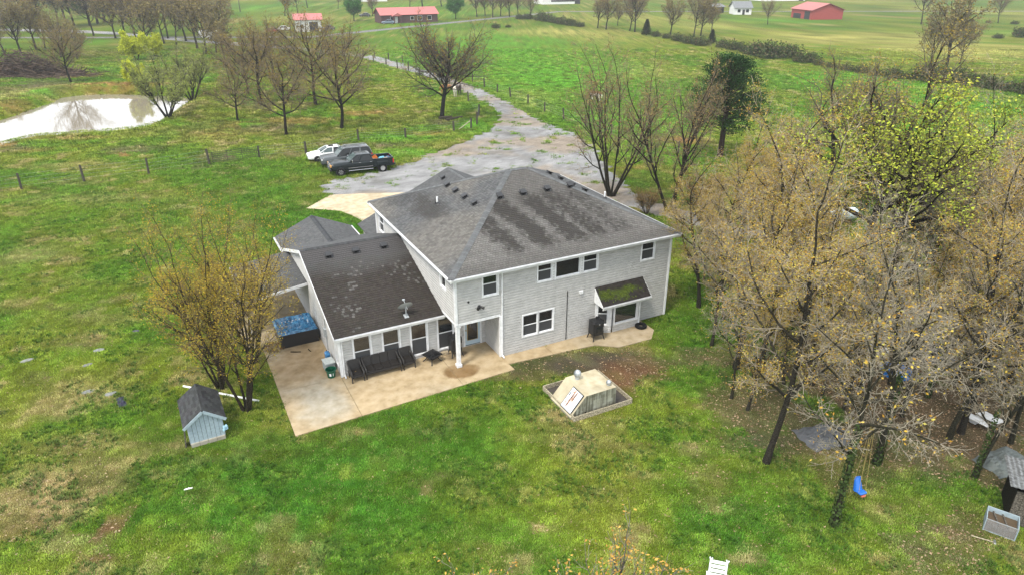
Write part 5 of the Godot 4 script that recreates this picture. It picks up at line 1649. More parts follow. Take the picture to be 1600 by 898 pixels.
func build_well_house() -> void:
	var t := thing("well_house", "little pale blue shed with grey shingle gable roof by the leaning trees", "shed", HL(-12.42, 0, 0.45), HOUSE_TURN + 0.03)
	var w := 0.72
	var d := 1.12
	var h := 1.18
	var pk := 1.72
	var m := MB.new()
	# concrete block footing
	for k in 4:
		var b := MB.new()
		b.col = Color(0.36, 0.35, 0.31) * rng.randf_range(0.85, 1.1)
		b.box(Vector3(-w + 0.18 + k * 0.36, 0.1, d - 0.02), Vector3(0.35, 0.2, 0.18), 0.008)
		part(t, "footing_block", b.mesh(), M.concrete)
	for sx in [-1.0, 1.0]:
		for k in 6:
			var b := MB.new()
			b.col = Color(0.36, 0.35, 0.31) * rng.randf_range(0.85, 1.1)
			b.box(Vector3(sx * (w - 0.06), 0.1, d - 0.34 - k * 0.36), Vector3(0.18, 0.2, 0.35), 0.008)
			part(t, "footing_block", b.mesh(), M.concrete)
	# vertical boards, each its own, front and back under the gable
	for sz in [-1.0, 1.0]:
		for k in 8:
			var xa := -w + (2.0 * w) * k / 8.0 + 0.006
			var xb := -w + (2.0 * w) * (k + 1) / 8.0 - 0.006
			var ya := lerpf(h, pk, 1.0 - absf(xa) / w) - 0.03
			var yb := lerpf(h, pk, 1.0 - absf(xb) / w) - 0.03
			var b := MB.new()
			var z0: float = sz * d
			var z1: float = sz * (d - 0.025)
			b.quad(Vector3(xa, 0.2, z0), Vector3(xb, 0.2, z0), Vector3(xb, yb, z0), Vector3(xa, ya, z0), Vector3(0, 0, sz))
			b.quad(Vector3(xa, 0.2, z1), Vector3(xb, 0.2, z1), Vector3(xb, yb, z1), Vector3(xa, ya, z1), Vector3(0, 0, -sz))
			b.quad(Vector3(xa, 0.2, z0), Vector3(xa, 0.2, z1), Vector3(xa, ya, z1), Vector3(xa, ya, z0), Vector3.LEFT)
			b.quad(Vector3(xb, 0.2, z0), Vector3(xb, 0.2, z1), Vector3(xb, yb, z1), Vector3(xb, yb, z0), Vector3.RIGHT)
			part(t, "wall_board", b.mesh(), M.blue_grey_paint)
	for sx in [-1.0, 1.0]:
		for k in 9:
			var b := MB.new()
			b.box(Vector3(sx * w, 0.2 + (h - 0.2) * 0.5, d - 0.13 - k * 0.245), Vector3(0.025, h - 0.2, 0.235), 0.003)
			part(t, "wall_board", b.mesh(), M.blue_grey_paint)
	var RF := Node3D.new()
	RF.name = "roof"
	t.add_child(RF)
	var o := 0.16
	var sl := (pk - h) / w
	var tone := func(_s: float, _t: float) -> Color: return Color(0.075, 0.078, 0.08) * rng.randf_range(0.7, 1.25)
	for sx in [-1.0, 1.0]:
		shingles(RF, [Vector3(sx * (w + o), h - o * sl + 0.06, -d - 0.12), Vector3(sx * (w + o), h - o * sl + 0.06, d + 0.12), Vector3(0, pk + 0.06, d + 0.12), Vector3(0, pk + 0.06, -d - 0.12)], tone, 0.13, 0.3)
		m = MB.new()
		m.beam(Vector3(sx * (w + o), h - o * sl + 0.0, d + 0.13), Vector3(sx * 0.01, pk + 0.0, d + 0.13), 0.025, 0.13)
		part(RF, "rake_board", m.mesh(), M.blue_grey_paint)
	# a board propped against the side and blue cloth by the corner
	t = thing("leaning_board", "pale weathered plank propped against the little blue shed", "plank", HL(-13.3, 0, -0.35), HOUSE_TURN)
	m = MB.new()
	m.box(Vector3(0.02, 0.5, 0.1), Vector3(0.05, 1.02, 0.34), 0.006, Basis(Vector3.BACK, -0.1))
	part(t, "board", m.mesh(), M.grey_wood)
	t = thing("blue_rag", "light blue rag bundled on a peg at the shed corner", "rag", HL(-11.62, 0.62, -0.78), HOUSE_TURN)
	m = MB.new()
	m.col = Color(0.3, 0.5, 0.6)
	for k in 14:
		var a := rng.randf() * TAU
		m.box(Vector3(cos(a) * 0.07, rng.randf_range(-0.08, 0.08), sin(a) * 0.06), Vector3(0.12, 0.1, 0.02), 0.008, Basis(Vector3(1, rng.randf(), 0.3).normalized(), rng.randf() * 3.0))
	part(t, "cloth", m.mesh(), M.mottled)
	keep_off.append(PackedVector2Array([house_xz(-13.2, -0.75), house_xz(-11.65, -0.75), house_xz(-11.65, 1.7), house_xz(-13.2, 1.7)]))

func build_coop() -> void:
	# hen coop at the edge of the wood: plank walls, sheet-metal roof
	var at := Vector3(20.15, 0, -20.6)
	var turn := -0.5
	var t := thing("hen_coop", "weathered plank hen coop with a rusty sheet metal roof", "coop", at, turn)
	var hw := 0.95
	var hd := 0.9
	for k in 8:
		var z := -hd + 0.1 + k * 0.225
		for sx in [-1.0, 1.0]:
			var m := MB.new()
			m.box(Vector3(sx * hw, 0.85, z), Vector3(0.025, 1.5, 0.215), 0.003)
			part(t, "wall_plank", m.mesh(), M.dark_wood)
	for k in 8:
		var x := -hw + 0.12 + k * 0.237
		for sz in [-1.0, 1.0]:
			var m := MB.new()
			m.box(Vector3(x, 0.85, sz * hd), Vector3(0.226, 1.5, 0.025), 0.003)
			part(t, "wall_plank", m.mesh(), M.grey_wood if sz > 0.0 else M.dark_wood)
	var dr := MB.new()
	dr.box(Vector3(0.25, 0.66, hd + 0.035), Vector3(0.85, 1.25, 0.03), 0.006)
	part(t, "door", dr.mesh(), M.white_trim)
	for k in 5:
		var m := MB.new()
		var xa := -1.25 + k * 0.5
		var n := 6
		for j in n:
			var f0 := xa + 0.5 * j / n
			var f1 := xa + 0.5 * (j + 1) / n
			var h0 := 0.02 * (j % 2)
			var h1 := 0.02 * ((j + 1) % 2)
			var y := func(x: float, h: float, z: float) -> Vector3: return Vector3(x, 1.72 + h + 0.22 * (1.0 - (x + 1.25) / 2.5) * 0.0 + 0.16 * (z + 1.15) / 2.3, z)
			m.quad(y.call(f0, h0, -1.15), y.call(f1, h1, -1.15), y.call(f1, h1, 1.15), y.call(f0, h0, 1.15), Vector3.UP)
			m.quad(y.call(f0, h0 - 0.012, -1.15), y.call(f1, h1 - 0.012, -1.15), y.call(f1, h1 - 0.012, 1.15), y.call(f0, h0 - 0.012, 1.15), Vector3.DOWN)
		part(t, "roof_sheet", m.mesh(), M.metal_roof_grey)
	# open metal nest bin beside it
	t = thing("nesting_bin", "open-topped blue-grey metal bin with wire front beside the coop", "bin", Vector3(18.49, 0, -19.99), -0.62)
	var gx0 := 0.5
	var m2 := MB.new()
	for q in [[Vector3(0, 0.28, -0.42), Vector3(1.0, 0.56, 0.03)], [Vector3(-gx0, 0.28, 0), Vector3(0.03, 0.56, 0.86)], [Vector3(gx0, 0.28, 0), Vector3(0.03, 0.56, 0.86)], [Vector3(0, 0.02, 0), Vector3(1.0, 0.03, 0.84)]]:
		m2.box(q[0], q[1], 0.006)
	part(t, "box", m2.mesh(), M.blue_grey_paint)
	m2 = MB.new()
	for k in 11:
		m2.rod(Vector3(-0.48, 0.05 + k * 0.045, 0.42), Vector3(0.48, 0.05 + k * 0.045, 0.42), 0.006, 4)
	m2.beam(Vector3(-0.5, 0.56, 0.42), Vector3(0.5, 0.56, 0.42), 0.03, 0.03)
	part(t, "wire_front", m2.mesh(), M.galvanised)
	for k in 2:
		m2 = MB.new()
		m2.beam(Vector3(-0.3 + 0.3 * k, 0.42, -0.38), Vector3(-0.1 + 0.3 * k, 0.44, 0.36), 0.05, 0.03)
		part(t, "perch", m2.mesh(), M.grey_wood)
	m2 = MB.new()
	m2.col = Color(0.09, 0.06, 0.035)
	m2.box(Vector3(0, 0.2, 0), Vector3(0.96, 0.3, 0.8))
	part(t, "litter", m2.mesh(), M.mottled)
	var ha := Vector3(17.19, 0.04, -19.62)
	var hb := Vector3(17.86, 0.04, -19.27)
	t = thing("sledge_hammer", "long-handled hammer lying in grass before the coop", "hammer", ha)
	m2 = MB.new()
	m2.rod(Vector3.ZERO, hb - ha, 0.022, 8)
	part(t, "handle", m2.mesh(), M.rough_wood)
	m2 = MB.new()
	var dd := (hb - ha).normalized()
	m2.box(hb - ha, Vector3(0.24, 0.08, 0.08), 0.012, Basis(dd.cross(Vector3.UP), Vector3.UP, dd))
	part(t, "head", m2.mesh(), M.steel)

func rag_sheet(t: Node3D, called: String, a: float, b: float, h: float, tint: Color, material: Material, sd: float) -> void:
	# crumpled cloth or sheet
	var m := MB.new()
	var n := 18
	var pts := []
	for j in n + 1:
		for i in n + 1:
			var x := (float(i) / n - 0.5) * 2.0
			var z := (float(j) / n - 0.5) * 2.0
			var edge := 1.0 - smoothstep(0.55, 1.0, maxf(absf(x), absf(z)))
			pts.append(Vector3(x * a * (1.0 + 0.15 * nf.get_noise_2d(z * 3.0 + sd, 1.0)), 0.015 + h * edge * (0.5 + 0.9 * nf.get_noise_2d(x * 3.0 + sd, z * 3.0)) + 0.012, z * b * (1.0 + 0.15 * nf.get_noise_2d(x * 3.0 - sd, 4.0))))
	for j in n:
		for i in n:
			var k := j * (n + 1) + i
			m.col = tint * (1.0 + 0.2 * nf.get_noise_2d(i * 0.9 + sd, j * 0.9))
			m.quad(pts[k], pts[k + 1], pts[k + n + 2], pts[k + n + 1], Vector3.UP)
	part(t, called, m.mesh(), material)

func build_woods_litter() -> void:
	var t := thing("paddling_pool", "round bright blue plastic paddling pool behind a tree trunk", "paddling pool", Vector3(20.08, 0, -31))
	var m := MB.new()
	m.col = Color(0.02, 0.2, 0.62)
	m.lathe(Vector3.ZERO, [Vector2(0, 0.03), Vector2(0.62, 0.03), Vector2(0.66, 0.26), Vector2(0.7, 0.28), Vector2(0.74, 0.27), Vector2(0.72, 0.0), Vector2(0, 0.0)], 30)
	part(t, "pool", m.mesh(), M.glossy)
	t = thing("white_tub", "overturned white plastic tub among the tree trunks", "tub", Vector3(20.25, 0, -33.32))
	m = MB.new()
	m.col = Color(0.68, 0.68, 0.66)
	m.lathe(Vector3.ZERO, [Vector2(0.56, 0.0), Vector2(0.55, 0.06), Vector2(0.5, 0.3), Vector2(0.46, 0.52), Vector2(0.36, 0.6), Vector2(0.0, 0.63)], 22)
	part(t, "tub", m.mesh(), M.mottled)
	t = thing("feed_pail", "small white pail with a dark rim near the blue pool", "pail", Vector3(19.59, 0, -31.51))
	m = MB.new()
	m.col = Color(0.55, 0.55, 0.5)
	m.lathe(Vector3.ZERO, [Vector2(0.0, 0.01), Vector2(0.14, 0.0), Vector2(0.18, 0.3), Vector2(0.15, 0.3), Vector2(0.12, 0.05), Vector2(0, 0.05)], 16)
	part(t, "pail", m.mesh(), M.mottled)
	t = thing("sheet_panel", "bent white sheet metal panel lying between two trunks", "metal sheet", Vector3(21.96, 0, -26.71), 0.5)
	m = MB.new()
	m.box(Vector3(-0.35, 0.26, 0.0), Vector3(0.8, 0.02, 1.1), 0.004, Basis(Vector3.BACK, -0.25))
	m.box(Vector3(0.45, 0.2, 0.1), Vector3(0.9, 0.02, 0.95), 0.004, Basis(Vector3.BACK, -0.2))
	m.box(Vector3(0.0, 0.1, -0.2), Vector3(0.9, 0.2, 0.3), 0.01)
	part(t, "sheet", m.mesh(), M.barn_white)
	t = thing("plywood_offcut", "pale plywood board lying under the amber trees", "plywood", Vector3(18.57, 0, -38.15), 0.7)
	m = MB.new()
	m.box(Vector3(0, 0.06, 0), Vector3(1.0, 0.02, 0.7), 0.003, Basis(Vector3.BACK, 0.06))
	part(t, "board", m.mesh(), M.rough_wood)
	t = thing("grey_tarp", "crumpled dark grey tarpaulin on bare ground by the ivy trunk", "tarpaulin", Vector3(14.15, 0, -25.64), 0.3)
	rag_sheet(t, "cloth", 1.15, 0.8, 0.22, Color(0.085, 0.088, 0.092), M.coloured, 3.0)
	t = thing("grey_tarp", "dark tarpaulin heap behind the blue paddling pool", "tarpaulin", Vector3(22.58, 0, -33.18), -0.2)
	rag_sheet(t, "cloth", 1.5, 1.1, 0.4, Color(0.06, 0.06, 0.063), M.coloured, 12.0)
	t = thing("grey_tarp", "green-grey tarpaulin spread beside the coop's roof", "tarpaulin", Vector3(21.18, 0, -23.86), 0.4)
	rag_sheet(t, "cloth", 1.2, 0.7, 0.25, Color(0.085, 0.1, 0.095), M.coloured, 22.0)
	t = thing("dropped_jacket", "dark navy garment dropped on the open field", "garment", Vector3(-19.11, 0, -28.38), 0.6)
	rag_sheet(t, "cloth", 0.18, 0.48, 0.12, Color(0.012, 0.014, 0.035), M.coloured, 33.0)
	t = thing("white_scrap", "long scrap of white paper lying on green lawn", "paper", Vector3(-13.21, 0, -22.18), 0.4)
	rag_sheet(t, "paper", 0.17, 0.04, 0.05, Color(0.7, 0.7, 0.68), M.coloured, 43.0)
	for q in [[137,612,0.34,"grey flat stone nearest the dropped jacket"], [172,615,0.3,"pale stone just above the dropped jacket"], [154,547,0.32,"grey flat stone on the bare patch of field"], [41,563,0.34,"dark flat stone at the field's outer side"], [212,517,0.22,"small black stone beside a weed clump"], [136,570,0.26,"light stone midway down the bare field patch"]]:
		m = MB.new()
		m.col = Color(0.2, 0.205, 0.2) * rng.randf_range(0.6, 1.0)
		if q[0] == 212:
			m.col = Color(0.05, 0.05, 0.06)
		var rr: float = q[2]
		var rings := []
		for k in 4:
			var ring := []
			for j in 9:
				var a := TAU * j / 9.0
				var r: float = rr * [1.0, 1.0, 0.8, 0.35][k] * (1.0 + 0.25 * nf.get_noise_2d(cos(a) * 2.0 + q[0], sin(a) * 2.0))
				ring.append(Vector3(cos(a) * r, [-0.05, 0.02, 0.045, 0.055][k], sin(a) * r * 0.6))
			rings.append(ring)
		m.skin(rings)
		t = thing("field_stone", q[3], "stone", [Vector3(-21.23, 0, -29.27), Vector3(-20.02, 0, -29.1), Vector3(-22.9, 0, -33.39), Vector3(-26.22, 0, -32.29), Vector3(-21.94, 0, -35.6), Vector3(-22.68, 0, -31.83)][[137,172,154,41,212,136].find(q[0])], rng.randf())
		part(t, "stone", m.mesh(), M.mottled)
	# child's swing: blue bucket seat on ropes from a stout branch
	var sp := Vector3(13.84, 0, -21.73)
	t = thing("baby_swing", "blue plastic child's swing seat on yellow ropes under a branch", "swing", sp, 0.35)
	m = MB.new()
	m.col = Color(0.02, 0.16, 0.6)
	var rings := []
	for k in 7:
		var f := k / 6.0
		var ring := []
		for j in 10:
			var a := TAU * j / 10.0
			var w := lerpf(0.19, 0.15, f)
			ring.append(Vector3(cos(a) * w, 0.35 + 0.55 * f + 0.02 * sin(a), -0.16 * f + sin(a) * lerpf(0.16, 0.05, f)))
		rings.append(ring)
	m.skin(rings)
	m.box(Vector3(0, 0.4, 0.2), Vector3(0.34, 0.1, 0.22), 0.04)
	part(t, "seat", m.mesh(), M.glossy)
	m = MB.new()
	m.col = Color(0.45, 0.12, 0.07)
	m.box(Vector3(0, 0.3, 0.3), Vector3(0.22, 0.09, 0.1), 0.03)
	part(t, "foot_bar", m.mesh(), M.glossy)
	for s in [-1.0, 1.0]:
		for z in [-0.12, 0.2]:
			m = MB.new()
			m.col = Color(0.3, 0.23, 0.07)
			m.rod(Vector3(s * 0.17, 0.45 if z > 0.0 else 0.85, z), Vector3(s * 0.08, 3.6, -0.1), 0.009, 5)
			part(t, "rope", m.mesh(), M.coloured)
	m = MB.new()
	m.col = Color(0.1, 0.085, 0.065)
	m.tube(PackedVector3Array([Vector3(-1.4, 3.2, 0.3), Vector3(-0.6, 3.5, 0.0), Vector3(0.3, 3.62, -0.1), Vector3(1.0, 3.6, -0.1)]), PackedFloat32Array([0.07, 0.06, 0.05, 0.03]), 7, true)
	part(t, "bough", m.mesh(), M.bark)

func leaf_quad(m: MB, p: Vector3, s: float) -> void:
	var a := Vector3(rng.randfn(0, 1), rng.randfn(0, 0.45), rng.randfn(0, 1)).normalized()
	var b := a.cross(Vector3(rng.randfn(0, 1), rng.randfn(0, 1), rng.randfn(0, 1))).normalized()
	var l := s * rng.randf_range(0.7, 1.4)
	m.quad(p - a * l, p + b * l * 0.5, p + a * l, p - b * l * 0.5)

# ---------------------------------------------------------------- vehicles: front at -x, origin on the ground under the middle
func wheel(t: Node3D, at: Vector3, r: float, w: float, side: float) -> void:
	var b := Basis(Vector3.RIGHT, PI * 0.5 * side)
	var m := MB.new()
	m.lathe(at, [Vector2(r * 0.62, -w * 0.5), Vector2(r * 0.94, -w * 0.5), Vector2(r, -w * 0.36), Vector2(r, w * 0.36), Vector2(r * 0.94, w * 0.5), Vector2(r * 0.62, w * 0.46)], 22, b)
	var o := part(t, "wheel", m.mesh(), M.tyre)
	m = MB.new()
	m.lathe(at, [Vector2(r * 0.64, w * 0.44), Vector2(r * 0.58, w * 0.28), Vector2(r * 0.2, w * 0.2), Vector2(r * 0.18, w * 0.34), Vector2(0, w * 0.34)], 18, b)
	for k in 6:
		var a := TAU * k / 6.0
		m.box(at + b * Vector3(cos(a) * r * 0.38, w * 0.3, sin(a) * r * 0.38), Vector3(r * 0.4, 0.03, r * 0.16), 0.004, b * Basis(Vector3.UP, -a))
	part(o, "rim", m.mesh(), M.rim)

# a body lofted from sections [x, y bottom, y top, half width bottom, half width top, crown]
func body_loft(secs: Array) -> ArrayMesh:
	var m := MB.new()
	var rings := []
	for s in secs:
		var ring := []
		var yb: float = s[1]
		var yt: float = s[2]
		var wb: float = s[3]
		var wt: float = s[4]
		var cr: float = s[5] if s.size() > 5 else 0.03
		var h := yt - yb
		ring.append(Vector3(s[0], yb, -wb * 0.86))
		ring.append(Vector3(s[0], yb + h * 0.12, -wb))
		ring.append(Vector3(s[0], yb + h * 0.55, -lerpf(wb, wt, 0.35) * 1.015))
		ring.append(Vector3(s[0], yt - h * 0.13, -lerpf(wb, wt, 0.85)))
		ring.append(Vector3(s[0], yt - h * 0.02, -wt * 0.9))
		ring.append(Vector3(s[0], yt + cr, -wt * 0.45))
		ring.append(Vector3(s[0], yt + cr, wt * 0.45))
		ring.append(Vector3(s[0], yt - h * 0.02, wt * 0.9))
		ring.append(Vector3(s[0], yt - h * 0.13, lerpf(wb, wt, 0.85)))
		ring.append(Vector3(s[0], yb + h * 0.55, lerpf(wb, wt, 0.35) * 1.015))
		ring.append(Vector3(s[0], yb + h * 0.12, wb))
		ring.append(Vector3(s[0], yb, wb * 0.86))
		rings.append(ring)
	m.skin(rings)
	return m.mesh()

# cabin: base outline from x0 to x1 at y0, roof from r0 to r1 at y1; returns nothing, adds roof, pillars and panes
func cabin(t: Node3D, x0: float, x1: float, r0: float, r1: float, y0: float, y1: float, wb: float, wt: float, posts: Array, paint: Material, rear_tint: Material) -> void:
	var m := MB.new()
	# roof shell
	var rings := []
	for f in [0.0, 0.06, 0.25, 0.5, 0.75, 0.94, 1.0]:
		var x := lerpf(r0, r1, f)
		var dip := 0.035 if f == 0.0 or f == 1.0 else 0.0
		rings.append([Vector3(x, y1 - 0.05, -wt), Vector3(x, y1 - dip, -wt * 0.9), Vector3(x, y1 + 0.025 - dip, -wt * 0.45), Vector3(x, y1 + 0.025 - dip, wt * 0.45), Vector3(x, y1 - dip, wt * 0.9), Vector3(x, y1 - 0.05, wt)])
	m.skin(rings)
	# pillars
	for s in [-1.0, 1.0]:
		for p in posts:
			var a := Vector3(lerpf(x0, x1, p[0]), y0, s * wb)
			var b := Vector3(lerpf(r0, r1, p[0]), y1 - 0.03, s * wt)
			m.beam(a, b, p[1], 0.05, 0.01)
		m.beam(Vector3(x0, y0, s * (wb - 0.02)), Vector3(r0, y1 - 0.03, s * (wt - 0.02)), 0.07, 0.06, 0.01)
		m.beam(Vector3(x1, y0, s * (wb - 0.02)), Vector3(r1, y1 - 0.03, s * (wt - 0.02)), 0.1, 0.08, 0.01)
	part(t, "cabin_shell", m.mesh(), paint)
	m = MB.new()
	m.quad(Vector3(x0 + 0.01, y0, -wb + 0.03), Vector3(x0 + 0.01, y0, wb - 0.03), Vector3(r0, y1 - 0.03, wt - 0.04), Vector3(r0, y1 - 0.03, -wt + 0.04), Vector3(-1, 0.5, 0))
	part(t, "windshield", m.mesh(), M.windshield)
	m = MB.new()
	m.quad(Vector3(x1 - 0.01, y0, -wb + 0.03), Vector3(x1 - 0.01, y0, wb - 0.03), Vector3(r1, y1 - 0.03, wt - 0.04), Vector3(r1, y1 - 0.03, -wt + 0.04), Vector3(1, 0.3, 0))
	part(t, "rear_window", m.mesh(), rear_tint)
	for s in [-1.0, 1.0]:
		var cuts := [0.0]
		for p in posts:
			cuts.append(p[0])
		cuts.append(1.0)
		for k in cuts.size() - 1:
			m = MB.new()
			var f0: float = cuts[k]
			var f1: float = cuts[k + 1]
			m.quad(Vector3(lerpf(x0, x1, f0), y0, s * (wb - 0.012)), Vector3(lerpf(x0, x1, f1), y0, s * (wb - 0.012)), Vector3(lerpf(r0, r1, f1), y1 - 0.04, s * (wt - 0.012)), Vector3(lerpf(r0, r1, f0), y1 - 0.04, s * (wt - 0.012)), Vector3(0, 0.2, s))
			part(t, "side_window", m.mesh(), M.car_glass if k > 0 else M.windshield if rear_tint == M.windshield else M.car_glass)

func arches(t: Node3D, xs: Array, r: float, z: float) -> void:
	for x in xs:
		for s in [-1.0, 1.0]:
			var m := MB.new()
			m.rod(Vector3(x, r * 0.95, s * (z - 0.25)), Vector3(x, r * 0.95, s * (z + 0.012)), r * 1.16, 20)
			part(t, "wheel_arch", m.mesh(), M.black_plastic)

func mirrors(t: Node3D, x: float, y: float, z: float, sz: float, paint: Material) -> void:
	for s in [-1.0, 1.0]:
		var m := MB.new()
		m.box(Vector3(x, y, s * (z + 0.12)), Vector3(0.1, sz, 0.18), 0.03)
		m.beam(Vector3(x, y - 0.05, s * (z - 0.05)), Vector3(x, y - 0.03, s * (z + 0.1)), 0.05, 0.05)
		part(t, "door_mirror", m.mesh(), paint)

func handles(t: Node3D, xs: Array, y: float, z: float, material: Material) -> void:
	for x in xs:
		for s in [-1.0, 1.0]:
			var m := MB.new()
			m.box(Vector3(x, y, s * z), Vector3(0.2, 0.04, 0.03), 0.01)
			part(t, "door_handle", m.mesh(), material)

func lamp(t: Node3D, called: String, at: Vector3, size: Vector3, material: Material) -> void:
	for s in [-1.0, 1.0]:
		var m := MB.new()
		m.box(Vector3(at.x, at.y, at.z * s), size, 0.02)
		part(t, called, m.mesh(), material)

func build_vehicles() -> void:
	var fa := Vector3(-17.19, 0, -68.06)
	var ra := Vector3(-13.29, 0, -69.71)
	var dir := (ra - fa).normalized()
	var turn := atan2(-dir.z, dir.x)
	var mid := (fa + ra) * 0.5 + Vector3(0, 0, -0.95).rotated(Vector3.UP, turn)
	# ---- crew cab pickup
	var t := thing("pickup_truck", "black crew cab pickup truck with a loaded bed on the gravel", "pickup truck", mid, turn)
	var xf := -2.13
	var xr := 2.13
	var P_: Material = M.truck_paint
	part(t, "front_body", body_loft([[-3.05, 0.62, 1.05, 0.84, 0.8], [-2.98, 0.52, 1.2, 0.95, 0.88], [-2.6, 0.5, 1.27, 1.0, 0.93, 0.05], [-1.6, 0.5, 1.32, 1.01, 0.95, 0.05], [-1.2, 0.5, 1.33, 1.01, 0.96, 0.03]]), P_)
	part(t, "cab_body", body_loft([[-1.2, 0.5, 1.3, 1.01, 0.97], [-0.6, 0.5, 1.31, 1.01, 0.97], [0.5, 0.5, 1.33, 1.01, 0.97], [1.2, 0.5, 1.34, 1.01, 0.97]]), P_)
	cabin(t, -1.2, 1.18, -0.42, 0.98, 1.3, 1.93, 0.95, 0.78, [[0.42, 0.1]], P_, M.car_glass)
	# bed: floor, two sides, tailgate
	var m := MB.new()
	for s in [-1.0, 1.0]:
		m.box(Vector3(2.25, 0.98, s * 0.93), Vector3(2.06, 0.86, 0.14), 0.04)
		m.box(Vector3(2.13, 0.88, s * 1.04), Vector3(1.2, 0.5, 0.18), 0.08)
	m.box(Vector3(1.24, 0.98, 0), Vector3(0.06, 0.8, 1.8), 0.01)
	m.box(Vector3(2.25, 0.75, 0), Vector3(2.0, 0.06, 1.74), 0.01)
	part(t, "bed", m.mesh(), P_)
	m = MB.new()
	m.box(Vector3(3.29, 1.02, 0), Vector3(0.09, 0.72, 1.7), 0.03)
	part(t, "tailgate", m.mesh(), P_)
	m = MB.new()
	m.box(Vector3(3.42, 0.68, 0), Vector3(0.2, 0.2, 1.86), 0.05)
	part(t, "rear_bumper", m.mesh(), M.black_plastic)
	m = MB.new()
	m.box(Vector3(-3.08, 0.62, 0), Vector3(0.2, 0.24, 1.9), 0.06)
	part(t, "front_bumper", m.mesh(), M.black_plastic)
	m = MB.new()
	m.box(Vector3(-3.07, 1.0, 0), Vector3(0.08, 0.4, 1.15), 0.03)
	for k in 4:
		m.box(Vector3(-3.12, 0.87 + 0.085 * k, 0), Vector3(0.03, 0.035, 1.1), 0.01)
	part(t, "grille", m.mesh(), M.chrome)
	lamp(t, "headlight", Vector3(-3.02, 1.02, 0.76), Vector3(0.16, 0.24, 0.3), M.amber_lens)
	lamp(t, "tail_light", Vector3(3.28, 1.05, 0.93), Vector3(0.12, 0.42, 0.17), M.tail_red)
	arches(t, [xf, xr], 0.4, 1.0)
	for s in [-1.0, 1.0]:
		wheel(t, Vector3(xf, 0.4, s * 0.92), 0.4, 0.27, s)
		wheel(t, Vector3(xr, 0.4, s * 0.98), 0.4, 0.27, s)
	for s in [-1.0, 1.0]:
		m = MB.new()
		m.beam(Vector3(-1.35, 0.47, s * 1.07), Vector3(1.15, 0.47, s * 1.07), 0.14, 0.06, 0.02)
		part(t, "side_step", m.mesh(), M.chrome)
		m = MB.new()
		m.beam(Vector3(-1.35, 0.72, s * 1.028), Vector3(1.15, 0.72, s * 1.028), 0.015, 0.05)
		part(t, "chrome_strip", m.mesh(), M.chrome)
	mirrors(t, -0.92, 1.4, 1.02, 0.26, M.chrome)
	handles(t, [-0.15, 0.98], 1.16, 1.0, M.chrome)
	# load in the bed
	var bedw := func(p: Vector3) -> Vector3: return mid + p.rotated(Vector3.UP, turn)
	var l := thing("orange_crate", "orange plastic crate tipped up behind the truck cab", "crate", bedw.call(Vector3(1.65, 0.98, 0.2)), turn)
	m = MB.new()
	m.col = Color(0.6, 0.17, 0.02)
	var bt := Basis(Vector3.BACK, 0.5)
	for q in [[Vector3(0, 0.3, 0.28), Vector3(0.62, 0.42, 0.03)], [Vector3(0, 0.3, -0.28), Vector3(0.62, 0.42, 0.03)], [Vector3(0.3, 0.3, 0), Vector3(0.03, 0.42, 0.56)], [Vector3(-0.3, 0.3, 0), Vector3(0.03, 0.42, 0.56)], [Vector3(0, 0.1, 0), Vector3(0.6, 0.03, 0.56)]]:
		m.box(bt * (q[0] as Vector3), q[1], 0.008, bt)
	part(l, "crate", m.mesh(), M.mottled)
	for q in [["blue_tarp_bundle", "light blue bundle lying mid bed of the black truck", Vector3(2.3, 0.78, -0.2), Color(0.1, 0.32, 0.42), "bundle"], ["feed_sack", "pale tan sack beside the blue bundle in the truck bed", Vector3(2.55, 0.78, 0.35), Color(0.45, 0.36, 0.25), "sack"], ["toolbox", "dark blue toolbox at the tailgate end of the truck bed", Vector3(2.95, 0.78, -0.1), Color(0.03, 0.08, 0.16), "toolbox"]]:
		l = thing(q[0], q[1], q[4], bedw.call(q[2]), turn + 0.3)
		m = MB.new()
		m.col = q[3]
		m.box(Vector3(0, 0.24, 0), Vector3(0.55, 0.48, 0.5), 0.12, Basis(Vector3.UP, 0.4))
		if q[4] == "toolbox":
			m.rod(Vector3(-0.12, 0.52, 0), Vector3(0.12, 0.52, 0), 0.02, 6)
		else:
			m.box(Vector3(0.16, 0.4, 0.1), Vector3(0.36, 0.24, 0.3), 0.1, Basis(Vector3.UP, 1.0))
		part(l, "body", m.mesh(), M.mottled)
	# ---- large SUV
	var sb := mid + Vector3(-0.75, 0, -3.35).rotated(Vector3.UP, turn)
	t = thing("parked_suv", "grey long-bodied sport utility vehicle parked behind the black truck", "car", sb, turn)
	P_ = M.suv_paint
	part(t, "body", body_loft([[-2.72, 0.5, 0.95, 0.72, 0.68], [-2.6, 0.4, 1.06, 0.88, 0.82], [-2.2, 0.38, 1.12, 0.97, 0.89, 0.05], [-1.1, 0.36, 1.17, 1.0, 0.94, 0.04], [0.0, 0.36, 1.18, 1.0, 0.96], [1.5, 0.36, 1.2, 1.0, 0.96], [2.4, 0.4, 1.2, 0.98, 0.93], [2.66, 0.46, 1.18, 0.92, 0.86]]), P_)
	cabin(t, -1.1, 2.62, -0.35, 2.32, 1.17, 1.88, 0.94, 0.76, [[0.34, 0.09], [0.66, 0.16]], P_, M.car_glass)
	for s in [-1.0, 1.0]:
		m = MB.new()
		m.beam(Vector3(-0.1, 1.93, s * 0.68), Vector3(2.2, 1.93, s * 0.68), 0.045, 0.05, 0.012)
		part(t, "roof_rail", m.mesh(), M.chrome)
	m = MB.new()
	m.box(Vector3(-2.7, 0.78, 0), Vector3(0.08, 0.34, 1.0), 0.03)
	part(t, "grille", m.mesh(), M.black_plastic)
	m = MB.new()
	m.box(Vector3(-2.62, 0.48, 0), Vector3(0.2, 0.2, 1.6), 0.05)
	part(t, "front_bumper", m.mesh(), M.black_plastic)
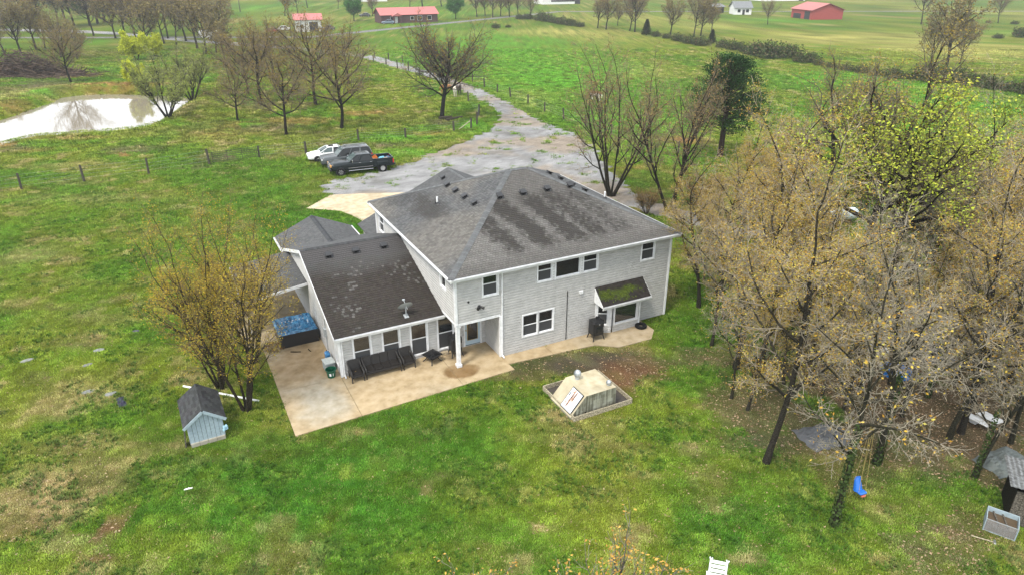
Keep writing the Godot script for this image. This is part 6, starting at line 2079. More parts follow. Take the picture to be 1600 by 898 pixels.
	lamp(t, "headlight", Vector3(-2.6, 0.88, 0.7), Vector3(0.16, 0.17, 0.3), M.clear_lens)
	lamp(t, "tail_light", Vector3(2.6, 1.05, 0.86), Vector3(0.16, 0.36, 0.14), M.tail_red)
	arches(t, [-1.66, 1.66], 0.4, 0.98)
	for s in [-1.0, 1.0]:
		for x in [-1.66, 1.66]:
			wheel(t, Vector3(x, 0.4, s * 0.9), 0.4, 0.27, s)
	mirrors(t, -0.82, 1.24, 1.0, 0.18, P_)
	handles(t, [0.1, 1.1], 1.02, 0.99, M.chrome)
	# ---- white saloon
	var sc := mid + Vector3(-2.05, 0, -6.3).rotated(Vector3.UP, turn)
	t = thing("parked_sedan", "white sedan with a sunroof parked farthest from the house", "car", sc, turn)
	P_ = M.white_paint
	part(t, "body", body_loft([[-2.35, 0.38, 0.66, 0.66, 0.6], [-2.25, 0.3, 0.76, 0.8, 0.72], [-1.8, 0.27, 0.86, 0.88, 0.8, 0.05], [-0.95, 0.26, 0.95, 0.91, 0.84, 0.04], [0.3, 0.26, 0.97, 0.92, 0.86], [1.5, 0.28, 0.99, 0.9, 0.84, 0.03], [2.15, 0.34, 0.97, 0.85, 0.76], [2.32, 0.42, 0.9, 0.76, 0.68]]), P_)
	cabin(t, -1.05, 1.65, -0.2, 0.95, 0.95, 1.42, 0.84, 0.62, [[0.5, 0.08]], P_, M.windshield)
	m = MB.new()
	m.box(Vector3(0.25, 1.445, 0), Vector3(0.55, 0.02, 0.75), 0.006)
	part(t, "sunroof", m.mesh(), M.car_glass)
	m = MB.new()
	m.box(Vector3(-2.33, 0.5, 0), Vector3(0.06, 0.14, 0.9), 0.02)
	part(t, "grille", m.mesh(), M.black_plastic)
	lamp(t, "headlight", Vector3(-2.18, 0.68, 0.62), Vector3(0.24, 0.12, 0.26), M.clear_lens)
	lamp(t, "tail_light", Vector3(2.26, 0.82, 0.66), Vector3(0.12, 0.14, 0.26), M.tail_red)
	arches(t, [-1.4, 1.38], 0.32, 0.88)
	for s in [-1.0, 1.0]:
		for x in [-1.4, 1.38]:
			wheel(t, Vector3(x, 0.32, s * 0.8), 0.32, 0.22, s)
	mirrors(t, -0.7, 1.0, 0.9, 0.13, P_)
	handles(t, [0.15, 1.1], 0.82, 0.92, P_)

# ---------------------------------------------------------------- fences
func fence(label: String, pts: Array, hgt: float, wires := true, lean := 0.05) -> void:
	var t := thing("wire_fence", label, "fence", pts[0])
	var tops := []
	for p in pts:
		var q: Vector3 = p - pts[0]
		var m := MB.new()
		var h := hgt * rng.randf_range(0.88, 1.12)
		var d := Vector3(rng.randfn(0, lean), 0, rng.randfn(0, lean)) * h
		var r := rng.randf_range(0.1, 0.13)
		m.tube(PackedVector3Array([q - Vector3.UP * 0.1, q + d * 0.5 + Vector3.UP * h * 0.5, q + d + Vector3.UP * h]), PackedFloat32Array([r * 1.08, r, r * 0.94]), 8, true)
		part(t, "post", m.mesh(), M.post_wood)
		tops.append([q, d, h])
	if wires:
		for k in 4:
			var f := 0.25 + 0.22 * k
			var m := MB.new()
			for j in tops.size() - 1:
				var a: Vector3 = tops[j][0] + tops[j][1] * f + Vector3.UP * tops[j][2] * f
				var b: Vector3 = tops[j + 1][0] + tops[j + 1][1] * f + Vector3.UP * tops[j + 1][2] * f
				m.tube(PackedVector3Array([a, (a + b) * 0.5 - Vector3.UP * 0.03, b]), PackedFloat32Array([0.004, 0.004, 0.004]), 3)
			part(t, "wire", m.mesh(), M.galvanised)

func build_fences() -> void:
	fence("wire fence of dark posts crossing the open field toward the gate", [Vector3(-50.84, 0, -60.92), Vector3(-46.46, 0, -63.49), Vector3(-41.95, 0, -66.03), Vector3(-36.91, 0, -68.76), Vector3(-32.2, 0, -72.46)], 1.65)
	fence("wire fence of dark posts from the gate past the parked cars", [Vector3(-27.86, 0, -75.41), Vector3(-23.17, 0, -77.11), Vector3(-18.51, 0, -83.31), Vector3(-12.99, 0, -84.66), Vector3(-7.42, 0, -88.57), Vector3(-5.3, 0, -90.08)], 1.35)
	fence("wire fence along the near side of the curving drive", [Vector3(-4.66, 0, -92.43), Vector3(-4.66, 0, -98.37), Vector3(-6.72, 0, -109.25), Vector3(-10.88, 0, -123.95), Vector3(-15.41, 0, -135.15), Vector3(-17.63, 0, -137.62), Vector3(-20.66, 0, -143.72), Vector3(-23.25, 0, -146.5), Vector3(-26.55, 0, -152.36), Vector3(-30, 0, -156.52), Vector3(-33.85, 0, -162.03)], 1.5)
	fence("wire fence along the pasture side of the curving drive", [Vector3(-34.43, 0, -167.92), Vector3(-30.77, 0, -163.18), Vector3(-27.39, 0, -160.9), Vector3(-23.64, 0, -156.52), Vector3(-20.47, 0, -154.41), Vector3(-16.72, 0, -147.44), Vector3(-11.7, 0, -138.46), Vector3(-7.14, 0, -128.95), Vector3(-4.75, 0, -123.27), Vector3(-2.44, 0, -118.03), Vector3(-0.2, 0, -113.19), Vector3(2.42, 0, -107.11), Vector3(4.71, 0, -101.61), Vector3(7.09, 0, -95.74), Vector3(9.63, 0, -91.24), Vector3(12.31, 0, -86.04), Vector3(15.21, 0, -82), Vector3(18.71, 0, -77.11)], 1.45)
	# brace of the corner post
	var t := thing("fence_brace", "slanting pale timber brace beside the fence corner post", "brace", Vector3(-6.82, 0, -89.32))
	var m := MB.new()
	m.rod(Vector3(0, 0.05, 0), Vector3(-5.4, 0, -90.46) - Vector3(-6.82, 0, -89.32) + Vector3.UP * 0.95, 0.06, 7)
	part(t, "pole", m.mesh(), M.rough_wood)
	# tube gate standing ajar
	var ga := Vector3(-31.89, 0, -72.72)
	var gb := Vector3(-27.98, 0, -75.14)
	t = thing("field_gate", "galvanised tube gate between the two field fences", "gate", ga)
	var d := gb - ga
	for k in 6:
		m = MB.new()
		var y := 0.22 + 0.2 * k
		m.rod(Vector3.UP * y, d + Vector3.UP * y, 0.022, 6)
		part(t, "rail", m.mesh(), M.post_wood)
	for f in [0.0, 0.33, 0.66, 1.0]:
		m = MB.new()
		m.rod(d * f + Vector3.UP * 0.15, d * f + Vector3.UP * 1.28, 0.025, 6)
		part(t, "upright", m.mesh(), M.post_wood)
	# logs under the big tree and a felled trunk
	for q in [[Vector3(-9.98, 0, -95.74), Vector3(-8.29, 0, -96.6), 0.22, "long grey log lying at the foot of the broad tree"], [Vector3(-8.94, 0, -94.89), Vector3(-6.91, 0, -97.04), 0.17, "thinner dark log beside the long one under the broad tree"]]:
		t = thing("fallen_log", q[3], "log", q[0])
		m = MB.new()
		m.col = Color(0.11, 0.095, 0.075)
		var dd: Vector3 = q[1] - q[0]
		m.tube(PackedVector3Array([Vector3.UP * q[2] * 0.9, dd * 0.5 + Vector3.UP * q[2], dd + Vector3.UP * q[2] * 0.8]), PackedFloat32Array([q[2], q[2] * 0.95, q[2] * 0.8]), 9, true)
		part(t, "trunk", m.mesh(), M.bark)
	# utility poles
	for q in [[Vector3(-62.62, 0, -208.34), 9.5, "utility pole by the white shed with the red roof"], [Vector3(-118.09, 0, -323.77), 11.0, "utility pole at the upper field road"]]:
		t = thing("utility_pole", q[2], "utility pole", q[0])
		m = MB.new()
		m.rod(Vector3.ZERO, Vector3.UP * q[1], 0.18, 8, 0.12)
		part(t, "pole", m.mesh(), M.post_wood)
		m = MB.new()
		m.box(Vector3.UP * (q[1] - 0.6), Vector3(2.2, 0.12, 0.1), 0.01)
		part(t, "crossarm", m.mesh(), M.post_wood)

# ---------------------------------------------------------------- far buildings
func gable_building(called: String, label: String, cat: String, a: Vector3, b: Vector3, deep: float, eave_h: float, ridge_h: float, wall: Material, roof: Material, wins: Array, doors: Array, open_front := false) -> Node3D:
	var d := b - a
	var w := d.length()
	var t := thing(called, label, cat, (a + b) * 0.5, atan2(-d.z, d.x))
	var hw := w * 0.5
	var m := MB.new()
	if not open_front:
		m.quad(Vector3(-hw, 0, 0), Vector3(hw, 0, 0), Vector3(hw, eave_h, 0), Vector3(-hw, eave_h, 0), Vector3.BACK)
	m.quad(Vector3(-hw, 0, -deep), Vector3(hw, 0, -deep), Vector3(hw, eave_h, -deep), Vector3(-hw, eave_h, -deep), Vector3.FORWARD)
	for s in [-1.0, 1.0]:
		m.quad(Vector3(s * hw, 0, 0), Vector3(s * hw, 0, -deep), Vector3(s * hw, eave_h, -deep), Vector3(s * hw, eave_h, 0), Vector3(s, 0, 0))
		m.tri(Vector3(s * hw, eave_h, 0), Vector3(s * hw, eave_h, -deep), Vector3(s * hw, ridge_h, -deep * 0.5), Vector3(s, 0, 0))
	part(t, "wall", m.mesh(), wall)
	m = MB.new()
	var o := 0.5
	var sl := (ridge_h - eave_h) / (deep * 0.5)
	for s in [0.0, 1.0]:
		var ze := o if s == 0.0 else -deep - o
		var ye := eave_h - o * sl + 0.08
		m.quad(Vector3(-hw - o, ye, ze), Vector3(hw + o, ye, ze), Vector3(hw + o, ridge_h + 0.08, -deep * 0.5), Vector3(-hw - o, ridge_h + 0.08, -deep * 0.5), Vector3(0, 1, 0.3 if s == 0.0 else -0.3))
		m.quad(Vector3(-hw - o, ye - 0.1, ze), Vector3(hw + o, ye - 0.1, ze), Vector3(hw + o, ridge_h - 0.02, -deep * 0.5), Vector3(-hw - o, ridge_h - 0.02, -deep * 0.5), Vector3(0, -1, 0))
		m.quad(Vector3(-hw - o, ye - 0.1, ze), Vector3(hw + o, ye - 0.1, ze), Vector3(hw + o, ye, ze), Vector3(-hw - o, ye, ze), Vector3(0, 0, 1 if s == 0.0 else -1))
		var n := int(w / 1.0)
		for k in n + 1:
			var x := -hw - o + (w + 2.0 * o) * k / n
			m.beam(Vector3(x, ye + 0.02, ze), Vector3(x, ridge_h + 0.1, -deep * 0.5), 0.05, 0.05)
	part(t, "roof", m.mesh(), roof)
	for q in wins:
		m = MB.new()
		m.box(Vector3(q[0] * hw, q[1], 0.03), Vector3(q[2] + 0.2, q[3] + 0.2, 0.06), 0.01)
		var f := part(t, "window", m.mesh(), M.barn_white)
		m = MB.new()
		m.box(Vector3(q[0] * hw, q[1], 0.05), Vector3(q[2], q[3], 0.05))
		part(f, "pane", m.mesh(), M.car_glass)
	for q in doors:
		m = MB.new()
		m.box(Vector3(q[0] * hw, q[2] * 0.5, 0.05), Vector3(q[1], q[2], 0.08), 0.01)
		part(t, "door", m.mesh(), M.barn_white if q[3] == 0 else M.black_plastic)
	return t

func small_car(label: String, at: Vector3, turn: float, tint: Color) -> void:
	var t := thing("distant_car", label, "car", at, turn)
	var p := mat("car_tint_%d" % int(at.x * 10.0), tint.linear_to_srgb(), 0.3)
	part(t, "body", body_loft([[-2.2, 0.35, 0.7, 0.7, 0.62], [-1.9, 0.28, 0.85, 0.86, 0.78], [-0.9, 0.27, 0.95, 0.9, 0.84], [1.6, 0.28, 1.0, 0.9, 0.84], [2.2, 0.36, 0.9, 0.8, 0.7]]), p)
	cabin(t, -1.0, 1.7, -0.3, 1.1, 0.95, 1.45, 0.84, 0.64, [[0.5, 0.08]], p, M.car_glass)
	for s in [-1.0, 1.0]:
		for x in [-1.4, 1.4]:
			wheel(t, Vector3(x, 0.32, s * 0.8), 0.32, 0.2, s)

func build_far_buildings() -> void:
	var t := gable_building("farmhouse", "long low brown house with a red metal roof beyond the pasture", "house", Vector3(-45.97, 0, -260.85), Vector3(-26.99, 0, -269.63), 9.0, 2.9, 4.9, M.brick_brown, M.metal_roof_red, [[-0.62, 1.5, 1.2, 1.2], [0.35, 1.5, 1.6, 1.4], [0.7, 1.5, 1.4, 1.3], [0.08, 1.5, 1.2, 1.0]], [[-0.48, 1.0, 2.1, 0]])
	# its small gabled porch
	var m := MB.new()
	var hw := Vector3(-45.97, 0, -260.85).distance_to(Vector3(-26.99, 0, -269.63)) * 0.5
	for s in [-1.0, 1.0]:
		m.box(Vector3(-0.48 * hw + s * 1.3, 1.2, 1.4), Vector3(0.5, 2.4, 0.3), 0.02)
	part(t, "porch_wall", m.mesh(), M.brick_brown)
	m = MB.new()
	for s in [-1.0, 1.0]:
		m.quad(Vector3(-0.48 * hw + s * 1.9, 2.4, 1.8), Vector3(-0.48 * hw, 3.5, 1.8), Vector3(-0.48 * hw, 3.5, 0.0), Vector3(-0.48 * hw + s * 1.9, 2.4, 0.0), Vector3(s, 1, 0))
	m.tri(Vector3(-0.48 * hw - 1.6, 2.42, 1.7), Vector3(-0.48 * hw + 1.6, 2.42, 1.7), Vector3(-0.48 * hw, 3.4, 1.7), Vector3.BACK)
	part(t, "porch_roof", m.mesh(), M.metal_roof_red)
	gable_building("metal_shed", "white metal shed with a red roof among parked junk", "shed", Vector3(-67.01, 0, -228.43), Vector3(-59.43, 0, -230.65), 8.0, 3.6, 5.0, M.barn_white, M.metal_roof_red, [[-0.5, 1.6, 1.0, 1.0]], [[0.4, 2.6, 2.8, 1]])
	gable_building("red_barn", "low red barn with a pink-red roof on the far pasture", "barn", Vector3(109.77, 0, -292.53), Vector3(112.55, 0, -279.01), 13.0, 3.4, 5.6, M.barn_red, M.metal_roof_red, [], [[0.55, 3.4, 2.8, 1], [-0.4, 5.0, 1.8, 1]])
	gable_building("poultry_barn", "long white barn with a pale roof at the upper edge", "barn", Vector3(15.79, 0, -385), Vector3(35.08, 0, -391.13), 14.0, 3.6, 5.4, M.barn_white, M.barn_white, [[0.1, 1.6, 5.0, 0.8], [0.5, 1.6, 5.0, 0.8], [-0.3, 1.6, 5.0, 0.8]], [[0.9, 3.0, 2.6, 1]])
	gable_building("cottage", "small white house with grey roof across the far field", "house", Vector3(91.93, 0, -307.38), Vector3(98.8, 0, -307.38), 8.0, 2.8, 5.0, M.barn_white, M.metal_roof_grey, [[-0.5, 1.5, 1.2, 1.2], [0.5, 1.5, 1.2, 1.2]], [[0.05, 1.0, 2.0, 1]])
	gable_building("field_shed", "dark open shed standing near the small white house", "shed", Vector3(85.04, 0, -315.37), Vector3(90.79, 0, -319.51), 5.0, 2.6, 3.6, M.dark_wood, M.metal_roof_grey, [], [[0.0, 2.2, 2.0, 1]])
	gable_building("poultry_barn", "far white barn at the upper edge beyond the red barn", "barn", Vector3(140.73, 0, -417.71), Vector3(165.92, 0, -424.92), 15.0, 4.0, 6.0, M.barn_white, M.metal_roof_grey, [[0.0, 1.6, 8.0, 1.0]], [[0.8, 3.0, 2.8, 1]])
	gable_building("poultry_barn", "far white barn behind bare trees left of the brown house", "barn", Vector3(-85.86, 0, -410.74), Vector3(-69.47, 0, -417.71), 14.0, 3.6, 5.2, M.barn_white, M.metal_roof_grey, [[0.0, 1.6, 8.0, 1.0]], [[-0.8, 3.0, 2.8, 1]])
	small_car("white car parked left of the red-roofed shed", Vector3(-72.52, 0, -232.9), 0.3, Color(0.7, 0.7, 0.7))
	small_car("red old car left of the white shed", Vector3(-73.67, 0, -226.26), -0.4, Color(0.25, 0.06, 0.04))
	small_car("dark car parked right of the red-roofed shed", Vector3(-58.73, 0, -235.2), 0.7, Color(0.03, 0.035, 0.04))
	small_car("blue-grey car before the brown farmhouse porch", Vector3(-43.49, 0, -259.44), 0.2, Color(0.12, 0.16, 0.2))
	small_car("dark car behind the round green tree", Vector3(-58.59, 0, -296.11), 0.1, Color(0.03, 0.03, 0.03))
	# white flatbed trailer beyond the trees
	t = thing("stock_trailer", "white stock trailer parked between tree trunks by the lane", "trailer", Vector3(-84.42, 0, -204.73), 0.1)
	m = MB.new()
	m.box(Vector3(0, 1.5, 0), Vector3(5.0, 1.8, 2.1), 0.1)
	part(t, "box", m.mesh(), M.barn_white)
	for x in [0.3, 1.2]:
		for s in [-1.0, 1.0]:
			wheel(t, Vector3(x, 0.36, s * 0.95), 0.36, 0.22, s)
	m = MB.new()
	m.beam(Vector3(-2.5, 0.6, 0), Vector3(-4.0, 0.5, 0), 0.12, 0.12)
	part(t, "drawbar", m.mesh(), M.black_metal)
	# pale tank seen through the wood
	t = thing("propane_tank", "pale blue-white cylinder tank half hidden by the wood", "tank", Vector3(26.86, 0, -53.89), 0.2)
	m = MB.new()
	m.col = Color(0.5, 0.58, 0.6)
	m.lathe(Vector3(-1.3, 0.85, 0), [Vector2(0, -0.25), Vector2(0.3, -0.18), Vector2(0.48, 0.05), Vector2(0.5, 0.2), Vector2(0.5, 2.4), Vector2(0.48, 2.55), Vector2(0.3, 2.78), Vector2(0, 2.85)], 18, Basis(Vector3.BACK, -PI * 0.5))
	part(t, "tank", m.mesh(), M.mottled)
	for x in [-0.8, 0.8]:
		m = MB.new()
		m.box(Vector3(x, 0.2, 0), Vector3(0.15, 0.42, 0.8), 0.01)
		part(t, "cradle", m.mesh(), M.black_metal)
	# brush pile by the pond: hundreds of cut limbs in one heap
	t = thing("brush_pile", "long dark heap of cut branches beyond the pond", "brush pile", Vector3(-93.07, 0, -137.62))
	m = MB.new()
	for k in 900:
		var x := rng.randfn(0, 5.5)
		var z := rng.randfn(0, 1.9)
		var hh := 4.2 * exp(-x * x / 50.0 - z * z / 4.0)
		var p := Vector3(x, rng.randf() * hh, z)
		var dd := Vector3(rng.randfn(0, 1), rng.randfn(0, 0.3), rng.randfn(0, 0.6)).normalized() * rng.randf_range(0.8, 2.4)
		m.col = Color(0.075, 0.055, 0.042) * rng.randf_range(0.5, 1.7)
		var a := p - dd
		var b := p + dd
		a.y = maxf(a.y, 0.02)
		b.y = maxf(b.y, 0.02)
		m.tube(PackedVector3Array([a, p + Vector3(0, 0.1, 0), b]), PackedFloat32Array([0.07, 0.06, 0.025]), 4)
	part(t, "branches", m.mesh(), M.twig).set_meta("kind", "stuff")

# ---------------------------------------------------------------- animals
func sdf_mesh(bones: Array, cell: float, k: float) -> MB:
	var lo := Vector3(1e9, 1e9, 1e9)
	var hi := -lo
	for b in bones:
		for e in 2:
			var r: float = maxf(b[2], b[3]) + cell * 2.0
			lo = lo.min(b[e] - Vector3.ONE * r)
			hi = hi.max(b[e] + Vector3.ONE * r)
	var n := Vector3i(((hi - lo) / cell).ceil()) + Vector3i.ONE
	var f := PackedFloat32Array()
	f.resize(n.x * n.y * n.z)
	f.fill(1.0)
	for b in bones:
		var a: Vector3 = b[0]
		var d: Vector3 = b[1] - a
		var dl := maxf(d.length_squared(), 1e-6)
		var rm: float = maxf(b[2], b[3]) + k + cell * 2.0
		var l0 := Vector3i(((b[0] as Vector3).min(b[1]) - Vector3.ONE * rm - lo) / cell).max(Vector3i.ZERO)
		var l1 := Vector3i(((b[0] as Vector3).max(b[1]) + Vector3.ONE * rm - lo) / cell).min(n - Vector3i.ONE)
		for z in range(l0.z, l1.z + 1):
			for y in range(l0.y, l1.y + 1):
				for x in range(l0.x, l1.x + 1):
					var p := lo + Vector3(x, y, z) * cell
					var t := clampf((p - a).dot(d) / dl, 0.0, 1.0)
					var s: float = (p - a - d * t).length() - lerpf(b[2], b[3], t)
					var i := (z * n.y + y) * n.x + x
					var o := f[i]
					var h := clampf(0.5 + 0.5 * (o - s) / k, 0.0, 1.0)
					f[i] = lerpf(o, s, h) - k * h * (1.0 - h)
	var m := MB.new()
	var id := {}
	for z in n.z - 1:
		for y in n.y - 1:
			for x in n.x - 1:
				var i := (z * n.y + y) * n.x + x
				var sum := Vector3.ZERO
				var cnt := 0
				var c8 := []
				for q in 8:
					c8.append(f[i + (q & 1) + ((q >> 1) & 1) * n.x + (q >> 2) * n.x * n.y])
				for q in 8:
					for ax in 3:
						var r: int = q | (1 << ax)
						if r != q and (c8[q] < 0.0) != (c8[r] < 0.0):
							var t: float = c8[q] / (c8[q] - c8[r])
							var pq := Vector3(q & 1, (q >> 1) & 1, q >> 2)
							var pr := Vector3(r & 1, (r >> 1) & 1, r >> 2)
							sum += pq.lerp(pr, t)
							cnt += 1
				if cnt:
					id[i] = m.v.size()
					m.v.append(lo + (Vector3(x, y, z) + sum / cnt) * cell)
					var g := Vector3(c8[1] - c8[0] + c8[3] - c8[2] + c8[5] - c8[4] + c8[7] - c8[6], c8[2] - c8[0] + c8[3] - c8[1] + c8[6] - c8[4] + c8[7] - c8[5], c8[4] - c8[0] + c8[5] - c8[1] + c8[6] - c8[2] + c8[7] - c8[3])
					m.n.append(g.normalized())
					m.c.append(Color.WHITE)
	var st := [1, n.x, n.x * n.y]
	for z in range(1, n.z - 1):
		for y in range(1, n.y - 1):
			for x in range(1, n.x - 1):
				var i := (z * n.y + y) * n.x + x
				for ax in 3:
					var j: int = i + st[ax]
					if (f[i] < 0.0) != (f[j] < 0.0):
						var s1: int = st[(ax + 1) % 3]
						var s2: int = st[(ax + 2) % 3]
						var a: int = id[i]
						var b: int = id[i - s1]
						var c: int = id[i - s1 - s2]
						var d: int = id[i - s2]
						if f[i] < 0.0:
							m.ix.append_array(PackedInt32Array([a, c, b, a, d, c]))
						else:
							m.ix.append_array(PackedInt32Array([a, b, c, a, c, d]))
	return m

func horse_mesh(low_head: bool) -> MB:
	var b := []
	b.append([Vector3(-0.55, 1.2, 0), Vector3(0.5, 1.16, 0), 0.27, 0.28])
	b.append([Vector3(-0.68, 1.18, 0), Vector3(-0.5, 1.05, 0), 0.25, 0.27])
	b.append([Vector3(0.5, 1.2, 0), Vector3(0.55, 0.98, 0), 0.24, 0.2])
	b.append([Vector3(-0.2, 1.02, 0), Vector3(0.3, 1.0, 0), 0.24, 0.25])
	var nk := Vector3(1.08, 0.95, 0) if low_head else Vector3(1.05, 1.66, 0)
	var ms := Vector3(1.35, 0.5, 0) if low_head else Vector3(1.42, 1.36, 0)
	b.append([Vector3(0.58, 1.25, 0), nk, 0.21, 0.12])
	b.append([nk, nk.lerp(ms, 0.45), 0.125, 0.105])
	b.append([nk.lerp(ms, 0.45), ms, 0.1, 0.065])
	for s in [-1.0, 1.0]:
		b.append([nk + Vector3(-0.02, 0.1, 0.06 * s), nk + Vector3(-0.03, 0.22, 0.08 * s), 0.035, 0.012])
		b.append([Vector3(0.48, 1.05, 0.14 * s), Vector3(0.5, 0.55, 0.14 * s), 0.12, 0.065])
		b.append([Vector3(0.5, 0.55, 0.14 * s), Vector3(0.48, 0.14, 0.14 * s), 0.06, 0.045])
		b.append([Vector3(0.49, 0.1, 0.14 * s), Vector3(0.52, 0.04, 0.14 * s), 0.055, 0.065])
		b.append([Vector3(-0.64, 1.1, 0.14 * s), Vector3(-0.46, 0.82, 0.15 * s), 0.19, 0.13])
		b.append([Vector3(-0.46, 0.82, 0.15 * s), Vector3(-0.76, 0.52, 0.14 * s), 0.12, 0.07])
		b.append([Vector3(-0.76, 0.52, 0.14 * s), Vector3(-0.7, 0.14, 0.14 * s), 0.06, 0.048])
		b.append([Vector3(-0.69, 0.1, 0.14 * s), Vector3(-0.66, 0.04, 0.14 * s), 0.055, 0.065])
	b.append([Vector3(-0.9, 1.25, 0), Vector3(-1.02, 0.9, 0), 0.06, 0.08])
	b.append([Vector3(-1.02, 0.9, 0), Vector3(-1.0, 0.5, 0), 0.08, 0.03])
	return sdf_mesh(b, 0.05, 0.07)

func build_animals() -> void:
	var up := horse_mesh(false)
	var low := horse_mesh(true)
	for q in [[Vector3(12.9, 0, -109.8), 2.75, low, "chestnut and white horse grazing alone in the green pasture", 0], [Vector3(-10.82, 0, -116.79), 0.4, low, "chestnut horse with its head down behind the broad tree", 1], [Vector3(-9.13, 0, -113.78), -1.45, up, "white-faced horse standing beside the drive fence", 2], [Vector3(-8.64, 0, -115.57), -1.2, up, "dark brown horse close behind the white-faced one", 3]]:
		var t := thing("horse", q[3], "horse", q[0], q[1], "horses in the pasture")
		var src: MB = q[2]
		var m := MB.new()
		m.v = src.v
		m.n = src.n
		m.ix = src.ix
		for p in src.v:
			var s := nf.get_noise_3d(p.x * 3.0 + q[4] * 9.0, p.y * 3.0, p.z * 2.0)
			var c := Color(0.2, 0.08, 0.03)
			if q[4] == 0:
				c = Color(0.65, 0.6, 0.52) if p.y < 1.18 + 0.25 * s and p.x < 0.9 else Color(0.22, 0.07, 0.025)
			elif q[4] == 1:
				c = Color(0.26, 0.12, 0.04)
			elif q[4] == 2:
				c = Color(0.62, 0.58, 0.5) if p.x > 0.3 or s > 0.1 else Color(0.25, 0.12, 0.05)
			else:
				c = Color(0.035, 0.025, 0.02)
			if p.y < 0.12:
				c = Color(0.05, 0.04, 0.03)
			m.c.append(c * (1.0 + 0.15 * s))
		part(t, "body", m.mesh(), M.coloured)
		var mane := MB.new()
		mane.col = Color(0.03, 0.02, 0.015) if q[4] != 2 else Color(0.4, 0.34, 0.25)
		var nk := Vector3(1.08, 0.95, 0) if src == low else Vector3(1.05, 1.66, 0)
		for k in 10:
			var a := Vector3(0.55, 1.42, 0).lerp(nk + Vector3(-0.03, 0.13, 0), k / 9.0)
			mane.tube(PackedVector3Array([a, a + Vector3(-0.05, 0.02, 0.1), a + Vector3(-0.07, -0.16, 0.15)]), PackedFloat32Array([0.035, 0.035, 0.01]), 5)
		part(t, "mane", mane.mesh(), M.coloured)

# ---------------------------------------------------------------- trees
var bark_mb: MB
var twig_mb: MB
var leaf_mb: MB
var tr := RandomNumberGenerator.new()
var O: Dictionary

func put_leaves(p: Vector3, count: float, spread: float) -> void:
	var n := int(count) + (1 if tr.randf() < count - floorf(count) else 0)
	var cols: Array = O.leaf
	for k in n:
		var q := p + Vector3(tr.randfn(0, spread), tr.randfn(0, spread), tr.randfn(0, spread))
		var a := Vector3(tr.randfn(0, 1), tr.randfn(0, 0.6), tr.randfn(0, 1)).normalized()
		var b := a.cross(Vector3(tr.randfn(0, 1), tr.randfn(0, 1), tr.randfn(0, 1))).normalized()
		var l: float = O.lsize * tr.randf_range(0.6, 1.5)
		leaf_mb.col = (cols[tr.randi() % cols.size()] as Color) * tr.randf_range(0.65, 1.3)
		leaf_mb.quad(q - a * l, q + b * l * 0.55, q + a * l, q - b * l * 0.55)

func limb(pos: Vector3, dir: Vector3, length: float, r: float, lvl: int) -> void:
	var segs: int = [9, 7, 5, 3, 2][lvl]
	var pts := PackedVector3Array([pos])
	var rad := PackedFloat32Array([r * (1.35 if lvl == 0 else 1.0)])
	var d := dir
	var p := pos
	var wander: float = O.wander[lvl]
	var trop: float = O.trop[lvl]
	var tip: float = O.taper[lvl]
	for k in segs:
		d = (d + Vector3(tr.randfn(0, wander), tr.randfn(0, wander * 0.6) + trop, tr.randfn(0, wander))).normalized()
		p += d * length / segs
		pts.append(p)
		rad.append(r * lerpf(1.0, tip, float(k + 1) / segs))
	var sides: int = [9, 6, 4, 3, 3][lvl]
	if lvl <= 1:
		bark_mb.col = (O.bark as Color) * tr.randf_range(0.9, 1.1)
		bark_mb.tube(pts, rad, sides)
	else:
		twig_mb.col = (O.bark as Color).lerp(O.twig, clampf((lvl - 1) / 2.5, 0.0, 1.0)) * tr.randf_range(0.75, 1.25)
		twig_mb.tube(pts, rad, sides)
	var last: int = O.levels
	if lvl >= last:
		put_leaves(pts[segs], O.ln, O.lspread)
		if segs > 1 and tr.randf() < 0.6:
			put_leaves(pts[segs - 1], O.ln * 0.5, O.lspread)
		return
	var n: int = O.kids[lvl]
	n = maxi(1, int(round(n * tr.randf_range(0.8, 1.2))))
	var start: float = O.start[lvl]
	var az := tr.randf() * TAU
	for k in n:
		var f := start + (1.0 - start) * (k + tr.randf() * 0.8) / n
		f = minf(f, 0.99)
		var fi := f * segs
		var i0 := int(fi)
		var q := pts[i0].lerp(pts[i0 + 1], fi - i0)
		var rr := lerpf(rad[i0], rad[i0 + 1], fi - i0)
		var axis_d := (pts[i0 + 1] - pts[i0]).normalized()
		az += 2.4 + tr.randf_range(-0.4, 0.4)
		var side := axis_d.cross(Vector3(0.2, 0.1, 0.97) if absf(axis_d.z) < 0.8 else Vector3.UP).normalized().rotated(axis_d, az)
		var ang: float = O.ang[lvl] * tr.randf_range(0.75, 1.25)
		var nd := (axis_d * cos(ang) + side * sin(ang)).normalized()
		var shape: float = (lerpf(0.6, 1.0, smoothstep(0.2, 0.5, f)) * lerpf(1.0, O.shape, smoothstep(0.5, 1.0, f))) if lvl == 0 else lerpf(1.0, 0.55, f)
		var ll: float = length * O.ratio[lvl] * shape * tr.randf_range(0.75, 1.2)
		limb(q, nd, ll, minf(rr * 0.72, maxf(O.rmin, r * O.rratio[lvl])), lvl + 1)
	# the tip carries on as a fine twig
	if lvl > 0:
		limb(p, d, length * 0.3, maxf(O.rmin, rad[segs] * 0.8), mini(lvl + 2, last))
	elif O.lead:
		limb(p, d, length * 0.45, rad[segs] * 0.85, 1)

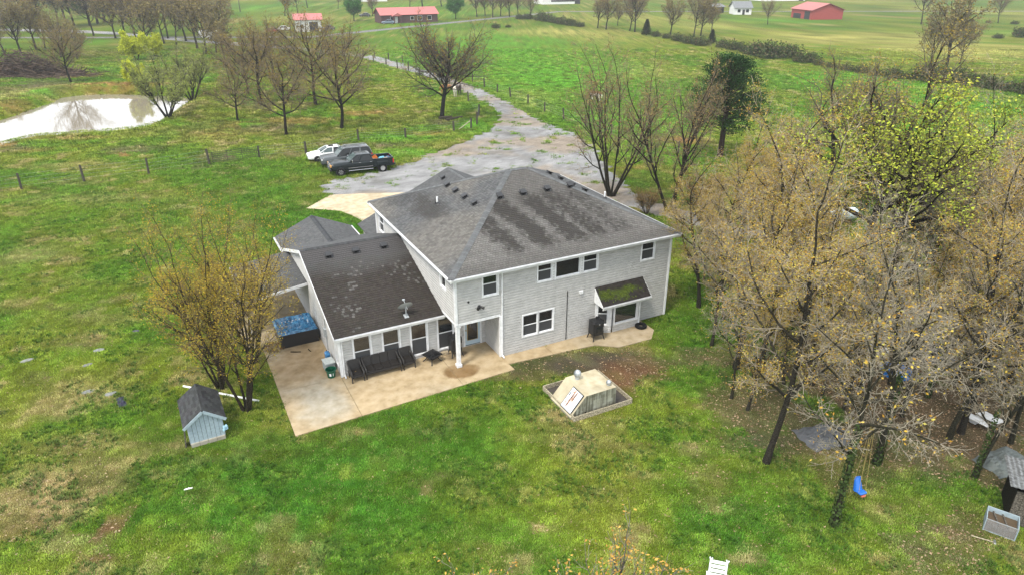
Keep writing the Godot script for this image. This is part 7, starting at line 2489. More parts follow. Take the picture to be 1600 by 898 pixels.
# one tree of the given habit; returns [bark, twigs, leaves]
func grow(o: Dictionary, sd: int) -> Array:
	O = {"h": 14.0, "r": 0.2, "stems": 1, "splay": 0.2, "trunk": 0.6, "levels": 4, "kids": [11, 7, 5, 4], "start": [0.3, 0.25, 0.2, 0.2], "ang": [0.85, 0.75, 0.75, 0.8], "ratio": [0.55, 0.5, 0.5, 0.5], "rratio": [0.5, 0.5, 0.5, 0.6], "wander": [0.05, 0.13, 0.18, 0.22, 0.25], "trop": [0.03, 0.09, 0.07, 0.03, 0.0], "taper": [0.4, 0.35, 0.35, 0.4, 0.5], "shape": 0.5, "rmin": 0.011, "lead": true, "bark": Color(0.06, 0.052, 0.042), "twig": Color(0.2, 0.17, 0.125), "leaf": [Color(0.3, 0.17, 0.03)], "ln": 1.0, "lsize": 0.06, "lspread": 0.08, "ivy": 0, "lean": 0.06}
	for k in o:
		O[k] = o[k]
	tr.seed = sd
	bark_mb = MB.new()
	twig_mb = MB.new()
	leaf_mb = MB.new()
	var n: int = O.stems
	for k in n:
		var a := TAU * k / n + tr.randf()
		var sp: float = O.splay if n > 1 else O.lean
		var d := Vector3(cos(a) * sp, 1.0, sin(a) * sp).normalized()
		var off: Vector3 = Vector3(cos(a), 0, sin(a)) * (O.r * 1.6 if n > 1 else 0.0)
		limb(off - Vector3.UP * 0.15, d, O.h * O.trunk * tr.randf_range(0.88, 1.08), O.r * tr.randf_range(0.85, 1.1), 0)
	# root flare, ivy
	for k in O.ivy:
		var y: float = pow(tr.randf(), 1.3) * O.h * 0.42
		var a := tr.randf() * TAU
		leaf_mb.col = Color(0.045, 0.07, 0.022) * tr.randf_range(0.5, 1.5)
		var q: Vector3 = Vector3(cos(a), 0, sin(a)) * (O.r * lerpf(1.25, 0.8, y / (O.h * 0.42)) + tr.randf() * 0.06) + Vector3.UP * y
		var t := Vector3(-sin(a), tr.randfn(0, 0.5), cos(a)).normalized() * 0.09
		var u := Vector3(tr.randfn(0, 0.3), 1, tr.randfn(0, 0.3)).normalized() * 0.08
		leaf_mb.quad(q - t, q + u, q + t, q - u)
	# true height
	var top := 0.1
	for p in twig_mb.v:
		top = maxf(top, p.y)
	for p in bark_mb.v:
		top = maxf(top, p.y)
	return [bark_mb.mesh(), twig_mb.mesh() if twig_mb.v.size() else null, leaf_mb.mesh() if leaf_mb.v.size() else null, top]

# leafy shrub or evergreen: foliage spread through a volume round stems
func foliage(sd: int, stem_h: float, fill: Callable, count: int, lsize: float, cols: Array, bark := Color(0.06, 0.05, 0.04)) -> Array:
	tr.seed = sd
	bark_mb = MB.new()
	leaf_mb = MB.new()
	bark_mb.col = bark
	bark_mb.tube(PackedVector3Array([Vector3(0, -0.1, 0), Vector3(0.05, stem_h * 0.5, 0.03), Vector3(0, stem_h, 0)]), PackedFloat32Array([stem_h * 0.03 + 0.04, stem_h * 0.02 + 0.03, 0.02]), 7)
	var top := 0.1
	for k in count:
		var q: Array = fill.call(k)
		var p: Vector3 = q[0]
		top = maxf(top, p.y)
		if k % 40 == 0:
			bark_mb.tube(PackedVector3Array([Vector3(0, minf(p.y * 0.8, stem_h), 0), p]), PackedFloat32Array([0.03, 0.012]), 3)
		leaf_mb.col = (cols[tr.randi() % cols.size()] as Color) * tr.randf_range(0.6, 1.4)
		for j in 2:
			var a := Vector3(tr.randfn(0, 1), tr.randfn(0, 0.7), tr.randfn(0, 1)).normalized()
			if q.size() > 1:
				a = (a * 0.6 + q[1]).normalized()
			var b := a.cross(Vector3(tr.randfn(0, 1), tr.randfn(0, 1), tr.randfn(0, 1))).normalized()
			var l := lsize * tr.randf_range(0.6, 1.5)
			leaf_mb.quad(p - a * l, p + b * l * 0.5, p + a * l, p - b * l * 0.5)
	return [bark_mb.mesh(), null, leaf_mb.mesh(), top]

var protos := {}

func plant(kind: String, called: String, label: String, cat: String, at: Vector3, h: float, turn: float, group := "", lean := Vector3.ZERO) -> void:
	var p: Array = protos[kind]
	var t := thing(called, label, cat, at, turn, group)
	var s: float = h / p[3]
	t.scale = Vector3.ONE * s
	if lean != Vector3.ZERO:
		t.rotation = Vector3(lean.x, turn, lean.z)
	part(t, "trunk", p[0], M.bark)
	if p[1]:
		part(t, "twigs", p[1], M.twig)
	if p[2]:
		part(t, "crown", p[2], M.leaf)

func ordinal(k: int) -> String:
	return ["first", "second", "third", "fourth", "fifth", "sixth", "seventh", "eighth", "ninth", "tenth", "eleventh", "twelfth", "thirteenth", "fourteenth", "fifteenth", "sixteenth", "seventeenth", "eighteenth", "nineteenth", "twentieth"][k]

func build_trees() -> void:
	var amber := [Color(0.37, 0.24, 0.04), Color(0.4, 0.3, 0.06), Color(0.28, 0.16, 0.03), Color(0.32, 0.28, 0.06)]
	var gold := [Color(0.38, 0.28, 0.035), Color(0.34, 0.23, 0.025), Color(0.28, 0.25, 0.05)]
	var lime := [Color(0.31, 0.36, 0.04), Color(0.36, 0.38, 0.06), Color(0.22, 0.28, 0.04)]
	var dark := Color(0.042, 0.037, 0.03)
	# wood trees with tasselled amber buds
	for k in 3:
		protos["amber%d" % k] = grow({"h": 15.0, "r": 0.17, "kids": [15, 8, 6, 5], "leaf": amber, "ln": 2.1, "lsize": 0.036, "lspread": 0.1, "trunk": 0.72, "shape": 0.5, "start": [0.3, 0.2, 0.15, 0.15], "ang": [0.95, 0.8, 0.8, 0.85], "ratio": [0.42, 0.48, 0.5, 0.55], "trop": [0.02, 0.06, 0.0, -0.04, -0.06], "bark": Color(0.065, 0.057, 0.046), "twig": Color(0.34, 0.29, 0.21), "ivy": 0}, 100 + k)
	for k in 3:
		protos["bare%d" % k] = grow({"h": 14.0, "r": 0.16, "kids": [13, 8, 6, 5], "leaf": amber, "ln": 0.14, "lsize": 0.07, "trunk": 0.74, "start": [0.35, 0.2, 0.15, 0.15], "ang": [1.0, 0.8, 0.85, 0.9], "ratio": [0.46, 0.5, 0.5, 0.55], "trop": [0.02, 0.05, 0.02, -0.02, 0.0], "bark": Color(0.06, 0.056, 0.04), "twig": Color(0.32, 0.285, 0.22), "ivy": 420 if k < 2 else 0, "lean": 0.1}, 200 + k)
	for k in 2:
		protos["slim%d" % k] = grow({"h": 14.0, "r": 0.13, "kids": [14, 6, 5, 4], "leaf": amber, "ln": 2.2 - k * 1.8, "lsize": 0.036, "lspread": 0.1, "trunk": 0.8, "start": [0.3, 0.2, 0.15, 0.15], "ang": [0.85, 0.75, 0.8, 0.85], "ratio": [0.3, 0.48, 0.5, 0.55], "bark": Color(0.07, 0.062, 0.05), "twig": Color(0.3, 0.25, 0.18), "lean": 0.1}, 250 + k)
	# forked stems with upswept limbs
	protos["forked"] = grow({"rratio": [0.5, 0.5, 0.5, 0.6], "h": 14.0, "r": 0.12, "stems": 6, "splay": 0.42, "trunk": 0.68, "kids": [8, 6, 6, 5], "start": [0.3, 0.2, 0.2, 0.2], "ang": [0.75, 0.7, 0.7, 0.7], "ratio": [0.5, 0.5, 0.48, 0.5], "trop": [0.07, 0.1, 0.07, 0.04, 0.03], "bark": Color(0.055, 0.048, 0.038), "twig": Color(0.2, 0.16, 0.11), "leaf": [Color(0.2, 0.145, 0.06), Color(0.25, 0.17, 0.06)], "ln": 0.4, "lsize": 0.055}, 301)
	protos["twin"] = grow({"h": 13.0, "r": 0.14, "stems": 3, "splay": 0.38, "trunk": 0.7, "kids": [9, 6, 6, 5], "start": [0.3, 0.2, 0.2, 0.2], "ang": [0.75, 0.7, 0.7, 0.7], "ratio": [0.5, 0.5, 0.48, 0.5], "trop": [0.05, 0.1, 0.07, 0.04, 0.03], "bark": Color(0.055, 0.048, 0.038), "twig": Color(0.2, 0.16, 0.11), "leaf": [Color(0.2, 0.145, 0.06), Color(0.25, 0.17, 0.06)], "ln": 0.4, "lsize": 0.055}, 305)
	# pasture trees: round heads, a few olive buds
	for k in 3:
		protos["pasture%d" % k] = grow({"h": 13.0, "r": 0.2, "kids": [13, 10, 7, 5], "start": [0.36, 0.15, 0.15, 0.15], "ang": [1.1, 0.7, 0.75, 0.75], "ratio": [0.95, 0.46, 0.48, 0.5], "trop": [0.02, 0.075, 0.05, 0.02, 0.0], "trunk": 0.5, "shape": 0.8, "taper": [0.5, 0.25, 0.35, 0.4, 0.5], "lead": true, "bark": dark, "twig": Color(0.19, 0.15, 0.105), "leaf": [Color(0.2, 0.14, 0.03), Color(0.16, 0.13, 0.03)], "ln": 0.35, "lsize": 0.07}, 400 + k)
	protos["broad"] = grow({"h": 13.0, "r": 0.25, "rratio": [0.4, 0.45, 0.5, 0.6], "kids": [17, 11, 7, 5], "taper": [0.5, 0.22, 0.35, 0.4, 0.5], "start": [0.4, 0.15, 0.15, 0.15], "ang": [1.0, 0.7, 0.7, 0.75], "ratio": [1.0, 0.48, 0.48, 0.5], "trop": [0.01, 0.1, 0.06, 0.02, 0.0], "trunk": 0.48, "shape": 0.75, "bark": Color(0.055, 0.052, 0.045), "twig": Color(0.12, 0.1, 0.08), "leaf": [Color(0.2, 0.14, 0.03)], "ln": 0.25, "lsize": 0.07}, 410)
	# big crooked oak
	protos["oak"] = grow({"h": 16.0, "r": 0.27, "kids": [12, 9, 7, 5], "start": [0.5, 0.25, 0.2, 0.15], "ang": [1.1, 0.8, 0.8, 0.85], "ratio": [0.62, 0.55, 0.5, 0.5], "rratio": [0.55, 0.5, 0.5, 0.6], "wander": [0.07, 0.24, 0.28, 0.28, 0.3], "trop": [0.0, 0.08, 0.05, 0.02, 0.0], "trunk": 0.62, "shape": 0.75, "bark": Color(0.045, 0.042, 0.038), "twig": Color(0.16, 0.14, 0.1), "leaf": [Color(0.3, 0.24, 0.05), Color(0.26, 0.19, 0.05)], "ln": 1.5, "lsize": 0.038, "lspread": 0.12}, 500)
	protos["lime"] = grow({"shape": 0.9, "h": 14.0, "r": 0.18, "kids": [13, 7, 6, 4], "start": [0.68, 0.2, 0.15, 0.15], "ang": [1.1, 0.8, 0.8, 0.8], "ratio": [0.55, 0.5, 0.5, 0.5], "trunk": 0.6, "bark": dark, "twig": Color(0.1, 0.09, 0.05), "leaf": lime, "ln": 3.2, "lsize": 0.05, "lspread": 0.16}, 510)
	# slim clump with ochre leaflets by the little shed
	protos["clump"] = grow({"h": 9.0, "r": 0.065, "stems": 6, "splay": 0.25, "trunk": 0.78, "kids": [11, 6, 5, 4], "start": [0.25, 0.2, 0.2, 0.2], "ang": [0.7, 0.65, 0.65, 0.7], "ratio": [0.4, 0.48, 0.48, 0.5], "trop": [0.01, 0.07, 0.05, 0.02, 0.0], "rmin": 0.008, "bark": Color(0.07, 0.058, 0.042), "twig": Color(0.16, 0.12, 0.075), "leaf": gold, "ln": 1.5, "lsize": 0.026, "lspread": 0.08}, 520)
	protos["sapling"] = grow({"h": 5.0, "r": 0.06, "stems": 3, "splay": 0.3, "trunk": 0.7, "levels": 3, "kids": [8, 5, 4], "ang": [0.7, 0.7, 0.7, 0.7], "rmin": 0.007, "bark": Color(0.17, 0.16, 0.13), "twig": Color(0.24, 0.22, 0.18), "leaf": [Color(0.42, 0.25, 0.06)], "ln": 0.8, "lsize": 0.045, "lspread": 0.05}, 530)
	protos["shrub"] = grow({"h": 4.0, "r": 0.05, "stems": 9, "splay": 0.55, "trunk": 0.7, "levels": 3, "kids": [10, 6, 5], "ang": [0.6, 0.65, 0.7, 0.7], "rmin": 0.009, "bark": Color(0.1, 0.08, 0.06), "twig": Color(0.17, 0.13, 0.095), "leaf": [Color(0.2, 0.12, 0.05), Color(0.15, 0.12, 0.04)], "ln": 0.8, "lsize": 0.06}, 535)
	# grey-green willow by the pond, leaning
	protos["willow"] = grow({"h": 9.0, "r": 0.14, "stems": 5, "splay": 0.55, "trunk": 0.7, "kids": [10, 7, 6, 4], "ang": [0.5, 0.5, 0.55, 0.6], "ratio": [0.45, 0.5, 0.55, 0.6], "trop": [0.03, 0.1, 0.06, 0.0, -0.05], "rmin": 0.013, "bark": Color(0.055, 0.05, 0.04), "twig": Color(0.19, 0.18, 0.125), "leaf": [Color(0.24, 0.28, 0.07)], "ln": 0.6, "lsize": 0.07}, 540)
	protos["yellow_shrub"] = grow({"h": 6.0, "r": 0.1, "stems": 4, "splay": 0.35, "trunk": 0.65, "kids": [9, 6, 5, 4], "ang": [0.8, 0.8, 0.8, 0.8], "trop": [0.02, 0.05, -0.04, -0.12, -0.2], "bark": dark, "twig": Color(0.2, 0.22, 0.05), "leaf": [Color(0.45, 0.48, 0.03), Color(0.38, 0.44, 0.04)], "ln": 3.0, "lsize": 0.11, "lspread": 0.16}, 545)
	# far trees: fewer, stouter twigs
	for k in 4:
		protos["far%d" % k] = grow({"h": 15.0, "r": 0.22, "levels": 4, "kids": [12, 9, 7, 5], "start": [0.35, 0.15, 0.15, 0.15], "ang": [0.95, 0.7, 0.7, 0.7], "ratio": [0.85, 0.45, 0.48, 0.5], "taper": [0.5, 0.25, 0.35, 0.4, 0.5], "trop": [0.02, 0.12, 0.09, 0.05, 0.0], "trunk": 0.52, "shape": 0.8, "rmin": 0.02, "bark": Color(0.07, 0.063, 0.055), "twig": Color(0.19, 0.165, 0.135), "leaf": [Color(0.2, 0.17, 0.06), Color(0.18, 0.14, 0.06)], "ln": 0.5, "lsize": 0.14, "lspread": 0.2}, 600 + k)
	# pine with clumped needles
	protos["pine"] = foliage(700, 10.5, func(k: int) -> Array:
		var b := k / 60
		tr.seed = 7000 + b
		var y := 2.6 + 8.2 * pow(tr.randf(), 0.9)
		var a := tr.randf() * TAU
		var reach := (4.0 * (1.0 - pow((y - 2.0) / 9.6, 2.0)) + 0.6) * tr.randf_range(0.4, 1.05)
		var c := Vector3(cos(a) * reach, y + 0.18 * reach, sin(a) * reach)
		tr.seed = 9000 + k
		return [c + Vector3(tr.randfn(0, 0.42), tr.randfn(0, 0.17), tr.randfn(0, 0.42)), Vector3(cos(a), 0.5, sin(a))], 17000, 0.085, [Color(0.03, 0.07, 0.022), Color(0.042, 0.09, 0.028), Color(0.02, 0.048, 0.018)], Color(0.07, 0.05, 0.04))
	protos["cedar"] = foliage(710, 4.5, func(_k: int) -> Array:
		var y := 0.3 + 4.7 * tr.randf()
		var a := tr.randf() * TAU
		var rr := (1.7 * (1.0 - y / 5.4) + 0.15) * sqrt(tr.randf()) * (1.0 + 0.3 * sin(a * 5.0 + y * 3.0))
		return [Vector3(cos(a) * rr, y, sin(a) * rr), Vector3(cos(a), 0.8, sin(a))], 2600, 0.14, [Color(0.04, 0.055, 0.02), Color(0.055, 0.06, 0.025), Color(0.025, 0.04, 0.015)])
	protos["bush"] = foliage(720, 1.4, func(_k: int) -> Array:
		var d := Vector3(tr.randfn(0, 1), absf(tr.randfn(0, 0.8)), tr.randfn(0, 1)).normalized()
		var r := 1.3 * pow(tr.randf(), 0.4) * (1.0 + 0.35 * sin(d.x * 6.0) * sin(d.z * 5.0 + 1.0))
		return [Vector3(d.x * r * 1.25, 0.15 + d.y * r, d.z * r)], 1300, 0.1, [Color(0.05, 0.08, 0.024), Color(0.075, 0.095, 0.03), Color(0.11, 0.085, 0.05), Color(0.04, 0.06, 0.02)])
	protos["round_green"] = foliage(730, 6.0, func(k: int) -> Array:
		var b := k / 60
		tr.seed = 500 + b
		var d := Vector3(tr.randfn(0, 1), tr.randfn(0, 0.9), tr.randfn(0, 1)).normalized()
		var c := Vector3(0, 6.0, 0) + d * Vector3(3.6, 3.2, 3.6) * pow(tr.randf(), 0.4)
		tr.seed = 80000 + k
		return [c + Vector3(tr.randfn(0, 0.5), tr.randfn(0, 0.4), tr.randfn(0, 0.5))], 5200, 0.2, [Color(0.05, 0.15, 0.03), Color(0.065, 0.18, 0.04), Color(0.04, 0.11, 0.025)])
	print("protos")
	# ---- the wood on the right hand side
	var G := "budding trees of the wood beside the house"
	for q in [
		[[Vector3(10.92, 0, -23.86), 13.98], "amber0", 0.3, "tall amber-budded tree standing foremost between lawn and wood"],
		[[Vector3(15.29, 0, -35.37), 13.11], "amber1", 1.3, "amber tree with a dark upright stem behind the foremost one"],
		[[Vector3(16.84, 0, -36.97), 12.33], "amber2", 2.2, "amber tree just right of the upright dark stem"],
		[[Vector3(11.86, 0, -31.51), 11.5], "amber2", 4.0, "slender amber tree next to the house's far corner"],
		[[Vector3(10.82, 0, -28.71), 6.95], "bare2", 0.7, "thin grey tree in front of the slender amber one"],
		[[Vector3(16.04, 0, -45.82), 10.51], "amber1", 5.0, "golden-topped amber tree behind the house corner"],
		[[Vector3(12.92, 0, -42.51), 6.25], "amber0", 2.6, "low amber tree brushing the house roof corner"],
		[[Vector3(12.29, 0, -20.19), 11.09], "bare0", 0.9, "ivy-clad leaning tree nearest the lawn by the blue swing"],
		[[Vector3(15.64, 0, -23.78), 11.11], "bare1", 3.6, "ivy-clad bare tree in front of the paddling pool"],
		[[Vector3(17.45, 0, -29.27), 8.88], "bare2", 1.9, "slim bare tree left of the white tub"],
		[[Vector3(19.78, 0, -25.55), 11.26], "bare2", 4.4, "straight bare tree left of the white sheet metal"],
		[[Vector3(20.52, 0, -25.93), 13.39], "amber0", 4.9, "thick trunk close beside the white sheet metal"],
		[[Vector3(19.34, 0, -22.92), 8.18], "bare1", 5.6, "small leaning tree in front of the white sheet metal"],
		[[Vector3(22.31, 0, -25.18), 9.57], "bare2", 2.7, "bare tree right of the white sheet metal"],
		[[Vector3(24.82, 0, -29.38), 13.92], "amber2", 0.2, "heavy dark tree at the wood's outer side"],
		[[Vector3(17.34, 0, -32.63), 6.3], "bare0", 2.4, "thin tree beside the pale plywood board"],
		[[Vector3(23.48, 0, -32.77), 10.49], "amber1", 3.3, "amber tree behind the dark tarpaulin heap"],
		[[Vector3(24.38, 0, -36.56), 10.4], "bare1", 1.2, "bare tree deep in the wood behind the pool"],
		[[Vector3(26.37, 0, -33.32), 11.1], "amber0", 1.8, "amber tree behind the thick trunk"],
		[[Vector3(25.92, 0, -41), 7.13], "bare2", 0.4, "grey tree where the gravel lane enters the wood"],
		[[Vector3(33.57, 0, -41.5), 13.11], "amber1", 2.0, "tall thin-crowned tree at the wood's far corner"],
		[[Vector3(34.42, 0, -47.01), 12.68], "bare0", 3.0, "bare tall tree behind the wood's far corner"],
		[[Vector3(12.69, 0, -36.97), 6.86], "amber1", 0.9, "amber tree overhanging the walkway end"],
		[[Vector3(12.58, 0, -30.57), 11.15], "amber2", 5.5, "amber tree directly behind the foremost one"],
		[[Vector3(15.32, 0, -29.97), 11.31], "amber0", 3.9, "amber tree before the plywood board"],
		[[Vector3(18.4, 0, -32.5), 9.36], "bare1", 4.8, "bare twiggy tree left of the blue pool"],
		[[Vector3(22.08, 0, -35.37), 9.16], "bare0", 5.9, "bare twiggy tree behind the white tub"],
		[[Vector3(18.48, 0, -27.21), 8.77], "bare2", 3.1, "slim grey tree in front of the tarpaulin heap"],
		[[Vector3(20.57, 0, -28.82), 8.75], "bare0", 0.1, "bare twiggy tree right of the paddling pool"],
		[[Vector3(23.92, 0, -29.38), 10.33], "amber1", 5.3, "amber tree over the white sheet metal"],
		[[Vector3(27.77, 0, -32.5), 10.63], "amber2", 1.4, "outermost amber tree beside the heavy dark tree"],
		[[Vector3(28.84, 0, -39.58), 10.57], "amber2", 3.7, "amber tree on the far side of the wood"],
		[[Vector3(24.98, 0, -42.51), 8.32], "amber0", 2.9, "amber tree below the lime-green one"],
		[[Vector3(30.06, 0, -44.67), 9.02], "bare2", 2.2, "grey tree right of the lime-green one"],
		[[Vector3(19.87, 0, -48.27), 8.4], "amber0", 4.4, "amber tree beyond the lane behind the golden-topped one"],
		[[Vector3(39.51, 0, -52.38), 10.54], "amber0", 0.7, "amber tree beyond the wood near the pasture"],
		[[Vector3(35, 0, -44.67), 10.25], "amber2", 4.1, "amber tree in the second rank behind the heavy dark tree"],
		[[Vector3(38.3, 0, -48.27), 12.08], "bare1", 2.5, "bare tree overlapping the far pasture edge"],
		[[Vector3(34.28, 0, -49.58), 10.13], "amber1", 1.1, "amber tree in the second rank right of the lime-green one"],
		[[Vector3(29.9, 0, -38.68), 9.32], "bare0", 4.6, "bare twiggy tree in the middle of the wood"],
		[[Vector3(14.42, 0, -45.24), 9.93], "amber1", 3.4, "golden amber tree seen past the roof's far corner"],
		[[Vector3(18.23, 0, -47.63), 10.41], "amber0", 1.6, "golden amber tree just left of the smaller oak"],
		[[Vector3(11.64, 0, -38.68), 9.32], "amber2", 2.3, "amber tree whose twigs hang over the house's far corner"],
		[[Vector3(11.19, 0, -33.89), 8.93], "bare2", 0.2, "grey twiggy tree at the walkway's end"],
		[[Vector3(18.69, 0, -39.58), 5.97], "bare1", 5.1, "bare low tree between oak and amber trees"],
	]:
		plant(q[1], "wood_tree", q[3], "tree", q[0][0], q[0][1] * 1.12, q[2], G)
	var slim := [[Vector3(11.31, 0, -27.73), 10], [Vector3(16.47, 0, -41.5), 10.52], [Vector3(13.86, 0, -29.97), 10.14], [Vector3(19.78, 0, -43.57), 9.27], [Vector3(15.69, 0, -32.5), 10.63], [Vector3(15.35, 0, -28.82), 9.04], [Vector3(21.11, 0, -41.5), 8.98], [Vector3(15.92, 0, -27.73), 8.57], [Vector3(20.23, 0, -35.37), 9.85], [Vector3(22.83, 0, -39.58), 9.83], [Vector3(19.23, 0, -29.97), 8.94], [Vector3(20.19, 0, -30.57), 9.04], [Vector3(21.94, 0, -32.5), 9.36], [Vector3(25.37, 0, -36.97), 10.12], [Vector3(28.16, 0, -40.52), 9.98], [Vector3(22.49, 0, -29.97), 9.24], [Vector3(21.97, 0, -27.73), 9.15], [Vector3(24.21, 0, -31.19), 9.77], [Vector3(31.87, 0, -42.51), 10.69], [Vector3(28.2, 0, -35.37), 9.85], [Vector3(30.9, 0, -38.68), 10.77], [Vector3(24.28, 0, -27.73), 9.72]]
	for k in slim.size():
		plant("slim%d" % (k * 7 % 5 % 2), "slim_tree", "slender upright tree inside the wood, %s counted from the house" % count_word(k), "tree", slim[k][0], slim[k][1], k * 1.7, "slender trees inside the wood")
	plant("oak", "oak_tree", "great crooked oak with yellow buds rising over the wood", "tree", [Vector3(20.08, 0, -36.56), 17.45][0], [Vector3(20.08, 0, -36.56), 17.45][1], 0.6)
	plant("oak", "oak_tree", "smaller crooked oak with ochre buds behind the pine", "tree", [Vector3(26.13, 0, -55.47), 14.17][0], [Vector3(26.13, 0, -55.47), 14.17][1], 3.4)
	plant("lime", "leafing_tree", "bright lime-green leafing tree in front of the great oak", "tree", [Vector3(20.21, 0, -33.53), 14.85][0], [Vector3(20.21, 0, -33.53), 14.85][1], 1.0)
	plant("pine", "pine_tree", "dark green pine behind the twin-stemmed tree", "tree", [Vector3(23, 0, -75.69), 11.25][0], [Vector3(23, 0, -75.69), 11.25][1], 0.4)
	plant("forked", "forked_tree", "many-stemmed bare tree rising behind the main roof", "tree", [Vector3(9.13, 0, -61.49), 14.51][0], [Vector3(9.13, 0, -61.49), 14.51][1], 0.9)
	plant("twin", "twin_tree", "twin-stemmed dark tree between forked tree and pine", "tree", [Vector3(13.65, 0, -57.13), 13.83][0], [Vector3(13.65, 0, -57.13), 13.83][1], 1.7)
	for q in [[[Vector3(15.7, 0, -54.67), 4.88], "brown twiggy shrub under the twin-stemmed tree", 1.5], [[Vector3(11.46, 0, -56.29), 2.54], "low brown shrub behind the right roof slope", 0.2], [[Vector3(19.73, 0, -53.12), 4.52], "brown shrub by the gravel lane behind the amber trees", 2.6], [[Vector3(30.4, 0, -57.13), 3.95], "brown shrub near the pale tank", 4.0]]:
		plant("shrub", "bare_shrub", q[1], "shrub", q[0][0], q[0][1], q[2], "brown shrubs behind the house")
	# ---- near the little shed and at the lower edge
	plant("clump", "ochre_tree", "clump of slim stems with ochre leaflets behind the little shed", "tree", [Vector3(-12.75, 0, -27.73), 11.11][0], [Vector3(-12.75, 0, -27.73), 11.11][1], 0.5)
	plant("clump", "ochre_tree", "second slim ochre clump leaning over the little shed", "tree", [Vector3(-14.7, 0, -29.62), 10.25][0], [Vector3(-14.7, 0, -29.62), 10.25][1], 2.4)
	plant("clump", "ochre_tree", "third slim ochre clump standing against the patio slab", "tree", [Vector3(-13.82, 0, -32.1), 8.91][0], [Vector3(-13.82, 0, -32.1), 8.91][1], 4.4)
	for q in [[Vector3(3.2, 0, -14.8), 5.3, "grey sapling with orange bud tufts at the lower edge, larger one", 0.3], [Vector3(-1.3, 0, -14.4), 4.2, "grey sapling with orange bud tufts at the lower edge, smaller one", 1.3]]:
		plant("sapling", "sapling", q[2], "sapling", q[0], q[1], q[3], "saplings at the lower edge")
	# ---- pasture trees
	for q in [[[Vector3(-28.14, 0, -86.4), 11.95], "pasture0", 0.1, "round-headed bare tree left of the parked cars"], [[Vector3(-22.1, 0, -90.08), 12.51], "pasture1", 1.1, "bare tree right behind the parked cars"], [[Vector3(-29.64, 0, -106.59), 15.98], "pasture2", 2.1, "tallest dark tree between the two pasture trees"], [[Vector3(-28.92, 0, -126.76), 12.33], "pasture0", 3.0, "bare tree beyond the pasture trees near the lane"], [[Vector3(-38.35, 0, -108.71), 12.83], "pasture1", 4.2, "bare tree at the pasture's wooded side"], [[Vector3(-42.46, 0, -114.37), 13.03], "pasture2", 5.2, "leaning bare tree left of the wooded side"], [[Vector3(-37.39, 0, -95.32), 8.96], "pasture0", 5.9, "thin bare tree nearest the pond bank"], [[Vector3(-45.15, 0, -135.15), 12.29], "pasture1", 0.9, "bare tree behind the pasture's wooded side"]]:
		plant(q[1], "pasture_tree", q[3], "tree", q[0][0], q[0][1], q[2], "bare trees of the near pasture")
	plant("broad", "broad_tree", "broad spreading bare tree beside the curving drive", "tree", [Vector3(-9.7, 0, -96.6), 15.1][0], [Vector3(-9.7, 0, -96.6), 15.1][1], 0.4)
	plant("willow", "willow_tree", "leaning grey-green willow at the pond's corner", "tree", [Vector3(-48.06, 0, -97.92), 9.33][0], [Vector3(-48.06, 0, -97.92), 9.33][1], 2.2, "", Vector3(0, 0, 0.3))
	plant("willow", "willow_tree", "second grey willow behind the leaning one", "tree", [Vector3(-49.85, 0, -110.35), 9.33][0], [Vector3(-49.85, 0, -110.35), 9.33][1], 0.6)
	plant("yellow_shrub", "leafing_shrub", "bright yellow-green weeping shrub beyond the pond", "shrub", [Vector3(-82.74, 0, -159.78), 6.1][0], [Vector3(-82.74, 0, -159.78), 6.1][1], 0.2, "yellow-green shrubs beyond the pond")
	plant("yellow_shrub", "leafing_shrub", "smaller yellow-green shrub right of the weeping one", "shrub", [Vector3(-81.74, 0, -166.71), 5.25][0], [Vector3(-81.74, 0, -166.71), 5.25][1], 1.2, "yellow-green shrubs beyond the pond")
	plant("yellow_shrub", "leafing_shrub", "pale yellow-green shrub on the pond's far bank", "shrub", [Vector3(-64.3, 0, -121.92), 4.81][0], [Vector3(-64.3, 0, -121.92), 4.81][1], 2.2, "yellow-green shrubs beyond the pond")
	plant("pasture2", "pond_tree", "single dark bare tree on the pond's far bank", "tree", [Vector3(-79.51, 0, -128.95), 11.59][0], [Vector3(-79.51, 0, -128.95), 11.59][1], 3.3)
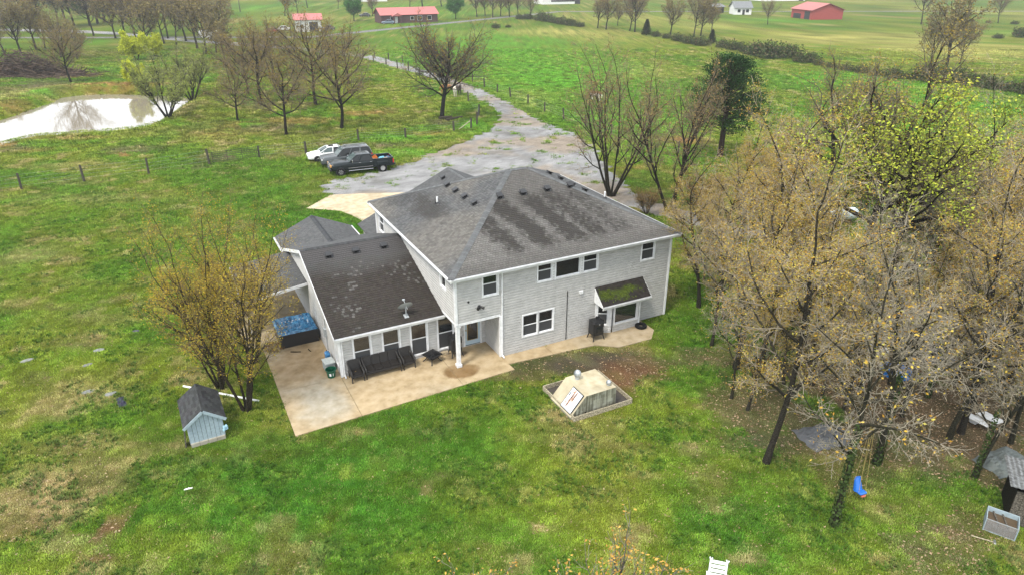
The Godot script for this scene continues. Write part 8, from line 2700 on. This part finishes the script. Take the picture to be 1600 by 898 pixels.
	# ---- rows far behind: counted from the left
	var rows := [
		["tree beyond the brush pile, %s from the left", [[Vector3(-116.22, 0, -166.71), 14.55], [Vector3(-115.87, 0, -171.65), 13.07], [Vector3(-117.19, 0, -179.61), 14.87], [Vector3(-116.7, 0, -182.43), 10.66], [Vector3(-102.06, 0, -164.34), 10.75], [Vector3(-97.13, 0, -162.03), 8.28], [Vector3(-112.98, 0, -157.59), 12.35]], "bare trees beyond the brush pile"],
		["bare tree of the thicket behind the yellow shrubs, %s from the left", [[Vector3(-122.86, 0, -215.96), 17.27], [Vector3(-112.53, 0, -208.34), 14.95], [Vector3(-111.7, 0, -212.08), 15.68], [Vector3(-104.94, 0, -204.73), 16.6], [Vector3(-88.8, 0, -176.88), 14.26], [Vector3(-92.48, 0, -194.56), 15.24], [Vector3(-87.86, 0, -191.39), 14.57], [Vector3(-89.53, 0, -201.23), 15.1], [Vector3(-78.65, 0, -182.43), 16.21], [Vector3(-72.12, 0, -171.65), 15.08], [Vector3(-70.7, 0, -174.23), 12.98], [Vector3(-60.76, 0, -153.38), 11.33], [Vector3(-82.58, 0, -208.34), 14.95], [Vector3(-97.65, 0, -208.34), 16.55], [Vector3(-103.76, 0, -212.08), 15.68]], "thicket behind the yellow shrubs"],
		["bare tree at the upper field road, %s from the left", [[Vector3(-166.02, 0, -252.61), 19.78], [Vector3(-149.03, 0, -242.37), 18.85], [Vector3(-151.84, 0, -224.12), 18.04], [Vector3(-149.64, 0, -252.61), 19.78], [Vector3(-151.32, 0, -237.55), 19.76], [Vector3(-99.99, 0, -232.9), 17.99], [Vector3(-107.05, 0, -237.55), 18.86], [Vector3(-91.53, 0, -299.77), 11.82], [Vector3(-89.6, 0, -311.32), 12.73], [Vector3(-97.77, 0, -356.94), 17.21], [Vector3(-80.81, 0, -346.81), 10.62], [Vector3(-56.2, 0, -299.77), 10.65]], "bare trees at the upper field road"],
		["bare tree of the far belt behind the brown house, %s from the left", [[Vector3(-42.78, 0, -356.94), 19.92], [Vector3(-34.59, 0, -367.67), 18.54], [Vector3(-25.92, 0, -379.05), 17.07], [Vector3(-14.01, 0, -296.11), 13.05], [Vector3(-10.96, 0, -303.53), 11.72], [Vector3(-7.55, 0, -292.53), 13.13], [Vector3(-4.64, 0, -299.77), 12.51], [Vector3(-1.02, 0, -296.11), 11.68], [Vector3(2.52, 0, -292.53), 13.13], [Vector3(6.81, 0, -282.27), 11.17], [Vector3(-29.71, 0, -346.81), 14.63], [Vector3(-47.53, 0, -346.81), 14.63]], "far belt behind the brown house"],
		["bare tree along the hedge of the far pasture, %s from the left", [[Vector3(28.13, 0, -242.37), 11.96], [Vector3(30.26, 0, -237.55), 12.85], [Vector3(36.04, 0, -252.61), 8.08], [Vector3(38.07, 0, -228.43), 14.51], [Vector3(37.17, 0, -232.9), 12.61], [Vector3(47.42, 0, -219.97), 11.62], [Vector3(52.43, 0, -212.08), 14.05], [Vector3(55.42, 0, -215.96), 12.78], [Vector3(61.86, 0, -228.43), 9.17], [Vector3(89.2, 0, -258.05), 8.85], [Vector3(85.47, 0, -141.93), 17.47], [Vector3(85.45, 0, -147.44), 10.47], [Vector3(142.71, 0, -258.05), 15.86], [Vector3(94.93, 0, -153.38), 10.11], [Vector3(173.07, 0, -263.72), 11.71]], "bare trees along the far hedge"],
	]
	for row in rows:
		var list: Array = row[1]
		list.sort_custom(func(a, b): return a[0].x / -a[0].z < b[0].x / -b[0].z)
		for k in list.size():
			var text: String = row[0] % ordinal(k)
			plant("far%d" % (rng.randi() % 4), "far_tree", text, "tree", list[k][0], list[k][1], rng.randf() * TAU, row[2])
	plant("round_green", "round_tree", "round fresh-green tree beside the brown farmhouse", "tree", [Vector3(-58.1, 0, -272.69), 8.47][0], [Vector3(-58.1, 0, -272.69), 8.47][1], 0.0)
	plant("round_green", "round_tree", "fresh-green tree at the farmhouse's far end", "tree", [Vector3(-21.4, 0, -282.27), 8.52][0], [Vector3(-21.4, 0, -282.27), 8.52][1], 2.0)
	plant("round_green", "round_tree", "fresh-green tree left of the small white house", "tree", [Vector3(93.28, 0, -346.81), 7.11][0], [Vector3(93.28, 0, -346.81), 7.11][1], 3.0)
	for q in [[[Vector3(-144.18, 0, -252.61), 13.99], "first"], [[Vector3(-146.01, 0, -260.85), 14.82], "second"], [[Vector3(-148.2, 0, -269.63), 13.63], "third"], [[Vector3(-170.25, 0, -282.27), 15.52], "outermost"]]:
		plant("pine", "evergreen", "%s dark evergreen of the row at the upper left" % q[1], "tree", q[0][0], q[0][1], rng.randf() * TAU, "evergreens at the upper left")
	# hedge row bushes and a cedar
	plant("cedar", "cedar_tree", "brown-green conical cedar in the far hedge row", "tree", [Vector3(39.8, 0, -217.94), 4.43][0], [Vector3(39.8, 0, -217.94), 4.43][1], 0.0)
	plant("cedar", "cedar_tree", "wide dark cedar further along the far hedge", "tree", [Vector3(53.04, 0, -194.56), 3.52][0], [Vector3(53.04, 0, -194.56), 3.52][1], 1.0)
	var hedge := [[Vector3(-5.25, 0, -242.37), 1.38], [Vector3(-1.27, 0, -244.86), 1.19], [Vector3(11.18, 0, -275.81), 2.88], [Vector3(13.26, 0, -269.63), 2.6], [Vector3(15.49, 0, -263.72), 2.13], [Vector3(17.39, 0, -258.05), 2.08], [Vector3(20.1, 0, -252.61), 2.86], [Vector3(22.69, 0, -247.39), 1.8], [Vector3(41.9, 0, -214), 1.58], [Vector3(43.92, 0, -208.34), 1.37], [Vector3(45.64, 0, -201.23), 1.82], [Vector3(47.26, 0, -194.56), 1.93], [Vector3(48.98, 0, -189.84), 2.04], [Vector3(53.55, 0, -185.32), 2.15], [Vector3(54.82, 0, -179.61), 2.09], [Vector3(55.85, 0, -174.23), 2.32], [Vector3(56.83, 0, -169.15), 2.68], [Vector3(57.62, 0, -164.34), 2.75], [Vector3(61.3, 0, -169.15), 2.82], [Vector3(61.96, 0, -164.34), 2.47], [Vector3(62.05, 0, -157.59), 1.86], [Vector3(63.46, 0, -155.46), 1.83], [Vector3(64.28, 0, -151.35), 1.79], [Vector3(65.33, 0, -147.44), 2], [Vector3(66.58, 0, -143.72), 1.95], [Vector3(68.03, 0, -140.17), 1.91], [Vector3(69.41, 0, -136.78), 2.1], [Vector3(70.96, 0, -133.55), 2.06], [Vector3(73.01, 0, -131.98), 1.81], [Vector3(75.48, 0, -130.45), 2.24], [Vector3(77.2, 0, -128.95), 3.1], [Vector3(78.7, 0, -126.76), 2.08], [Vector3(80.37, 0, -124.64), 2.37], [Vector3(81.8, 0, -121.92), 2.11], [Vector3(83.38, 0, -119.3), 2.28], [Vector3(84.48, 0, -116.79), 2.24], [Vector3(175.27, 0, -258.05), 1.67], [Vector3(169.65, 0, -263.72), 1.07], [Vector3(137.94, 0, -208.34), 1.37], [Vector3(147.14, 0, -212.08), 2.43], [Vector3(2.92, 0, -282.27), 1.81], [Vector3(6.32, 0, -282.27), 1.81]]
	hedge.sort_custom(func(a, b): return a[0].x / -a[0].z < b[0].x / -b[0].z)
	for k in hedge.size():
		plant("bush", "hedge_bush", "dark green bush of the far hedge rows, %s counted from the farmhouse end" % count_word(k), "bush", hedge[k][0], hedge[k][1] * rng.randf_range(0.75, 1.5), rng.randf() * TAU, "hedge rows across the far pasture")

func count_word(k: int) -> String:
	if k < 20:
		return ordinal(k)
	var tens := ["twentieth", "thirtieth", "fortieth"]
	var pre := ["twenty-", "thirty-", "forty-"]
	var n := k + 1
	return tens[n / 10 - 2] if n % 10 == 0 else pre[n / 10 - 2] + ordinal(n % 10 - 1)

# ---------------------------------------------------------------- grass and fallen leaves
func on_hard(p: Vector2) -> bool:
	for k in keep_off.size():
		var b: Rect2 = boxes[k]
		if b.has_point(p) and Geometry2D.is_point_in_polygon(p, keep_off[k]):
			if k == 1 and nf.get_noise_2d(p.x * 0.7, p.y * 0.7) + 0.6 * nf.get_noise_2d(p.x * 4.0, p.y * 4.0) > 0.5:
				continue   # grass creeping into the gravel
			return true
	return false

var boxes: Array[Rect2] = []

func tuft(blades: int, h: float, w: float, spread: float, sd: int) -> ArrayMesh:
	var r := RandomNumberGenerator.new()
	r.seed = sd
	var m := MB.new()
	for k in blades:
		var a := r.randf() * TAU
		var o := Vector3(r.randfn(0, spread), 0, r.randfn(0, spread))
		var d := Vector3(cos(a), 0, sin(a))
		var s := Vector3(-sin(a), 0, cos(a)) * w * r.randf_range(0.6, 1.3)
		var hh := h * r.randf_range(0.5, 1.25)
		var lean := r.randf_range(0.4, 1.4)
		var g := r.randf_range(0.75, 1.25)
		m.col = Color(g, g, g)
		var mid := o + d * hh * lean * 0.4 + Vector3.UP * hh * 0.6
		m.quad(o - s, o + s, mid + s * 0.7, mid - s * 0.7)
		m.tri(mid - s * 0.7, mid + s * 0.7, o + d * hh * lean + Vector3.UP * hh * 0.85)
	return m.mesh()

func scatter(called: String, mesh: Mesh, material: Material, rows: PackedFloat32Array, label: String, cat: String) -> void:
	var mm := MultiMesh.new()
	mm.transform_format = MultiMesh.TRANSFORM_3D
	mm.use_colors = true
	mm.mesh = mesh
	mm.instance_count = rows.size() / 16
	mm.buffer = rows
	var o := MultiMeshInstance3D.new()
	o.name = numbered(called)
	o.multimesh = mm
	o.material_override = material
	add_child(o)
	o.set_meta("kind", "stuff")
	tag(o, label, cat)

func row_of(at: Vector3, turn: float, s: float, c: Color, tilt := 0.0) -> PackedFloat32Array:
	var b := Basis(Vector3.UP, turn) * Basis(Vector3.RIGHT, tilt)
	b = b.scaled(Vector3.ONE * s)
	return PackedFloat32Array([b.x.x, b.y.x, b.z.x, at.x, b.x.y, b.y.y, b.z.y, at.y, b.x.z, b.y.z, b.z.z, at.z, c.r, c.g, c.b, 1.0])

func build_grass() -> void:
	for k in keep_off:
		var r := Rect2(k[0], Vector2.ZERO)
		for p in k:
			r = r.expand(p)
		boxes.append(r.grow(0.01))
	var x0 := -66.0
	var z0 := -150.0
	var ix0 := gx.find(x0)
	var iz0 := gz.find(z0)
	var nx := gx.size()
	var g := RandomNumberGenerator.new()
	g.seed = 77
	var rows := PackedFloat32Array()
	var dead := PackedFloat32Array()
	var n := 600000
	for k in n:
		# denser close by, thinning out with distance
		var z := -12.5 - 90.0 * pow(g.randf(), 1.6)
		if g.randf() < smoothstep(-80.0, -102.0, z):
			continue
		var half := 5.0 + absf(z) * 0.82
		var x := g.randf_range(-half, half)
		if x < -65.0 or x > 45.0:
			continue
		var i := ix0 + int(round((x - x0) * 2.0))
		var j := iz0 + int(round((z - z0) * 2.0))
		var q := j * nx + i
		var c := gcol[q]
		var cov := gcover[q]
		var roll := g.randf()
		if roll > cov:
			if roll > 0.55 and g.randf() < 0.22 and not on_hard(Vector2(x, z)):
				dead.append_array(row_of(Vector3(x, 0.01, z), g.randf() * TAU, g.randf_range(0.6, 1.3), Color(0.3, 0.19, 0.1).lerp(Color(0.42, 0.33, 0.22), g.randf()) * g.randf_range(0.4, 1.1), g.randfn(0, 0.4)))
			continue
		if on_hard(Vector2(x, z)):
			continue
		var f := nf.get_noise_2d(x * 3.0, z * 3.0)
		var s := g.randf_range(0.6, 1.25) * (1.0 + 0.5 * f) * (0.75 + 0.5 * cov)
		var v := g.randf_range(0.6, 1.4) * 1.35 * (1.0 + 0.5 * f)
		if g.randf() < 0.06:
			c = c.lerp(Color(0.24, 0.19, 0.09), 0.5)
		var t := Color(c.r * v, c.g * v * g.randf_range(0.92, 1.1), c.b * v)
		rows.append_array(row_of(Vector3(x, 0.0, z), g.randf() * TAU, s * (1.0 + maxf(0.0, -z - 26.0) * 0.02), t))
	scatter("lawn_grass", tuft(9, 0.05, 0.008, 0.06, 4), M.grass, rows, "short mixed grass of the lawn and near field", "grass")
	# coarse darker weed clumps
	var weeds := PackedFloat32Array()
	for k in 40000:
		var z := -13.0 - 62.0 * pow(g.randf(), 1.5)
		var half := 5.0 + absf(z) * 0.8
		var x := g.randf_range(-half, half)
		if x < -65.0 or x > 45.0 or on_hard(Vector2(x, z)):
			continue
		var wn := nz.get_noise_2d(x * 2.6 - 70.0, z * 2.6) + 0.5 * nf.get_noise_2d(x, z)
		var q := (iz0 + int(round((z - z0) * 2.0))) * nx + ix0 + int(round((x - x0) * 2.0))
		if wn < 0.12 or gcover[q] < 0.5:
			continue
		var v := g.randf_range(0.6, 1.3)
		weeds.append_array(row_of(Vector3(x, 0.0, z), g.randf() * TAU, g.randf_range(0.8, 1.8), Color(0.045 * v, 0.115 * v, 0.014 * v).lerp(gcol[q], 0.35)))
	scatter("weed_clumps", tuft(14, 0.11, 0.014, 0.07, 9), M.grass, weeds, "darker coarse weed clumps standing in the lawn", "weeds")
	# rough pasture farther out
	var rough := PackedFloat32Array()
	for k in 150000:
		var z := -72.0 - 110.0 * pow(g.randf(), 1.5)
		if g.randf() < smoothstep(-90.0, -72.0, z):
			continue
		var half := absf(z) * 0.78
		var x := g.randf_range(-half, half)
		if on_hard(Vector2(x, z)):
			continue
		var i := clampi(gx.bsearch(x), 1, nx - 2)
		var j := clampi(gz.bsearch(z), 1, gz.size() - 2)
		var q := j * nx + i
		if g.randf() > gcover[q]:
			continue
		var c := gcol[q]
		var v := g.randf_range(0.7, 1.3) * 1.3 * (1.0 + 0.5 * nf.get_noise_2d(x, z))
		rough.append_array(row_of(Vector3(x, ground_height(x, z), z), g.randf() * TAU, g.randf_range(2.2, 4.2), Color(c.r * v, c.g * v, c.b * v)))
	scatter("pasture_grass", tuft(9, 0.045, 0.01, 0.06, 14), M.grass, rough, "rough grass of the far pasture and pond banks", "grass")
	# leaf litter under the wood
	for k in 26000:
		var p := Vector2(g.randf_range(6.0, 34.0), g.randf_range(-44.0, -14.0))
		var i := ix0 + int(round((p.x - x0) * 2.0))
		var j := iz0 + int(round((p.y - z0) * 2.0))
		if g.randf() > 1.05 - gcover[j * nx + i] or on_hard(p):
			continue
		dead.append_array(row_of(Vector3(p.x, 0.012, p.y), g.randf() * TAU, g.randf_range(0.6, 1.5), Color(0.22, 0.13, 0.07).lerp(Color(0.4, 0.3, 0.2), g.randf()) * g.randf_range(0.35, 1.1), g.randfn(0, 0.5)))
	var lf := MB.new()
	lf.quad(Vector3(-0.05, 0.012, 0), Vector3(0, 0.0, 0.028), Vector3(0.055, 0.014, 0), Vector3(0, 0.004, -0.028), Vector3.UP)
	scatter("fallen_leaves", lf.mesh(), M.dead_leaf, dead, "tan and brown dead leaves strewn over bare ground", "leaves")
